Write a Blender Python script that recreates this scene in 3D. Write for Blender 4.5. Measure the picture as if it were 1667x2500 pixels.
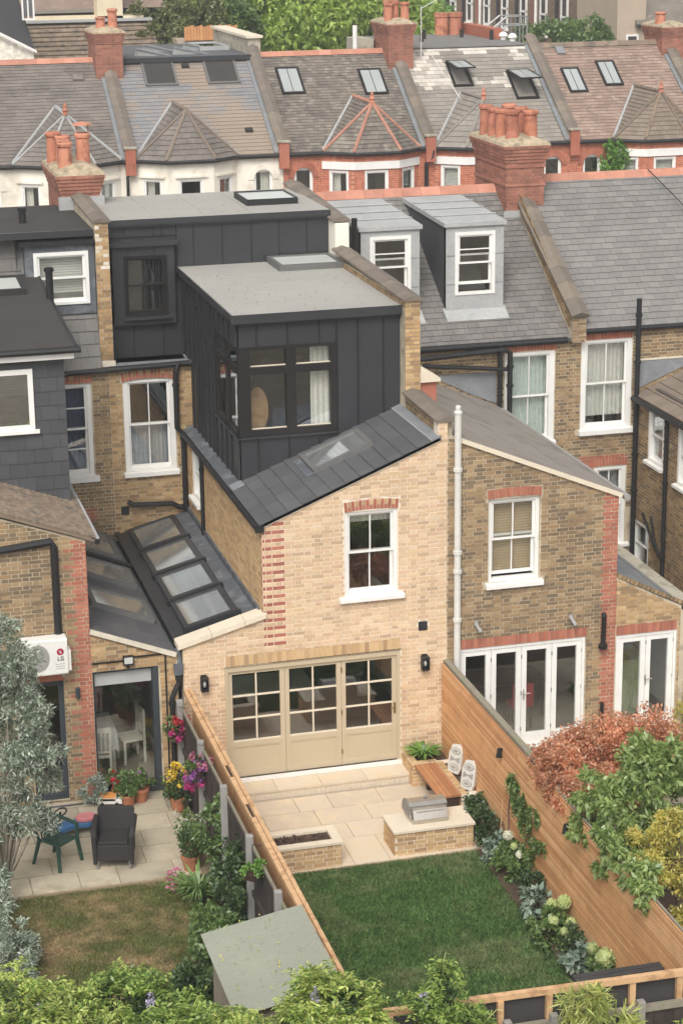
import bpy, math, random
import numpy as np
from mathutils import Vector, Matrix, geometry
random.seed(7); RNG = np.random.default_rng(7)
for o in list(bpy.data.objects): bpy.data.objects.remove(o)
scene = bpy.context.scene
COL = scene.collection
R = math.radians

# ------------------------------------------------------------------ camera
CAM = Vector((-5.7816, -32.616, 14.9192))
YAW, PITCH, ROLL = R(14.80376), R(16.77203), R(-0.70661)
fw = Vector((math.sin(YAW)*math.cos(PITCH), math.cos(YAW)*math.cos(PITCH), -math.sin(PITCH)))
rt = Vector((math.cos(YAW), -math.sin(YAW), 0)); up = rt.cross(fw)
rt2 = rt*math.cos(ROLL)+up*math.sin(ROLL); up2 = -rt*math.sin(ROLL)+up*math.cos(ROLL)
cd = bpy.data.cameras.new('camera'); cam = bpy.data.objects.new('camera', cd); COL.objects.link(cam)
cam.matrix_world = Matrix(((rt2.x, up2.x, -fw.x, CAM.x), (rt2.y, up2.y, -fw.y, CAM.y), (rt2.z, up2.z, -fw.z, CAM.z), (0, 0, 0, 1)))
cd.sensor_fit = 'VERTICAL'; cd.sensor_height = 36; cd.sensor_width = 24; cd.lens = 5019.94/2500*36
cd.clip_end = 1000; scene.camera = cam

# ------------------------------------------------------------------ sky, sun, exposure
SUN_EL, SUN_AZ = R(48), R(205)      # azimuth clockwise from +Y
w = bpy.data.worlds.new('World'); scene.world = w; w.use_nodes = True
nt = w.node_tree; nt.nodes.clear()
sky = nt.nodes.new('ShaderNodeTexSky'); sky.sky_type = 'NISHITA'; sky.sun_disc = False
sky.sun_elevation = SUN_EL; sky.sun_rotation = SUN_AZ; sky.air_density = 1.0; sky.dust_density = 4.0; sky.ozone_density = 1.0
hs = nt.nodes.new('ShaderNodeHueSaturation'); hs.inputs['Saturation'].default_value = .08
bg = nt.nodes.new('ShaderNodeBackground'); bg.inputs['Strength'].default_value = .15
wo = nt.nodes.new('ShaderNodeOutputWorld')
nt.links.new(sky.outputs[0], hs.inputs['Color']); nt.links.new(hs.outputs[0], bg.inputs['Color']); nt.links.new(bg.outputs[0], wo.inputs['Surface'])
sd = bpy.data.lights.new('sun', 'SUN'); sd.energy = 1.1; sd.angle = R(22); sd.color = (1, .93, .82)
sun = bpy.data.objects.new('sun', sd); COL.objects.link(sun)
sdir = Vector((math.sin(SUN_AZ)*math.cos(SUN_EL), math.cos(SUN_AZ)*math.cos(SUN_EL), math.sin(SUN_EL)))
sun.rotation_euler = sdir.to_track_quat('Z', 'Y').to_euler(); sun.location = (0, -20, 40)
scene.view_settings.view_transform = 'Standard'; scene.view_settings.look = 'None'
scene.view_settings.exposure = 0.46; scene.view_settings.gamma = 1; scene.view_settings.use_curve_mapping = False
scene.render.resolution_x = 682; scene.render.resolution_y = 1024
scene.render.engine = 'CYCLES'
scene.cycles.max_bounces = 6; scene.cycles.transparent_max_bounces = 12

# ------------------------------------------------------------------ materials
def S(r, g=None, b=None):           # sRGB 0-255 -> linear
    c = (r, g, b) if g is not None else (r, r, r)
    L = .3*c[0]+.59*c[1]+.11*c[2]; c = tuple(L+(v-L)*.86 for v in c)     # muted, slightly dusty colours
    return tuple((v/255/12.92 if v <= 10 else ((v/255+.055)/1.055)**2.4) for v in c)
def newmat(name):
    m = bpy.data.materials.new(name); m.use_nodes = True; t = m.node_tree; t.nodes.clear()
    o = t.nodes.new('ShaderNodeOutputMaterial'); return m, t, o
def nd(t, ty, **kw):
    n = t.nodes.new(ty)
    for k, v in kw.items():
        if k in n.inputs: n.inputs[k].default_value = v
        else: setattr(n, k, v)
    return n
def rnd_socket(t):
    g = nd(t, 'ShaderNodeNewGeometry'); oi = nd(t, 'ShaderNodeObjectInfo')
    a = nd(t, 'ShaderNodeMath', operation='ADD'); f = nd(t, 'ShaderNodeMath', operation='FRACT')
    t.links.new(g.outputs['Random Per Island'], a.inputs[0]); t.links.new(oi.outputs['Random'], a.inputs[1]); t.links.new(a.outputs[0], f.inputs[0])
    return f.outputs[0]
def ramp(t, cols, fac, const=True):
    r = nd(t, 'ShaderNodeValToRGB'); r.color_ramp.interpolation = 'CONSTANT' if const else 'LINEAR'
    e = r.color_ramp.elements; n = len(cols)
    while len(e) < n: e.new(.5)
    for i, c in enumerate(cols):
        e[i].position = i/n if const else i/max(1, n-1); e[i].color = (*c, 1)
    t.links.new(fac, r.inputs[0]); return r.outputs[0]
def noise(t, scale, detail=3, coord=None, rough=.6):
    n = nd(t, 'ShaderNodeTexNoise', Scale=scale, Detail=detail, Roughness=rough)
    if coord is not None: t.links.new(coord, n.inputs['Vector'])
    return n.outputs['Fac']
def wpos(t): return nd(t, 'ShaderNodeNewGeometry').outputs['Position']
def mulcol(t, col, fac, lo, hi):    # col * maprange(fac)
    mr = nd(t, 'ShaderNodeMapRange'); mr.inputs['From Min'].default_value = .3; mr.inputs['From Max'].default_value = .7
    mr.inputs['To Min'].default_value = lo; mr.inputs['To Max'].default_value = hi
    t.links.new(fac, mr.inputs['Value'])
    v = nd(t, 'ShaderNodeVectorMath', operation='SCALE'); t.links.new(col, v.inputs[0]); t.links.new(mr.outputs[0], v.inputs['Scale'])
    return v.outputs[0]
def mixcol(t, a, b, fac):
    m = nd(t, 'ShaderNodeMix', data_type='RGBA')
    for s, i in ((a, 6), (b, 7)):
        if isinstance(s, tuple): m.inputs[i].default_value = (*s, 1)
        else: t.links.new(s, m.inputs[i])
    if isinstance(fac, float): m.inputs[0].default_value = fac
    else: t.links.new(fac, m.inputs[0])
    return m.outputs[2]
def step(t, fac, lo, hi):
    mr = nd(t, 'ShaderNodeMapRange'); mr.inputs['From Min'].default_value = lo; mr.inputs['From Max'].default_value = hi
    t.links.new(fac, mr.inputs['Value']); return mr.outputs[0]
MATS = {}
def mat(name, col, rough=.85, var=.12, scale=5., metal=0., bump=.15, bscale=60., stain=None, stain_s=1.3, stain_r=(.5, .62), spec=.35, fine=.08, tight=.6, streak=None, bdist=.01):
    """col: one linear colour or a list of colours picked per piece; var: slow tone change; stain: second colour in patches of its own"""
    m, t, o = newmat(name); p = nd(t, 'ShaderNodeBsdfPrincipled', Roughness=rough, Metallic=metal)
    p.inputs['Specular IOR Level'].default_value = spec
    W = wpos(t)
    if isinstance(col, list):
        mean = [sum(q[i] for q in col)/len(col) for i in range(3)]
        c = ramp(t, [tuple(mean[i]+(q[i]-mean[i])*tight for i in range(3)) for q in col], rnd_socket(t))
    else:
        rgb = nd(t, 'ShaderNodeRGB'); rgb.outputs[0].default_value = (*col, 1); c = rgb.outputs[0]
    if stain: c = mixcol(t, c, stain, step(t, noise(t, stain_s, 5, W), *stain_r))
    if streak:      # rain and soot marks running down the wall
        mp = nd(t, 'ShaderNodeVectorMath', operation='MULTIPLY'); mp.inputs[1].default_value = (2.2, 2.2, .35); t.links.new(W, mp.inputs[0])
        c = mixcol(t, c, streak, step(t, noise(t, 1.0, 6, mp.outputs[0], .7), .50, .95))
    if var: c = mulcol(t, c, noise(t, scale, 3, W), 1-var, 1+var)
    if fine: c = mulcol(t, c, noise(t, bscale, 2, W), 1-fine, 1+fine)
    t.links.new(c, p.inputs['Base Color'])
    if bump:
        b = nd(t, 'ShaderNodeBump', Strength=bump, Distance=bdist); t.links.new(noise(t, bscale, 3, W), b.inputs['Height']); t.links.new(b.outputs[0], p.inputs['Normal'])
    t.links.new(p.outputs[0], o.inputs[0]); MATS[name] = m; return m
def leafmat(name, cols, trans=.35, gloss=.06):
    m, t, o = newmat(name); c = ramp(t, cols, rnd_socket(t), False)
    c = mulcol(t, c, noise(t, 1.7, 2, wpos(t)), .8, 1.2)
    d = nd(t, 'ShaderNodeBsdfDiffuse'); tr = nd(t, 'ShaderNodeBsdfTranslucent'); g = nd(t, 'ShaderNodeBsdfGlossy', Roughness=.45)
    t.links.new(c, d.inputs[0]); t.links.new(c, tr.inputs[0])
    m1 = nd(t, 'ShaderNodeMixShader'); m1.inputs[0].default_value = trans; t.links.new(d.outputs[0], m1.inputs[1]); t.links.new(tr.outputs[0], m1.inputs[2])
    m2 = nd(t, 'ShaderNodeMixShader'); m2.inputs[0].default_value = gloss; t.links.new(m1.outputs[0], m2.inputs[1]); t.links.new(g.outputs[0], m2.inputs[2])
    t.links.new(m2.outputs[0], o.inputs[0]); MATS[name] = m; return m
def glassmat(name, tint=(.9, .94, .93), refl=.06, rough=.01, refl_paint=0.):
    m, t, o = newmat(name); tr = nd(t, 'ShaderNodeBsdfTransparent'); tr.inputs[0].default_value = (*tint, 1)
    g = nd(t, 'ShaderNodeBsdfGlossy', Roughness=rough); g.inputs[0].default_value = (.95, .97, 1, 1)
    lw = nd(t, 'ShaderNodeLayerWeight', Blend=.35); mr = nd(t, 'ShaderNodeMapRange'); mr.inputs['To Min'].default_value = refl; mr.inputs['To Max'].default_value = .9
    pw = nd(t, 'ShaderNodeMath', operation='POWER'); pw.inputs[1].default_value = 2.2
    t.links.new(lw.outputs['Facing'], pw.inputs[0]); t.links.new(pw.outputs[0], mr.inputs['Value'])
    b = nd(t, 'ShaderNodeBump', Strength=.03, Distance=.02); t.links.new(noise(t, 2.5, 1, wpos(t)), b.inputs['Height']); t.links.new(b.outputs[0], g.inputs['Normal'])
    mx = nd(t, 'ShaderNodeMixShader'); t.links.new(mr.outputs[0], mx.inputs[0]); t.links.new(tr.outputs[0], mx.inputs[1]); t.links.new(g.outputs[0], mx.inputs[2])
    out = mx.outputs[0]
    if refl_paint:        # pale reflection painted into the pane as diffuse grey
        df = nd(t, 'ShaderNodeBsdfDiffuse'); df.inputs[0].default_value = (.5, .52, .51, 1); m3 = nd(t, 'ShaderNodeMixShader'); m3.inputs[0].default_value = refl_paint
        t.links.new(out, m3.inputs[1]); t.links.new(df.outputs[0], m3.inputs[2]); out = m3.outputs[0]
    t.links.new(out, o.inputs[0]); MATS[name] = m; return m
def brickmat(name, c1, c2, mortar, axes='XZ', bw=.225, bh=.075, rough=.9):   # for walls too far away to tell the bricks apart
    m, t, o = newmat(name); p = nd(t, 'ShaderNodeBsdfPrincipled', Roughness=rough)
    W = wpos(t); sx = nd(t, 'ShaderNodeSeparateXYZ'); cx = nd(t, 'ShaderNodeCombineXYZ'); t.links.new(W, sx.inputs[0])
    ad = nd(t, 'ShaderNodeMath', operation='ADD'); t.links.new(sx.outputs['X'], ad.inputs[0]); t.links.new(sx.outputs['Y'], ad.inputs[1])
    t.links.new(ad.outputs[0], cx.inputs['X']); t.links.new(sx.outputs['Z'], cx.inputs['Y'])
    b = nd(t, 'ShaderNodeTexBrick', Scale=1.); b.inputs['Brick Width'].default_value = bw; b.inputs['Row Height'].default_value = bh; b.inputs['Mortar Size'].default_value = .008
    b.inputs['Color1'].default_value = (*c1, 1); b.inputs['Color2'].default_value = (*c2, 1); b.inputs['Mortar'].default_value = (*mortar, 1); b.inputs['Bias'].default_value = 0
    t.links.new(cx.outputs[0], b.inputs['Vector'])
    c = mulcol(t, b.outputs['Color'], noise(t, 7, 4, W), .72, 1.25); t.links.new(c, p.inputs['Base Color']); t.links.new(p.outputs[0], o.inputs[0]); MATS[name] = m; return m

# brick palettes (one colour per piece)
mat('brick_new', [S(220,189,148), S(211,178,136), S(223,195,158), S(203,169,128), S(217,183,144), S(192,159,122), S(215,182,144), S(204,176,141), S(211,172,140), S(223,197,161), S(174,144,113), S(209,175,132), S(200,159,128)], .9, .08, 1.4, bscale=110, fine=.14, tight=.62, streak=S(188,158,122))
mat('brick_new_b', [S(200,164,112), S(190,152,102), S(208,172,122), S(182,144,98), S(194,152,112), S(208,172,124), S(164,130,94), S(200,166,116)], .9, .1, 1.4, bscale=110, fine=.14, tight=.75)
mat('brick_old', [S(162,132,92), S(144,116,80), S(172,142,100), S(124,102,76), S(154,126,92), S(106,92,74), S(164,130,88), S(136,108,76), S(178,150,110), S(116,96,72), S(150,120,84), S(98,86,72)], .92, .15, 1.1, bscale=90, fine=.18, tight=.62, streak=S(104,90,72))
mat('brick_warm', [S(190,152,102), S(176,138,90), S(198,162,112), S(158,122,80), S(140,110,76), S(184,142,94), S(124,100,72), S(204,170,120)], .92, .15, 1.1, bscale=90, fine=.18, tight=.62, streak=S(122,98,70))
mat('brick_red', [S(182,106,80), S(170,96,72), S(190,116,90), S(162,92,72), S(178,106,86), S(154,88,70)], .9, .12, 3, bscale=90, fine=.14)
mat('brick_stack', [S(168,106,86), S(154,98,80), S(176,116,94), S(142,92,78), S(160,102,84), S(126,86,74)], .9, .18, 2, streak=S(104,78,66), bscale=60, fine=.14)
mat('mortar_new', S(228,214,194), .95, .06, 4)
mat('mortar_old', S(190,176,150), .95, .15, 2.5, stain=S(150,138,118), stain_s=2)
mat('mortar_red', S(170,120,98), .95, .15, 3)
# roofs
mat('slate_new', [S(86,86,88), S(92,92,94), S(80,80,83), S(96,96,97), S(88,88,91)], .7, .06, 2, bscale=30, fine=.05, bump=.1)
mat('slate_b', [S(118,114,110), S(109,106,103), S(125,120,115), S(112,107,102), S(119,117,115), S(105,103,102)], .75, .08, 1.6, bscale=30, fine=.07, stain=S(132,127,122), stain_s=2.5, stain_r=(.56,.75))
mat('slate_c', [S(128,125,121), S(121,119,116), S(134,130,126), S(125,121,117), S(118,116,115)], .78, .06, .7, bscale=30, fine=.06, streak=S(116,111,105))
mat('slate_f0', [S(122,113,105), S(114,106,99), S(130,120,111), S(118,110,104)], .8, .1, 1, stain=S(104,97,92), stain_s=1.2)
mat('slate_f1', [S(132,132,135), S(124,125,129), S(138,134,130), S(144,130,116), S(128,128,132), S(118,119,124)], .75, .08, .5, stain=S(146,130,114), stain_s=.45, stain_r=(.46,.56))
mat('slate_f2', [S(116,107,97), S(104,97,89), S(128,118,106), S(110,101,93), S(138,129,116), S(96,90,84), S(122,110,100)], .85, .15, 1.2, stain=S(146,140,126), stain_s=3, stain_r=(.6,.7))
mat('slate_f3', [S(138,130,121), S(130,123,115), S(146,138,128), S(134,126,117)], .8, .1, 1)
mat('slate_f3_new', [S(190,182,170), S(176,168,157), S(200,192,180), S(164,156,146)], .8, .08, 2, tight=1.)
mat('slate_f4', [S(146,120,106), S(136,112,100), S(154,130,115), S(128,108,97), S(160,138,122)], .85, .15, 1.2, stain=S(172,152,136), stain_s=3, stain_r=(.6,.7))
mat('tile_brown', [S(138,118,98), S(126,108,90), S(150,128,106), S(116,102,88), S(144,124,106)], .9, .15, 2, stain=S(100,92,82), stain_s=4)
mat('tile_fascia', [S(128,112,98), S(120,106,94), S(134,120,106)], .9, .1, 3)
mat('slate_hung', [S(70,71,74), S(74,75,78), S(66,67,71), S(77,77,80)], .65, .05, 2, bscale=30, fine=.05, bump=.08)
mat('hip_red', [S(184,126,104), S(172,116,96), S(190,134,112)], .88, .14, 3)
mat('ridge_red', [S(194,130,106), S(184,122,98), S(200,138,114), S(176,118,98)], .88, .12, 3)
mat('coping_tile', [S(122,110,98), S(114,103,93), S(130,118,104), S(108,99,90)], .9, .12, 3)
mat('felt_grey', S(158,155,148), .92, .05, .6, bscale=40, fine=.06, bump=.12, stain=S(138,135,129), stain_s=7, stain_r=(.62,.76), streak=None)
mat('felt_dark', S(62,58,56), .92, .12, 1.5, bscale=40)
mat('felt_black', S(52,50,50), .9, .1, 2)
mat('felt_green', S(146,148,132), .95, .06, .9, bscale=50, fine=.1, stain=S(126,130,112), stain_s=11, stain_r=(.58,.74))
mat('felt_brown', S(140,132,122), .92, .06, 1.5, bscale=50, fine=.06, stain=S(126,119,110), stain_s=2)
mat('zinc', S(52,53,57), .4, .05, 1.1, bump=.3, bscale=2.2, bdist=.05, fine=.02, spec=.5)
mat('zinc_dark', S(40,41,44), .5, .05, 1.4, bump=.0, fine=0)
mat('lead', S(126,129,133), .7, .12, 2.2, bump=.1, bscale=14, stain=S(146,147,147), stain_s=3, stain_r=(.55,.75))
mat('lead_dark', S(88,92,98), .7, .12, 2.5, bump=.1, bscale=14, stain=S(112,116,120), stain_s=3)
mat('lead_pale', S(164,165,164), .75, .06, 1.6, bump=.1, bscale=14, stain=S(150,152,153), stain_s=2.4, stain_r=(.5,.8))
mat('stone_pale', S(216,202,178), .9, .05, 3, bump=.05)
mat('stone_grey', S(176,168,150), .95, .12, 3, stain=S(140,132,116), stain_s=3)
mat('mortar_pale', S(206,196,176), .95, .1, 6)
# paint, metal, plastic
mat('white_paint', S(226,224,219), .55, .05, 3, bump=.02, fine=.02)
mat('stucco', S(232,224,208), .9, .05, 1.5, bump=.03, stain=S(212,202,184), stain_s=1.2)
mat('taupe_paint', S(190,173,143), .5, .03, 2, bump=.02, fine=.02)
mat('black_metal', S(36,36,38), .5, .1, 6, bump=.04)
mat('black_window', S(33,31,30), .5, .06, 6, bump=.03)
mat('grey_window', S(104,103,101), .55, .05, 6, bump=.02)
mat('dark_frame', S(58,64,70), .5, .05, 4, bump=.02)
mat('pipe_white', S(206,204,196), .6, .06, 4, bump=.02)
mat('pipe_grey', S(150,148,144), .6, .08, 4, bump=.02)
mat('brass', S(150,118,60), .35, .05, 6, metal=.8, bump=0)
mat('steel', S(196,190,180), .28, .05, 6, metal=.85, bump=.02)
mat('galv', S(150,150,148), .5, .1, 6, metal=.5, bump=.03)
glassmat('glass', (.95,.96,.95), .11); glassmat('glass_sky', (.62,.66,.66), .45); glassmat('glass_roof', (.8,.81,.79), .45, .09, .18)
mat('frosted', S(192,196,190), .3, .04, 1.2, bump=0, spec=.5); mat('pane_sky_painted', S(158,163,162), .25, .06, 1.2, bump=0, spec=.5); mat('stone_carved', S(200,197,188), .9, .08, 9, bump=.2); mat('stone_relief', S(150,148,142), .9, .1, 12, bump=.2)  # far roof window panes: bright sky reflection painted as an opaque pale colour
mat('curtain_white', S(226,222,212), .95, .05, 5, bump=.1, bscale=20)
mat('curtain_blue', S(92,104,128), .95, .08, 5, bump=.1, bscale=20)
mat('curtain_mint', S(198,212,208), .95, .05, 5, bump=.1, bscale=20)
mat('net', S(168,172,178), .95, .06, 6, bump=.1, bscale=20)
mat('blind_beige', S(196,170,132), .8, .05, 5); mat('blind_white', S(214,212,204), .8, .04, 5); mat('blind_grey', S(170,172,172), .85, .03, 5)
mat('room_dark', S(92,84,76), .95, .05, 2, bump=0); mat('room_pale', S(172,176,174), .95, .03, 2, bump=0); mat('room_floor', S(128,118,110), .6, .1, 3, bump=0)
mat('room_mid', S(128,120,110), .95, .05, 2, bump=0)
mat('wood_dark', S(70,50,40), .7, .15, 4); mat('cloth_white', S(216,218,214), .9, .04, 4); mat('chair_cream', S(214,208,194), .6, .04, 4)
mat('sage', S(176,190,160), .6, .04, 3); mat('worktop', S(220,214,206), .3, .04, 3)
# garden
mat('slab_a', [S(208,191,166), S(201,184,158), S(213,197,173), S(197,180,156), S(206,188,164)], .88, .05, 2.5, bump=.06, stain=S(208,188,156), stain_s=2.5)
mat('slab_z', [S(184,171,146), S(176,163,138), S(192,178,154), S(170,158,136)], .92, .08, 2.5, bump=.08, stain=S(158,146,124), stain_s=2, stain_r=(.52,.7))
mat('slab_joint', S(150,132,104), .95, .15, 6)
mat('step_riser', S(206,192,170), .9, .06, 9)
mat('soil', S(86,68,54), .98, .25, 8, bump=.6, bscale=40)
mat('cedar', [S(220,160,104), S(210,148,92), S(228,172,118), S(194,130,78), S(234,186,134), S(214,154,98), S(180,118,68)], .75, .1, 3, bump=.08, bscale=30)
mat('cedar_bench', [S(180,120,76), S(170,110,70), S(188,130,84), S(160,104,64)], .7, .1, 4, bump=.08)
mat('pine', S(206,162,116), .85, .1, 5, bump=.08, stain=S(178,134,92), stain_s=6)
mat('fence_dark', [S(66,56,52), S(58,50,47), S(72,62,56), S(62,52,48)], .92, .15, 4, bump=.15)
mat('fence_black', S(64,61,61), .9, .12, 4)
mat('fence_grey', S(142,132,116), .92, .2, 5, bump=.2, stain=S(120,122,96), stain_s=5)
mat('concrete', S(146,142,134), .95, .12, 6, bump=.15)
mat('terracotta', S(178,110,76), .9, .12, 6, bump=.08)
mat('terracotta_pot', [S(200,126,96), S(188,116,88), S(206,136,106), S(176,110,88)], .88, .1, 5, bump=.06, stain=S(160,96,74), stain_s=4)
mat('flaunch', S(176,158,130), .95, .18, 5, bump=.3, bscale=20, stain=S(140,128,104), stain_s=4)
mat('rattan', S(50,48,48), .7, .1, 30, bump=.6, bscale=120, fine=.3); mat('green_plastic', S(42,78,66), .45, .05, 4, bump=.02)
mat('toy_blue', S(64,120,176), .4, .04, 4, bump=0); mat('toy_pink', S(226,132,136), .4, .04, 4, bump=0); mat('toy_orange', S(232,150,70), .5, .04, 4, bump=0)
mat('ac_white', S(222,220,214), .5, .03, 4, bump=0); mat('logo_red', S(170,36,64), .5, 0, 4, bump=0, fine=0); mat('logo_grey', S(110,108,106), .5, 0, 4, bump=0, fine=0)
mat('bark', S(104,92,80), .95, .2, 8, bump=.5, bscale=30); mat('bark_pale', S(150,138,122), .95, .2, 8, bump=.4, bscale=30)
mat('asphalt', S(92,92,94), .95, .1, 3); mat('pavement', S(150,146,140), .95, .1, 3)
mat('earth', S(112,100,82), .98, .2, 2)
mat('solar', S(120,122,128), .25, .1, 2, bump=0, spec=.6)
mat('fence_orange', [S(206,140,84), S(196,130,78), S(212,150,96)], .85, .1, 4)
mat('render_cream', S(214,198,166), .95, .06, 2); mat('render_tan', S(176,158,138), .95, .06, 2)
brickmat('wall_red', S(196,106,76), S(176,90,66), S(190,140,112)); brickmat('wall_brown', S(132,104,78), S(98,80,64), S(128,112,94)); brickmat('wall_white', S(234,226,212), S(230,222,206), S(222,212,196))
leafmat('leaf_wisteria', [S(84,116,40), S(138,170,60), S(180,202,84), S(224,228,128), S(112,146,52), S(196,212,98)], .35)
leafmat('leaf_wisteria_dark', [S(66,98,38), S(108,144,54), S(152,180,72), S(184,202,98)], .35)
leafmat('leaf_olive', [S(152,170,146), S(190,202,182), S(124,144,118), S(216,222,206), S(150,166,134), S(106,124,98)], .35)
leafmat('leaf_red', [S(234,150,104), S(242,174,128), S(218,130,90), S(246,192,146), S(190,128,84), S(238,156,118), S(170,116,76), S(246,200,158)], .5)
leafmat('leaf_cherry', [S(112,142,64), S(134,164,78), S(158,184,96), S(180,198,114), S(120,150,68)], .5)
leafmat('leaf_gold', [S(222,206,96), S(234,216,108), S(198,194,84), S(176,182,80), S(238,206,112)], .5)
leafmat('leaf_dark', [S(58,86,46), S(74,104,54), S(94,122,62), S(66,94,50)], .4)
leafmat('leaf_mid', [S(92,124,60), S(112,146,70), S(136,164,84), S(80,112,54)], .45)
leafmat('leaf_fresh', [S(96,148,52), S(120,172,64), S(144,188,80), S(84,132,48)])
leafmat('leaf_silver', [S(150,168,150), S(172,186,168), S(128,150,130), S(186,196,180)], .2)
leafmat('leaf_hosta', [S(120,146,126), S(140,162,140), S(104,132,112), S(164,180,156)], .2)
leafmat('leaf_far', [S(150,184,66), S(172,204,80), S(196,220,98), S(126,160,56), S(208,224,110)], .5)
leafmat('leaf_far2', [S(118,126,74), S(138,146,88), S(100,112,64), S(154,156,98)], .4)
leafmat('leaf_far_dark', [S(58,80,44), S(74,96,52), S(92,114,60)])
leafmat('leaf_strap', [S(92,130,60), S(118,152,76), S(140,168,92), S(74,112,50)])
leafmat('leaf_bamboo', [S(140,160,66), S(172,182,84), S(196,196,104), S(112,140,56)])
leafmat('petal_white', [S(226,226,200), S(236,234,216), S(210,214,180)], .3, .02); leafmat('petal_lime', [S(190,204,130), S(206,214,150), S(174,190,112)], .3, .02)
leafmat('petal_pink', [S(222,64,140), S(232,90,160), S(200,40,120)], .3, .02); leafmat('petal_red', [S(220,52,70), S(232,80,84), S(206,40,72)], .3, .02)
leafmat('petal_rose', [S(222,130,160), S(234,160,180), S(206,100,150)], .3, .02); leafmat('petal_purple', [S(156,84,164), S(176,104,180), S(140,66,150)], .3, .02)
leafmat('petal_yellow', [S(236,200,40), S(244,214,70), S(226,186,30)], .3, .02); leafmat('petal_lilac', [S(172,160,196), S(190,180,208), S(206,198,216)], .3, .02)
def grassmat(name, cols, dry, lo, hi, s):
    m, t, o = newmat(name); W = wpos(t); c = ramp(t, cols, rnd_socket(t), False)
    f = step(t, noise(t, s, 8, W, .72), lo, hi); c = mixcol(t, c, dry, f); c = mulcol(t, c, noise(t, 3.2, 3, W), .78, 1.22); c = mulcol(t, c, noise(t, 22, 3, W), .75, 1.25)
    d = nd(t, 'ShaderNodeBsdfDiffuse'); tr = nd(t, 'ShaderNodeBsdfTranslucent'); t.links.new(c, d.inputs[0]); t.links.new(c, tr.inputs[0])
    mx = nd(t, 'ShaderNodeMixShader'); mx.inputs[0].default_value = .25; t.links.new(d.outputs[0], mx.inputs[1]); t.links.new(tr.outputs[0], mx.inputs[2]); t.links.new(mx.outputs[0], o.inputs[0]); MATS[name] = m
grassmat('grass_a', [S(54,92,44), S(80,120,60), S(112,146,80), S(70,110,54), S(132,160,94)], S(160,158,116), .48, .76, 1.0)
grassmat('grass_z', [S(94,106,54), S(118,124,68), S(136,132,80), S(84,98,50)], S(172,146,108), .45, .64, 1.1)
# ------------------------------------------------------------------ mesh helpers
class Fr:
    """local frame on a plane: a along u, b along v = n x u, c outward along n"""
    def __init__(s, O, u=(1, 0, 0), n=(0, -1, 0)):
        s.O = Vector(O); s.u = Vector(u).normalized(); s.n = Vector(n).normalized(); s.v = s.n.cross(s.u)
    def p(s, a, b, c=0): return s.O+s.u*a+s.v*b+s.n*c
FY = lambda y, x=0, z=0: Fr((x, y, z))                       # wall facing the gardens (-Y): a=x b=z
FX = lambda x, y=0, z=0: Fr((x, y, z), (0, -1, 0), (-1, 0, 0))  # wall facing -X: a=-y b=z
class MB:
    def __init__(s): s.v = []; s.f = []
    def add(s, vs, fs):
        k = len(s.v); s.v += [tuple(q) for q in vs]; s.f += [tuple(i+k for i in f) for f in fs]; return s
    def fb(s, fr, a0, a1, b0, b1, c0, c1):
        P = [fr.p(a, b, c) for c in (c0, c1) for b in (b0, b1) for a in (a0, a1)]
        return s.add(P, [(0, 2, 3, 1), (4, 5, 7, 6), (0, 1, 5, 4), (2, 6, 7, 3), (0, 4, 6, 2), (1, 3, 7, 5)])
    def box(s, x0, x1, y0, y1, z0, z1): return s.fb(Fr((0, 0, 0), (1, 0, 0), (0, 0, 1)), x0, x1, y0, y1, z0, z1)
    def ring(s, fr, a0, a1, b0, b1, c0, c1, t, tb=None, tt=None):
        tb = t if tb is None else tb; tt = t if tt is None else tt
        s.fb(fr, a0, a0+t, b0, b1, c0, c1); s.fb(fr, a1-t, a1, b0, b1, c0, c1)
        s.fb(fr, a0+t, a1-t, b0, b0+tb, c0, c1-.002); s.fb(fr, a0+t, a1-t, b1-tt, b1, c0, c1-.002); return s
    def prism(s, fr, poly, c0, c1):
        n = len(poly); P = [fr.p(a, b, c0) for a, b in poly]+[fr.p(a, b, c1) for a, b in poly]
        return s.add(P, [tuple(range(n-1, -1, -1)), tuple(range(n, 2*n))]+[(i, (i+1) % n, (i+1) % n+n, i+n) for i in range(n)])
    def tube(s, pts, r, n=8, cap=True):
        pts = [Vector(p) for p in pts]; rs = r if isinstance(r, (list, tuple)) else [r]*len(pts); k0 = len(s.v); ref = None
        for i, p in enumerate(pts):
            d = (pts[min(i+1, len(pts)-1)]-pts[max(i-1, 0)]).normalized()
            a = d.cross(Vector((0, 0, 1)) if abs(d.z) < .9 else Vector((1, 0, 0))) if ref is None else (ref-d*ref.dot(d))
            a.normalize(); ref = a; b = d.cross(a)
            s.v += [tuple(p+(a*math.cos(2*math.pi*j/n)+b*math.sin(2*math.pi*j/n))*rs[i]) for j in range(n)]
        for i in range(len(pts)-1):
            for j in range(n): s.f.append((k0+i*n+j, k0+i*n+(j+1) % n, k0+(i+1)*n+(j+1) % n, k0+(i+1)*n+j))
        if cap: s.f.append(tuple(k0+j for j in range(n-1, -1, -1))); s.f.append(tuple(k0+(len(pts)-1)*n+j for j in range(n)))
        return s
    def lathe(s, c, prof, n=14, closed=True):
        k0 = len(s.v); c = Vector(c)
        for r, z in prof: s.v += [(c.x+r*math.cos(2*math.pi*j/n), c.y+r*math.sin(2*math.pi*j/n), c.z+z) for j in range(n)]
        for i in range(len(prof)-1):
            for j in range(n): s.f.append((k0+i*n+j, k0+i*n+(j+1) % n, k0+(i+1)*n+(j+1) % n, k0+(i+1)*n+j))
        if closed: s.f.append(tuple(k0+j for j in range(n-1, -1, -1))); s.f.append(tuple(k0+(len(prof)-1)*n+j for j in range(n)))
        return s
    def quad(s, *p): return s.add(p, [tuple(range(len(p)))])
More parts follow.
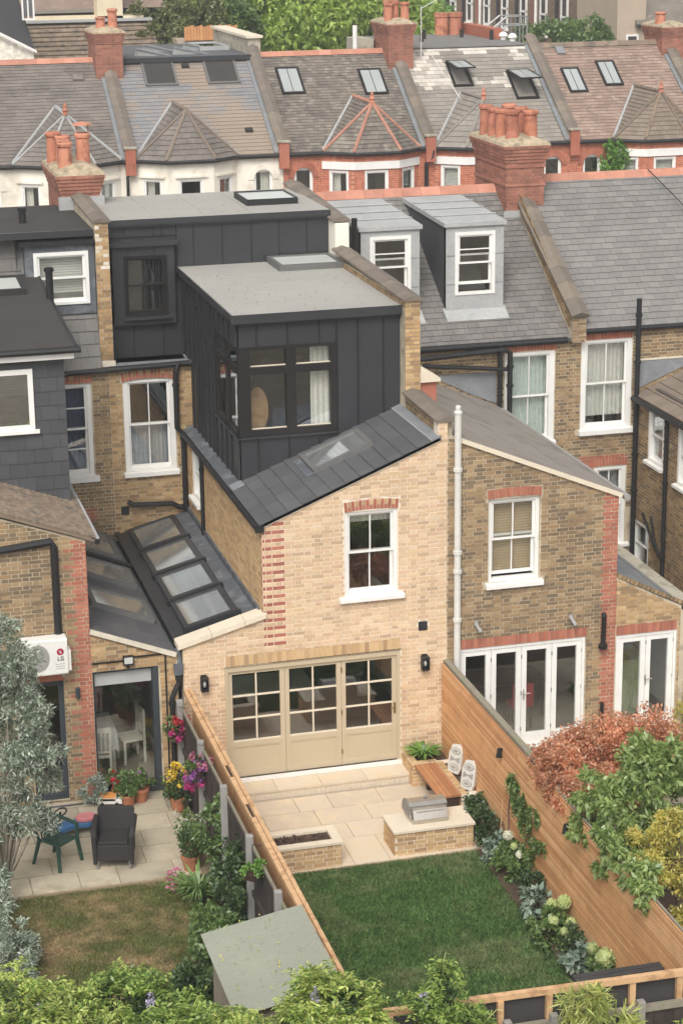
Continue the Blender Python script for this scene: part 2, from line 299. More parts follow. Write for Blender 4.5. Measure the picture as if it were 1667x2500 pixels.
def woff(o):
    v = Vector((0, 0, 0))
    while o is not None: v += o.location; o = o.parent
    return v
def meta(o, label=None, cat=None, group=None, kind=None):
    for k, v in (('label', label), ('category', cat), ('group', group), ('kind', kind)):
        if v: o[k] = v
    return o
def mkmesh(name, v, f, m, smooth=False):
    me = bpy.data.meshes.new(name); me.from_pydata(v, [], f)
    for q in (m if isinstance(m, (list, tuple)) else [m]): me.materials.append(MATS[q])
    if smooth: me.polygons.foreach_set('use_smooth', [True]*len(me.polygons))
    me.update(); return me
def part(name, mb, m, parent=None, label=None, cat=None, group=None, kind=None, loc=None, smooth=False, bevel=0):
    V = mb.v
    if parent is None and loc is None:
        xs = [p[0] for p in V]; ys = [p[1] for p in V]; loc = Vector(((min(xs)+max(xs))/2, (min(ys)+max(ys))/2, min(p[2] for p in V)))
    off = woff(parent) if parent is not None else Vector(loc)
    me = mkmesh(name, [(p[0]-off.x, p[1]-off.y, p[2]-off.z) for p in V], mb.f, m, smooth)
    o = bpy.data.objects.new(name, me); COL.objects.link(o)
    if parent is not None: o.parent = parent
    else: o.location = off
    if bevel:
        b = o.modifiers.new('bevel', 'BEVEL'); b.width = bevel; b.segments = 2; b.limit_method = 'ANGLE'
    return meta(o, label, cat, group, kind)
def thing(name, label, cat, loc=(0, 0, 0), group=None):
    o = bpy.data.objects.new(name, None); COL.objects.link(o); o.location = loc; o.empty_display_size = .2
    return meta(o, label, cat, group)
def dup(root, loc, rz=None, label=None):
    def cp(o, par):
        c = o.copy(); COL.objects.link(c); c.parent = par
        for k in [k for k in bpy.data.objects if k.parent == o]: cp(k, c)
        return c
    r = cp(root, None); r.location = loc
    if rz is not None: r.rotation_euler = (0, 0, rz)
    if label: r['label'] = label
    return r

# ------------------------------------------------------------------ bricks and tiles: pieces
PIECES = {}
def clip(poly, outer):            # Sutherland-Hodgman, outer convex CCW
    for i in range(len(outer)):
        (x0, y0), (x1, y1) = outer[i], outer[(i+1) % len(outer)]; out = []
        for j in range(len(poly)):
            p, q = poly[j], poly[(j+1) % len(poly)]
            dp = (x1-x0)*(p[1]-y0)-(y1-y0)*(p[0]-x0); dq = (x1-x0)*(q[1]-y0)-(y1-y0)*(q[0]-x0)
            if dp >= -1e-7: out.append(p)
            if (dp > 1e-7 and dq < -1e-7) or (dp < -1e-7 and dq > 1e-7):
                t = dp/(dp-dq); out.append((p[0]+(q[0]-p[0])*t, p[1]+(q[1]-p[1])*t))
        poly = out
        if len(poly) < 3: return None
    return poly
def rect_minus(r, holes):
    rs = [r]
    for h in holes:
        nx = []
        for a0, a1, b0, b1 in rs:
            if a1 <= h[0] or a0 >= h[1] or b1 <= h[2] or b0 >= h[3]: nx.append((a0, a1, b0, b1)); continue
            if a0 < h[0]: nx.append((a0, h[0], b0, b1))
            if a1 > h[1]: nx.append((h[1], a1, b0, b1))
            m0, m1 = max(a0, h[0]), min(a1, h[1])
            if b1 > h[3]: nx.append((m0, m1, h[3], b1))
            if b0 < h[2]: nx.append((m0, m1, b0, h[2]))
        rs = nx
    return rs
def area(p): return abs(sum(p[i][0]*p[(i+1) % len(p)][1]-p[(i+1) % len(p)][0]*p[i][1] for i in range(len(p))))/2
def piece(house, kind, wall, fr, poly, m, cl, ch, b0, b1):
    PIECES.setdefault(house, {}).setdefault(kind, []).append((wall, fr, poly, m, cl, ch, b0, b1))
def bricks(house, wall, fr, outers, holes=(), m='brick_old', ch=.072, bl=.226, j=.015, proud=.008, red=None, b_start=0., header=True):
    if not isinstance(outers[0], list): outers = [outers]
    for outer in outers:
        a_min = min(p[0] for p in outer); a_max = max(p[0] for p in outer); b_min = min(p[1] for p in outer); b_max = max(p[1] for p in outer)
        r0 = math.floor((b_min-b_start)/ch)
        for r in range(r0, math.ceil((b_max-b_start)/ch)):
            b = b_start+r*ch; hl = bl/2+.005
            a = -50+(-(bl*.75 if header else bl/2) if r % 2 else 0); a += math.floor((a_min-a)/(bl+hl if header else bl))*(bl+hl if header else bl); k = 0
            while a < a_max:
                L = (bl if k % 2 == 0 else hl) if header else bl; k += 1
                jj = random.uniform(-.0015, .0015)
                for q in rect_minus((a+j/2, a+L-j/2, b+j/2+jj, b+ch-j/2+jj), holes):
                    poly = clip([(q[0], q[2]), (q[1], q[2]), (q[1], q[3]), (q[0], q[3])], outer)
                    if poly and area(poly) > .0012:
                        mm = (red(q[0], r, (q[0]+q[1])/2) if red else None) or m; pr = proud+random.uniform(-.002, .002)
                        piece(house, 'brick', wall, fr, poly, mm, pr, pr, q[2], q[3])
                a += L
def soldiers(house, wall, fr, a0, a1, b0, b1, n, m, rise=0., alt=False, proud=.012, j=.01, m2=None):
    w = (a1-a0)/n
    for i in range(n):
        t = ((i+.5)/n-.5)*2; e = rise*(1-t*t); c = (a0+a1)/2; k = .10*t if rise else 0
        segs = [(b0+e, b1+e, m)]
        if alt: 
            h = (b1-b0); segs = [(b0+e, b0+e+h*.46-j, m), (b0+e+h*.46, b1+e, m2 or m)] if i % 2 else [(b0+e, b1+e, m)]
        for s0, s1, mm in segs:
            p = [(a0+i*w+j/2, s0), (a0+(i+1)*w-j/2, s0), (a0+(i+1)*w-j/2+k*(s1-b0), s1), (a0+i*w+j/2+k*(s1-b0), s1)]
            piece(house, 'brick', wall, fr, p, mm, proud, proud, s0, s1)
def tiles(house, roof, fr, outers, holes=(), w=.3, g=.25, m='slate_b', t=.012, j=.006, kind='tile', stag=True, lift=.014, pick=None, m_a0=0.):
    if not isinstance(outers[0], list): outers = [outers]
    for outer in outers:
        a_min = min(p[0] for p in outer); a_max = max(p[0] for p in outer); b_min = min(p[1] for p in outer); b_max = max(p[1] for p in outer)
        for r in range(math.floor(b_min/g), math.ceil(b_max/g)):
            b = r*g; a = m_a0+(w/2 if (r % 2 and stag) else 0); a += math.floor((a_min-a)/w)*w
            while a < a_max:
                jb = random.uniform(-.004, .004)
                for q in rect_minus((a+j/2, a+w-j/2, b+jb, b+g+.012), holes):
                    poly = clip([(q[0], q[2]), (q[1], q[2]), (q[1], q[3]), (q[0], q[3])], outer)
                    if poly and area(poly) > .002:
                        mm = (pick((q[0]+q[1])/2, (q[2]+q[3])/2) if pick else None) or m; dl = random.uniform(-.002, .002)
                        piece(house, kind, roof, fr, poly, mm, t+lift+dl, .004, q[2], b+g+.012)
                a += w
def flush(cap=300):
    for house, kinds in PIECES.items():
        for kind, L in kinds.items():
            key = lambda e: (e[1].p(sum(p[0] for p in e[2])/len(e[2]), sum(p[1] for p in e[2])/len(e[2]))-CAM).length - 60*area(e[2])
            L = sorted(L, key=key); cache = {}
            for (wall, fr, poly, m, cl, ch, b0, b1) in L[:cap]:
                a0 = min(p[0] for p in poly); bb = min(p[1] for p in poly)
                k = (m, round(cl, 3), tuple((round(p[0]-a0, 2), round(p[1]-bb, 3)) for p in poly))
                me = cache.get(k)
                if me is None:
                    n = len(poly); tc = [(cl+(ch-cl)*(p[1]-b0)/max(1e-6, b1-b0)) for p in poly]
                    V = [(p[0]-a0, p[1]-bb, -.004) for p in poly]+[(p[0]-a0, p[1]-bb, c) for p, c in zip(poly, tc)]
                    me = cache[k] = mkmesh(kind, V, [tuple(range(n, 2*n))]+[(i, (i+1) % n, (i+1) % n+n, i+n) for i in range(n)], m)
                o = bpy.data.objects.new(kind, me); COL.objects.link(o); o.parent = wall
                o.location = fr.p(a0, bb)-woff(wall)
                o.rotation_euler = Matrix((fr.u, fr.v, fr.n)).transposed().to_euler()
            rest = L[cap:]
            if rest:
                mats = sorted({e[3] for e in rest}); off = woff(house); V = []; F = []; MI = []
                for (wall, fr, poly, m, cl, ch, b0, b1) in rest:
                    n = len(poly); k0 = len(V)
                    V += [tuple(fr.p(p[0], p[1], -.004)-off) for p in poly]
                    V += [tuple(fr.p(p[0], p[1], cl+(ch-cl)*(p[1]-b0)/max(1e-6, b1-b0))-off) for p in poly]
                    F.append(tuple(range(k0+n, k0+2*n))); F += [(k0+i, k0+(i+1) % n, k0+(i+1) % n+n, k0+i+n) for i in range(n)]
                    MI += [mats.index(m)]*(n+1)
                me = mkmesh(kind+'work', V, F, mats); me.polygons.foreach_set('material_index', MI)
                o = bpy.data.objects.new({'brick': 'brickwork', 'tile': 'tilework', 'slat': 'slatwork'}.get(kind, kind+'work'), me); COL.objects.link(o); o.parent = house; o['kind'] = 'stuff'
    PIECES.clear()
def wall(house, fr, outer, holes=(), m='mortar_old', t=.25, name='wall'):
    """one slab with openings cut through it (outer may be any simple polygon)"""
    mb = MB(); loops = [outer]+[[(h[0], h[2]), (h[0], h[3]), (h[1], h[3]), (h[1], h[2])] for h in holes]
    tr = geometry.tessellate_polygon([[Vector((a, b, 0)) for a, b in L] for L in loops]); flat = [p for L in loops for p in L]; n = len(flat)
    A2 = lambda t3: (flat[t3[1]][0]-flat[t3[0]][0])*(flat[t3[2]][1]-flat[t3[0]][1])-(flat[t3[2]][0]-flat[t3[0]][0])*(flat[t3[1]][1]-flat[t3[0]][1])
    tr = [tuple(q) if A2(q) > 0 else (q[0], q[2], q[1]) for q in tr]
    V = [fr.p(a, b, 0) for a, b in flat]+[fr.p(a, b, -t) for a, b in flat]
    F = [q for q in tr]+[(q[2]+n, q[1]+n, q[0]+n) for q in tr]; k = 0
    for L in loops:
        for i in range(len(L)): F.append((k+i, k+i+n, k+(i+1) % len(L)+n, k+(i+1) % len(L)))
        k += len(L)
    mb.add(V, F); return part(name, mb, m, house)
def slab(house, fr, poly, m, t=.08, name='roof'):
    return part(name, MB().prism(fr, poly, -t, 0), m, house)
# ------------------------------------------------------------------ windows
def room(house, fr, a0, a1, b0, b1, c=-.27, depth=1.6, m='room_dark'):
    mb = MB(); P = [fr.p(a, b, cc) for cc in (c, c-depth) for b in (b0, b1) for a in (a0, a1)]
    mb.add(P, [(4, 5, 7, 6), (0, 1, 5, 4), (2, 6, 7, 3), (0, 4, 6, 2), (1, 3, 7, 5)])
    return part('room_interior', mb, m, house)
def pane(par, fr, a0, a1, b0, b1, c, m='glass'): return part('pane', MB().fb(fr, a0, a1, b0, b1, c-.003, c+.003), m, par)
def folds(fr, a0, a1, b0, b1, c, amp=.018, n=7, m='curtain_white', par=None, name='curtain'):
    mb = MB(); k = n*6; P = []
    for i in range(k+1):
        a = a0+(a1-a0)*i/k; cc = c+amp*math.sin(i/6*2*math.pi)*(.7+.3*math.sin(i*1.3)); P += [fr.p(a, b0, cc), fr.p(a, b1, cc)]
    mb.add(P, [(2*i, 2*i+2, 2*i+3, 2*i+1) for i in range(k)]); return part(name, mb, m, par, smooth=True)
def slats(par, fr, a0, a1, b0, b1, c, g=.05, m='blind_white', name='blind'):
    mb = MB(); b = b1-g
    while b > b0: mb.add([fr.p(a0, b, c+.008), fr.p(a1, b, c+.008), fr.p(a1, b+g*.8, c-.012), fr.p(a0, b+g*.8, c-.012)], [(0, 1, 2, 3)]); b -= g
    return part(name, mb, m, par)
def sash(house, fr, a0, a1, b0, b1, c=-.1, m='white_paint', cols=2, up_rows=1, lo_rows=1, jw=.075, sill=True, rise=0., slide=0., head=.07, blind=None, curtain=None, glass='glass', rm='room_dark', depth=1.6, sw=.045, split=.5, sillw=.1, label=None, sillh=.08, rooms=True, rpad=.3):
    """box sash window in the opening a0..a1, b0..b1; returns the window part"""
    mb = MB().ring(fr, a0, a1, b0, b1+rise, c-.10, c+.05, jw, .05, head+rise)
    win = part('window', mb, m, house, label=label)
    ia0, ia1, ib0, ib1 = a0+jw, a1-jw, b0+.05, b1-head; mid = ib0+(ib1-ib0)*split
    for k, (s0, s1, cc, rows) in enumerate(((mid, ib1, c-.005, up_rows), (ib0+slide, mid+.04+slide, c-.055, lo_rows))):
        mb = MB().ring(fr, ia0, ia1, s0, s1, cc-.02, cc+.02, sw, sw*1.3 if k else sw*.8, sw*.8); ga0, ga1, gb0, gb1 = ia0+sw, ia1-sw, s0+(sw*1.3 if k else sw*.8), s1-sw*.8
        for i in range(1, cols): x = ga0+(ga1-ga0)*i/cols; mb.fb(fr, x-.011, x+.011, gb0, gb1, cc-.016, cc+.016)
        for i in range(1, rows): z = gb0+(gb1-gb0)*i/rows; mb.fb(fr, ga0, ga1, z-.011, z+.011, cc-.015, cc+.015)
        part('sash', mb, m, win)
        for i in range(cols):
            for r in range(rows):
                pane(win, fr, ga0+(ga1-ga0)*i/cols, ga0+(ga1-ga0)*(i+1)/cols, gb0+(gb1-gb0)*r/rows, gb0+(gb1-gb0)*(r+1)/rows, cc, glass)
    if sill: part('sill', MB().prism(Fr(fr.p(a0-sillw, 0, 0), -fr.n, fr.u), [(-.09, b0-sillh), (.05-c-.05, b0-sillh), (.05-c-.05, b0+.012), (-.09, b0-.02)], 0, a1-a0+2*sillw), m, win)
    if blind:
        bm, f0, f1 = blind; slats(win, fr, ia0, ia1, ib0+(ib1-ib0)*f0, ib0+(ib1-ib0)*f1, c-.15, m=bm)
    if curtain:
        for (cm, f0, f1, g0, g1) in curtain: folds(fr, ia0+(ia1-ia0)*f0, ia0+(ia1-ia0)*f1, ib0+(ib1-ib0)*g0, ib0+(ib1-ib0)*g1, c-.17, m=cm, par=win, n=max(2, int(10*(f1-f0))))
    if rooms: room(house, fr, a0-rpad, a1+rpad, b0-rpad, b1+rpad, c=min(-.26, c-.2), depth=depth, m=rm)
    return win
def skylight(house, fr, a0, a1, b0, b1, m='grey_window', glass='glass_roof', t=.07, fwid=.08, bars=0, c0=0., inner='room_pale', open_=0., label=None, well=True):
    """roof window on the roof plane fr, standing t above it"""
    win = part('rooflight', MB().ring(fr, a0, a1, b0, b1, c0-.02, c0+t, fwid), m, house, label=label)
    if open_:
        h = Fr(fr.p(0, b1, c0+t), fr.u, fr.n); ang = open_; n2 = (fr.n*math.cos(ang)+fr.v*math.sin(ang)); h.n = n2; h.v = n2.cross(fr.u)
        L = b1-b0
        part('casement', MB().ring(h, a0+.02, a1-.02, -L, 0, .0, .05, .05), m, win)
        for i in range(bars+1):
            s = (a1-a0-.14)/(bars+1); pane(win, h, a0+.07+s*i, a0+.07+s*(i+1)-(.02 if i < bars else 0), -L+.05, -.05, .03, glass)
    else:
        n = bars+1; s = (a1-a0-2*fwid)/n
        for i in range(n): pane(win, fr, a0+fwid+s*i, a0+fwid+s*(i+1)-(.02 if i < bars else 0), b0+fwid, b1-fwid, c0+t*.75, glass)
        for i in range(1, n): part('glazing_bar', MB().fb(fr, a0+fwid+s*i-.02, a0+fwid+s*i, b0+fwid, b1-fwid, c0, c0+t*.9), m, win)
    lin = MB(); P = [fr.p(a, b, cc) for cc in (c0+.01, c0-(.45 if well else .12)) for b in (b0+fwid*.8, b1-fwid*.8) for a in (a0+fwid*.8, a1-fwid*.8)]
    lin.add(P, ([(4, 5, 7, 6)] if well else [])+[(0, 1, 5, 4), (2, 6, 7, 3), (0, 4, 6, 2), (1, 3, 7, 5)])
    part('light_well', lin, inner, win)
    return win
def pipe(house, pts, r=.045, m='black_metal', collars=(), name='downpipe', par=None):
    o = part(name, MB().tube(pts, r, 10), m, par or house, smooth=False)
    for q in collars:
        q = Vector(q); part('collar', MB().tube([q+Vector((0, 0, -.03)), q+Vector((0, 0, .03))], r*1.35, 10), m, o)
    return o
def gutter(house, p0, p1, r=.06, m='black_metal'): return part('gutter', MB().tube([p0, p1], r, 8), m, house)
def pots(stack, spots, h=.62, r=.15, m='terracotta_pot'):
    for (x, y, z, hh, rr) in spots:
        part('chimney_pot', MB().lathe((x, y, z), [(rr*1.0, -.05), (rr*1.0, .04), (rr*.95, hh*.5), (rr*.9, hh*.82), (rr*1.12, hh*.86), (rr*1.15, hh*.95), (rr*1.02, hh), (rr*.8, hh), (rr*.72, hh*.5)], 14), m, stack, smooth=False)

# ------------------------------------------------------------------ foliage
def leafmesh(name, C, L, Wd, m, parent=None, out=None, up=.5, droop=0., fold=.25, jitter=.9, **kw):
    """C: (N,3) world points; each leaf a small folded blade of length L, width Wd"""
    C = np.asarray(C, float); N = len(C)
    d = RNG.normal(size=(N, 3))*jitter
    if out is not None: d += out
    d[:, 2] += -droop
    d /= np.linalg.norm(d, axis=1)[:, None]+1e-9
    nrm = RNG.normal(size=(N, 3))*.6; nrm[:, 2] += up*2
    s = np.cross(d, nrm); s /= np.linalg.norm(s, axis=1)[:, None]+1e-9; nn = np.cross(s, d)
    l = (L*RNG.uniform(.65, 1.25, N))[:, None]; w_ = (Wd*RNG.uniform(.7, 1.2, N))[:, None]
    V = np.empty((N, 4, 3)); V[:, 0] = C; V[:, 1] = C+d*l*.45+s*w_*.5+nn*w_*fold; V[:, 2] = C+d*l-nn*l*.12; V[:, 3] = C+d*l*.45-s*w_*.5+nn*w_*fold
    if parent is None: loc = Vector((float(C[:, 0].mean()), float(C[:, 1].mean()), float(C[:, 2].min())))
    else: loc = woff(parent)
    V = (V-np.array(loc)).reshape(-1, 3)
    me = bpy.data.meshes.new(name); me.vertices.add(4*N); me.vertices.foreach_set('co', V.ravel().astype(np.float32))
    me.loops.add(4*N); me.loops.foreach_set('vertex_index', np.arange(4*N, dtype=np.int32)); me.polygons.add(N)
    me.polygons.foreach_set('loop_start', np.arange(0, 4*N, 4, dtype=np.int32)); me.polygons.foreach_set('loop_total', np.full(N, 4, np.int32))
    me.materials.append(MATS[m]); me.update(calc_edges=True)
    o = bpy.data.objects.new(name, me); COL.objects.link(o)
    if parent is not None: o.parent = parent
    else: o.location = loc
    return meta(o, **kw)
def cloud(c, rad, n, clumps=24, spread=.28, shell=.55, flat=1.):
    """n points in clumps through an ellipsoid; returns points and outward directions"""
    c = np.array(c); rad = np.array(rad, float); k = RNG.normal(size=(clumps, 3)); k /= np.linalg.norm(k, axis=1)[:, None]
    k *= (shell+(1-shell)*RNG.uniform(0, 1, clumps)**.6)[:, None]*RNG.uniform(.8, 1.08, clumps)[:, None]
    i = RNG.integers(0, clumps, n); sz = RNG.uniform(.6, 1.3, clumps)
    q = RNG.normal(size=(n, 3)); q /= np.linalg.norm(q, axis=1)[:, None]; q *= (RNG.uniform(0, 1, n)**.4)[:, None]
    p = k[i]+q*(spread*sz[i])[:, None]*np.array([1, 1, flat])
    return c+p*rad, p/np.linalg.norm(p, axis=1)[:, None]
def trunk(parent, pts, r, m='bark', name='trunk', n=8): return part(name, MB().tube(pts, r, n), m, parent, smooth=True)
def plant(name, label, cat, base, c, rad, n, L, Wd, m, group=None, clumps=18, spread=.32, droop=0., stem='bark', stems=3, shell=.45, up=.5, crown='foliage', outw=.6, sr=.012):
    o = thing(name, label, cat, base, group); P, D = cloud(c, rad, n, clumps, spread, shell)
    P[:, 2] = np.maximum(P[:, 2], base[2]+.02)
    leafmesh(crown, P, L, Wd, m, o, out=D*outw, droop=droop, up=up)
    for k in range(stems):
        a = RNG.uniform(0, 6.28); e = Vector(c)+Vector((math.cos(a)*rad[0]*.45, math.sin(a)*rad[1]*.45, rad[2]*.4)); b = Vector(base)
        part('stem', MB().tube([b, b.lerp(e, .5)+Vector((0, 0, .05*rad[2])), e], [sr, sr*.8, sr*.4], 6), stem, o)
    return o
# ================================================================== GROUND
meta(part('ground', MB().quad((-400, -120, -.5), (400, -120, -.5), (400, 500, -.5), (-400, 500, -.5)), 'earth', loc=(0, 0, -.5)), kind='structure')

# ================================================================== HOUSE A (rebuilt, pale new brick, black loft)
HA = thing('terraced_house', 'rebuilt terraced house with pale new brick rear wing and black metal loft', 'house', (2.4, 3, -.5))
f0 = FY(0)
door_h = (.718, 3.879, 0, 2.13); win_h = (2.89, 3.83, 3.2, 4.73)
wa = wall(HA, f0, [(0, -.5), (4.74, -.5), (4.74, 6.2), (4.57, 6.2), (4.57, 5.88), (1.43, 4.615), (1.43, 3.0), (0, 2.58)], [door_h, win_h], 'mortar_new', name='rear_wall')
bh = [door_h, (.72, 3.90, 2.12, 2.335), (2.87, 3.85, 3.1, 4.73), (2.86, 3.87, 4.7, 4.95), (2.77, 3.93, 3.1, 3.215), (4.2, 4.38, 2.44, 2.62)]
def quoinA(a, r, ac): return 'brick_red' if (a < 1.43+.36 and r % 2 == 0 and 33 <= r) else None
bricks(HA, wa, f0, [[(0, -.4), (4.74, -.4), (4.74, 2.376), (0, 2.376)], [(0, 2.376), (1.43, 2.376), (1.43, 2.99), (0, 2.57)]], bh, 'brick_new', b_start=0)
bricks(HA, wa, f0, [[(1.434, 2.376), (4.735, 2.376), (4.735, 5.95), (1.434, 4.61)], [(4.573, 5.9), (4.735, 5.9), (4.735, 6.195), (4.573, 6.195)]], bh, 'brick_new', red=quoinA)
soldiers(HA, wa, f0, .735, 3.89, 2.135, 2.33, 38, 'brick_new_b')
soldiers(HA, wa, f0, 2.89, 3.845, 4.735, 4.905, 15, 'brick_red', rise=.03, alt=True, m2='brick_new_b')
# side wall of the wing, facing the neighbour's side return
fs = FX(1.43); sw_h = (-6.2, -5.42, 3.46, 4.42)
ws = wall(HA, fs, [(-6.8, 2.6), (-.25, 2.6), (-.25, 4.6), (-6.8, 4.6)], [sw_h], 'mortar_new', name='side_wall')
def quoinS(a, r, ac): return 'brick_red' if (a > -.24 and r % 2 == 1) else None
bricks(HA, ws, fs, [(-6.8, 2.85), (-.004, 2.85), (-.004, 4.6), (-6.8, 4.6)], [sw_h], 'brick_new_b', red=quoinS)
sash(HA, fs, *sw_h, c=-.06, cols=1, sill=True, sillw=.06)
# rear wall of the main house
f6 = FY(6.8); rw_h = (.2, 1.23, 3.86, 5.74)
wr = wall(HA, f6, [(0, 2.0), (4.74, 2.0), (4.74, 5.98), (0, 5.98)], [rw_h], 'mortar_old', name='main_wall')
bricks(HA, wr, f6, [(-.06, 2.4), (1.7, 2.4), (1.7, 5.97), (-.06, 5.97)], [(.18, 1.25, 3.78, 5.74), (.15, 1.28, 5.7, 5.97), (.1, 1.33, 3.78, 3.88)], 'brick_warm')
soldiers(HA, wr, f6, .18, 1.25, 5.70, 5.88, 15, 'brick_red', rise=.06, alt=True, m2='brick_warm')
sash(HA, f6, *rw_h, c=-.07, rise=.03, curtain=[('net', 0, 1, 0, .5)], sillw=.04, sillh=.1, jw=.1)
# folding doors
df = part('folding_door', MB().ring(f0, .718, 3.879, 0, 2.13, -.12, -.01, .06, .03, .1).fb(f0, .66, 3.95, 2.13, 2.15, -.1, .012), 'taupe_paint', HA)
part('door_sill', MB().fb(f0, .70, 3.91, -.03, .03, -.12, .06), 'white_paint', df)
for k, (l0, l1) in enumerate(((.779, 1.788), (1.794, 2.807), (2.813, 3.822))):
    g0, g1 = l0+.075, l1-.085; mb = MB().fb(f0, l0, g0, .035, 2.025, -.10, -.05).fb(f0, g1, l1, .035, 2.025, -.10, -.05)
    mb.fb(f0, g0, g1, 1.965, 2.025, -.10, -.052).fb(f0, g0, g1, .60, .70, -.10, -.052).fb(f0, g0, g1, .035, .15, -.10, -.052).fb(f0, g0+.02, g1-.02, .15, .60, -.09, -.068)
    mb.ring(f0, g0, g1, .15, .60, -.09, -.058, .022)
    gm = (g0+g1)/2; mb.fb(f0, gm-.014, gm+.014, .70, 1.965, -.095, -.056)
    lf = part('door_leaf', mb, 'taupe_paint', df)
    bars = MB()
    for r in range(3):
        z0, z1 = .70+r*1.265/3, .70+(r+1)*1.265/3
        bars.fb(f0, g0, g1, z0-.004, z0+.022, -.09, -.054)
        for q0, q1 in ((g0, gm-.014), (gm+.014, g1)): pane(df, f0, q0, q1, z0, z1, -.078)
    bars.fb(f0, gm-.012, gm+.012, .7, 1.96, -.094, -.0545); part('glazing_bars', bars, 'stone_pale', df)
part('handle', MB().fb(f0, 3.765, 3.795, .92, 1.12, -.05, -.035).tube([(3.78, .035, 1.05), (3.78, -.01, 1.05), (3.69, -.01, 1.05)], .009, 6), 'brass', df)
for z in (.25, 1.0, 1.8): part('hinge', MB().fb(f0, 2.80, 2.82, z, z+.09, -.05, -.03), 'brass', df)
# kitchen behind the doors
kb = MB(); fi = Fr((0, 0, 0), (1, 0, 0), (0, 0, 1))
kb.quad((.1, 5.8, 0), (4.6, 5.8, 0), (4.6, 5.8, 2.5), (.1, 5.8, 2.5)).quad((.1, .3, 0), (.1, 5.8, 0), (.1, 5.8, 2.5), (.1, .3, 2.5)).quad((4.6, 5.8, 0), (4.6, .3, 0), (4.6, .3, 2.5), (4.6, 5.8, 2.5)).quad((1.5, 5.8, 2.5), (4.6, 5.8, 2.5), (4.6, .3, 2.5), (1.5, .3, 2.5))
part('room_interior', kb, 'room_pale', HA)
part('room_floor', MB().quad((.1, .2, .0), (4.6, .2, .0), (4.6, 5.8, .0), (.1, 5.8, .0)), 'room_floor', HA)
ki = thing('kitchen_island', 'white topped kitchen island seen through the folding doors', 'kitchen island', (1.9, 2.2, 0))
part('cabinet', MB().box(.9, 2.7, 1.75, 2.6, 0, .86), 'wood_dark', ki); part('worktop', MB().box(.85, 2.75, 1.7, 2.65, .86, .9), 'worktop', ki)
kc = thing('kitchen_units', 'dark kitchen wall units behind the folding doors', 'kitchen units', (3.8, 5, 0))
part('base_unit', MB().box(2.6, 4.55, 4.6, 5.2, 0, .88), 'wood_dark', kc); part('worktop', MB().box(2.6, 4.55, 4.55, 5.2, .88, .92), 'worktop', kc); part('wall_unit', MB().box(3.2, 4.55, 4.9, 5.2, 1.4, 2.1), 'wood_dark', kc)
# upper sash window in the wing
sash(HA, f0, *win_h, c=-.075, head=.05, blind=None, curtain=[('curtain_white', 0, 1, .86, 1)], sillw=.11, sillh=.085, jw=.06, glass='glass', depth=2.2)
# vents, wall lights
v = part('air_vent', MB().fb(f0, 4.21, 4.37, 2.45, 2.61, .0, .02), 'black_metal', HA)
for k in range(5): part('louvre', MB().fb(f0, 4.225, 4.355, 2.468+.028*k, 2.486+.028*k, .02, .03), 'zinc', v)
def wall_light(house, fr, a, b, lab):
    l = thing('wall_lantern', lab, 'wall light', fr.p(a, b-.14, .06), 'black box lanterns beside the folding doors')
    part('back_plate', MB().fb(fr, a-.05, a+.05, b-.1, b+.12, .008, .03), 'black_metal', l)
    part('cage', MB().fb(fr, a-.065, a-.05, b-.14, b+.06, .03, .15).fb(fr, a+.05, a+.065, b-.14, b+.06, .03, .15).fb(fr, a-.065, a+.065, b+.06, b+.1, .03, .16).fb(fr, a-.065, a+.065, b-.15, b-.13, .03, .15).fb(fr, a-.065, a+.065, b-.14, b+.06, .03, .045), 'black_metal', l)
    part('bulb', MB().lathe(fr.p(a, b-.08, .09), [(.012, 0), (.03, .04), (.03, .08), (.012, .11)], 8), 'frosted', l); return l
wall_light(HA, f0, .345, 1.93, 'black box lantern on pale brick left of the folding doors')
wall_light(HA, f0, 4.31, 1.88, 'black box lantern on pale brick right of the folding doors')
# wing roof
SL = .404; TH = math.atan(SL); ct = math.cos(TH)
fr_w = Fr((1.38, 0, 4.665-SL*.05), (0, -1, 0), (-math.sin(TH), 0, math.cos(TH)))
bx = lambda x: (x-1.38)/ct
skw = (-2.03, -1.02, bx(2.64), bx(3.72))
rw_ = part('wing_roof', MB().prism(fr_w, [(-2.44, 0), (.03, 0), (.03, bx(4.6)), (-2.44, bx(4.6))], -.06, 0), 'slate_new', HA)
tiles(HA, rw_, fr_w, [(-2.44, 0), (.04, 0), (.04, bx(4.44)), (-2.44, bx(4.44))], [skw], w=.5, g=.275, m='slate_new', m_a0=.1)
part('lead_flashing', MB().prism(fr_w, [(-2.44, bx(4.45)), (.04, bx(4.45)), (.04, bx(4.62)), (-2.44, bx(4.62))], 0, .03), 'lead', HA)
part('flashing_edge', MB().fb(fr_w, -2.44, .04, bx(4.435), bx(4.45), 0, .034), 'lead_pale', HA)
part('verge', MB().fb(fr_w, .005, .03, 0, bx(4.58), -.07, -.002), 'mortar_pale', HA)
part('eaves_strip', MB().prism(fr_w, [(-6.8, 0), (-2.44, 0), (-2.44, bx(1.62)), (-6.8, bx(1.62))], -.05, .01), 'lead_dark', HA)
part('apron_flashing', MB().prism(fr_w, [(-2.44, 0.02), (-2.1, .02), (-2.1, bx(1.62)), (-2.44, bx(1.62))], .02, .03), 'lead', HA)
part('soaker', MB().prism(fr_w, [(-2.08, bx(2.5)), (-1.0, bx(2.5)), (-1.0, bx(2.66)), (-2.08, bx(2.66))], .022, .03), 'lead_dark', HA)
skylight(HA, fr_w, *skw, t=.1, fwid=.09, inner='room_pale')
gutter(HA, (1.35, -.06, 4.6), (1.35, 6.75, 4.6), .055)
part('gutter_end', MB().box(1.31, 1.46, -.075, -.03, 4.53, 4.65), 'black_metal', HA)
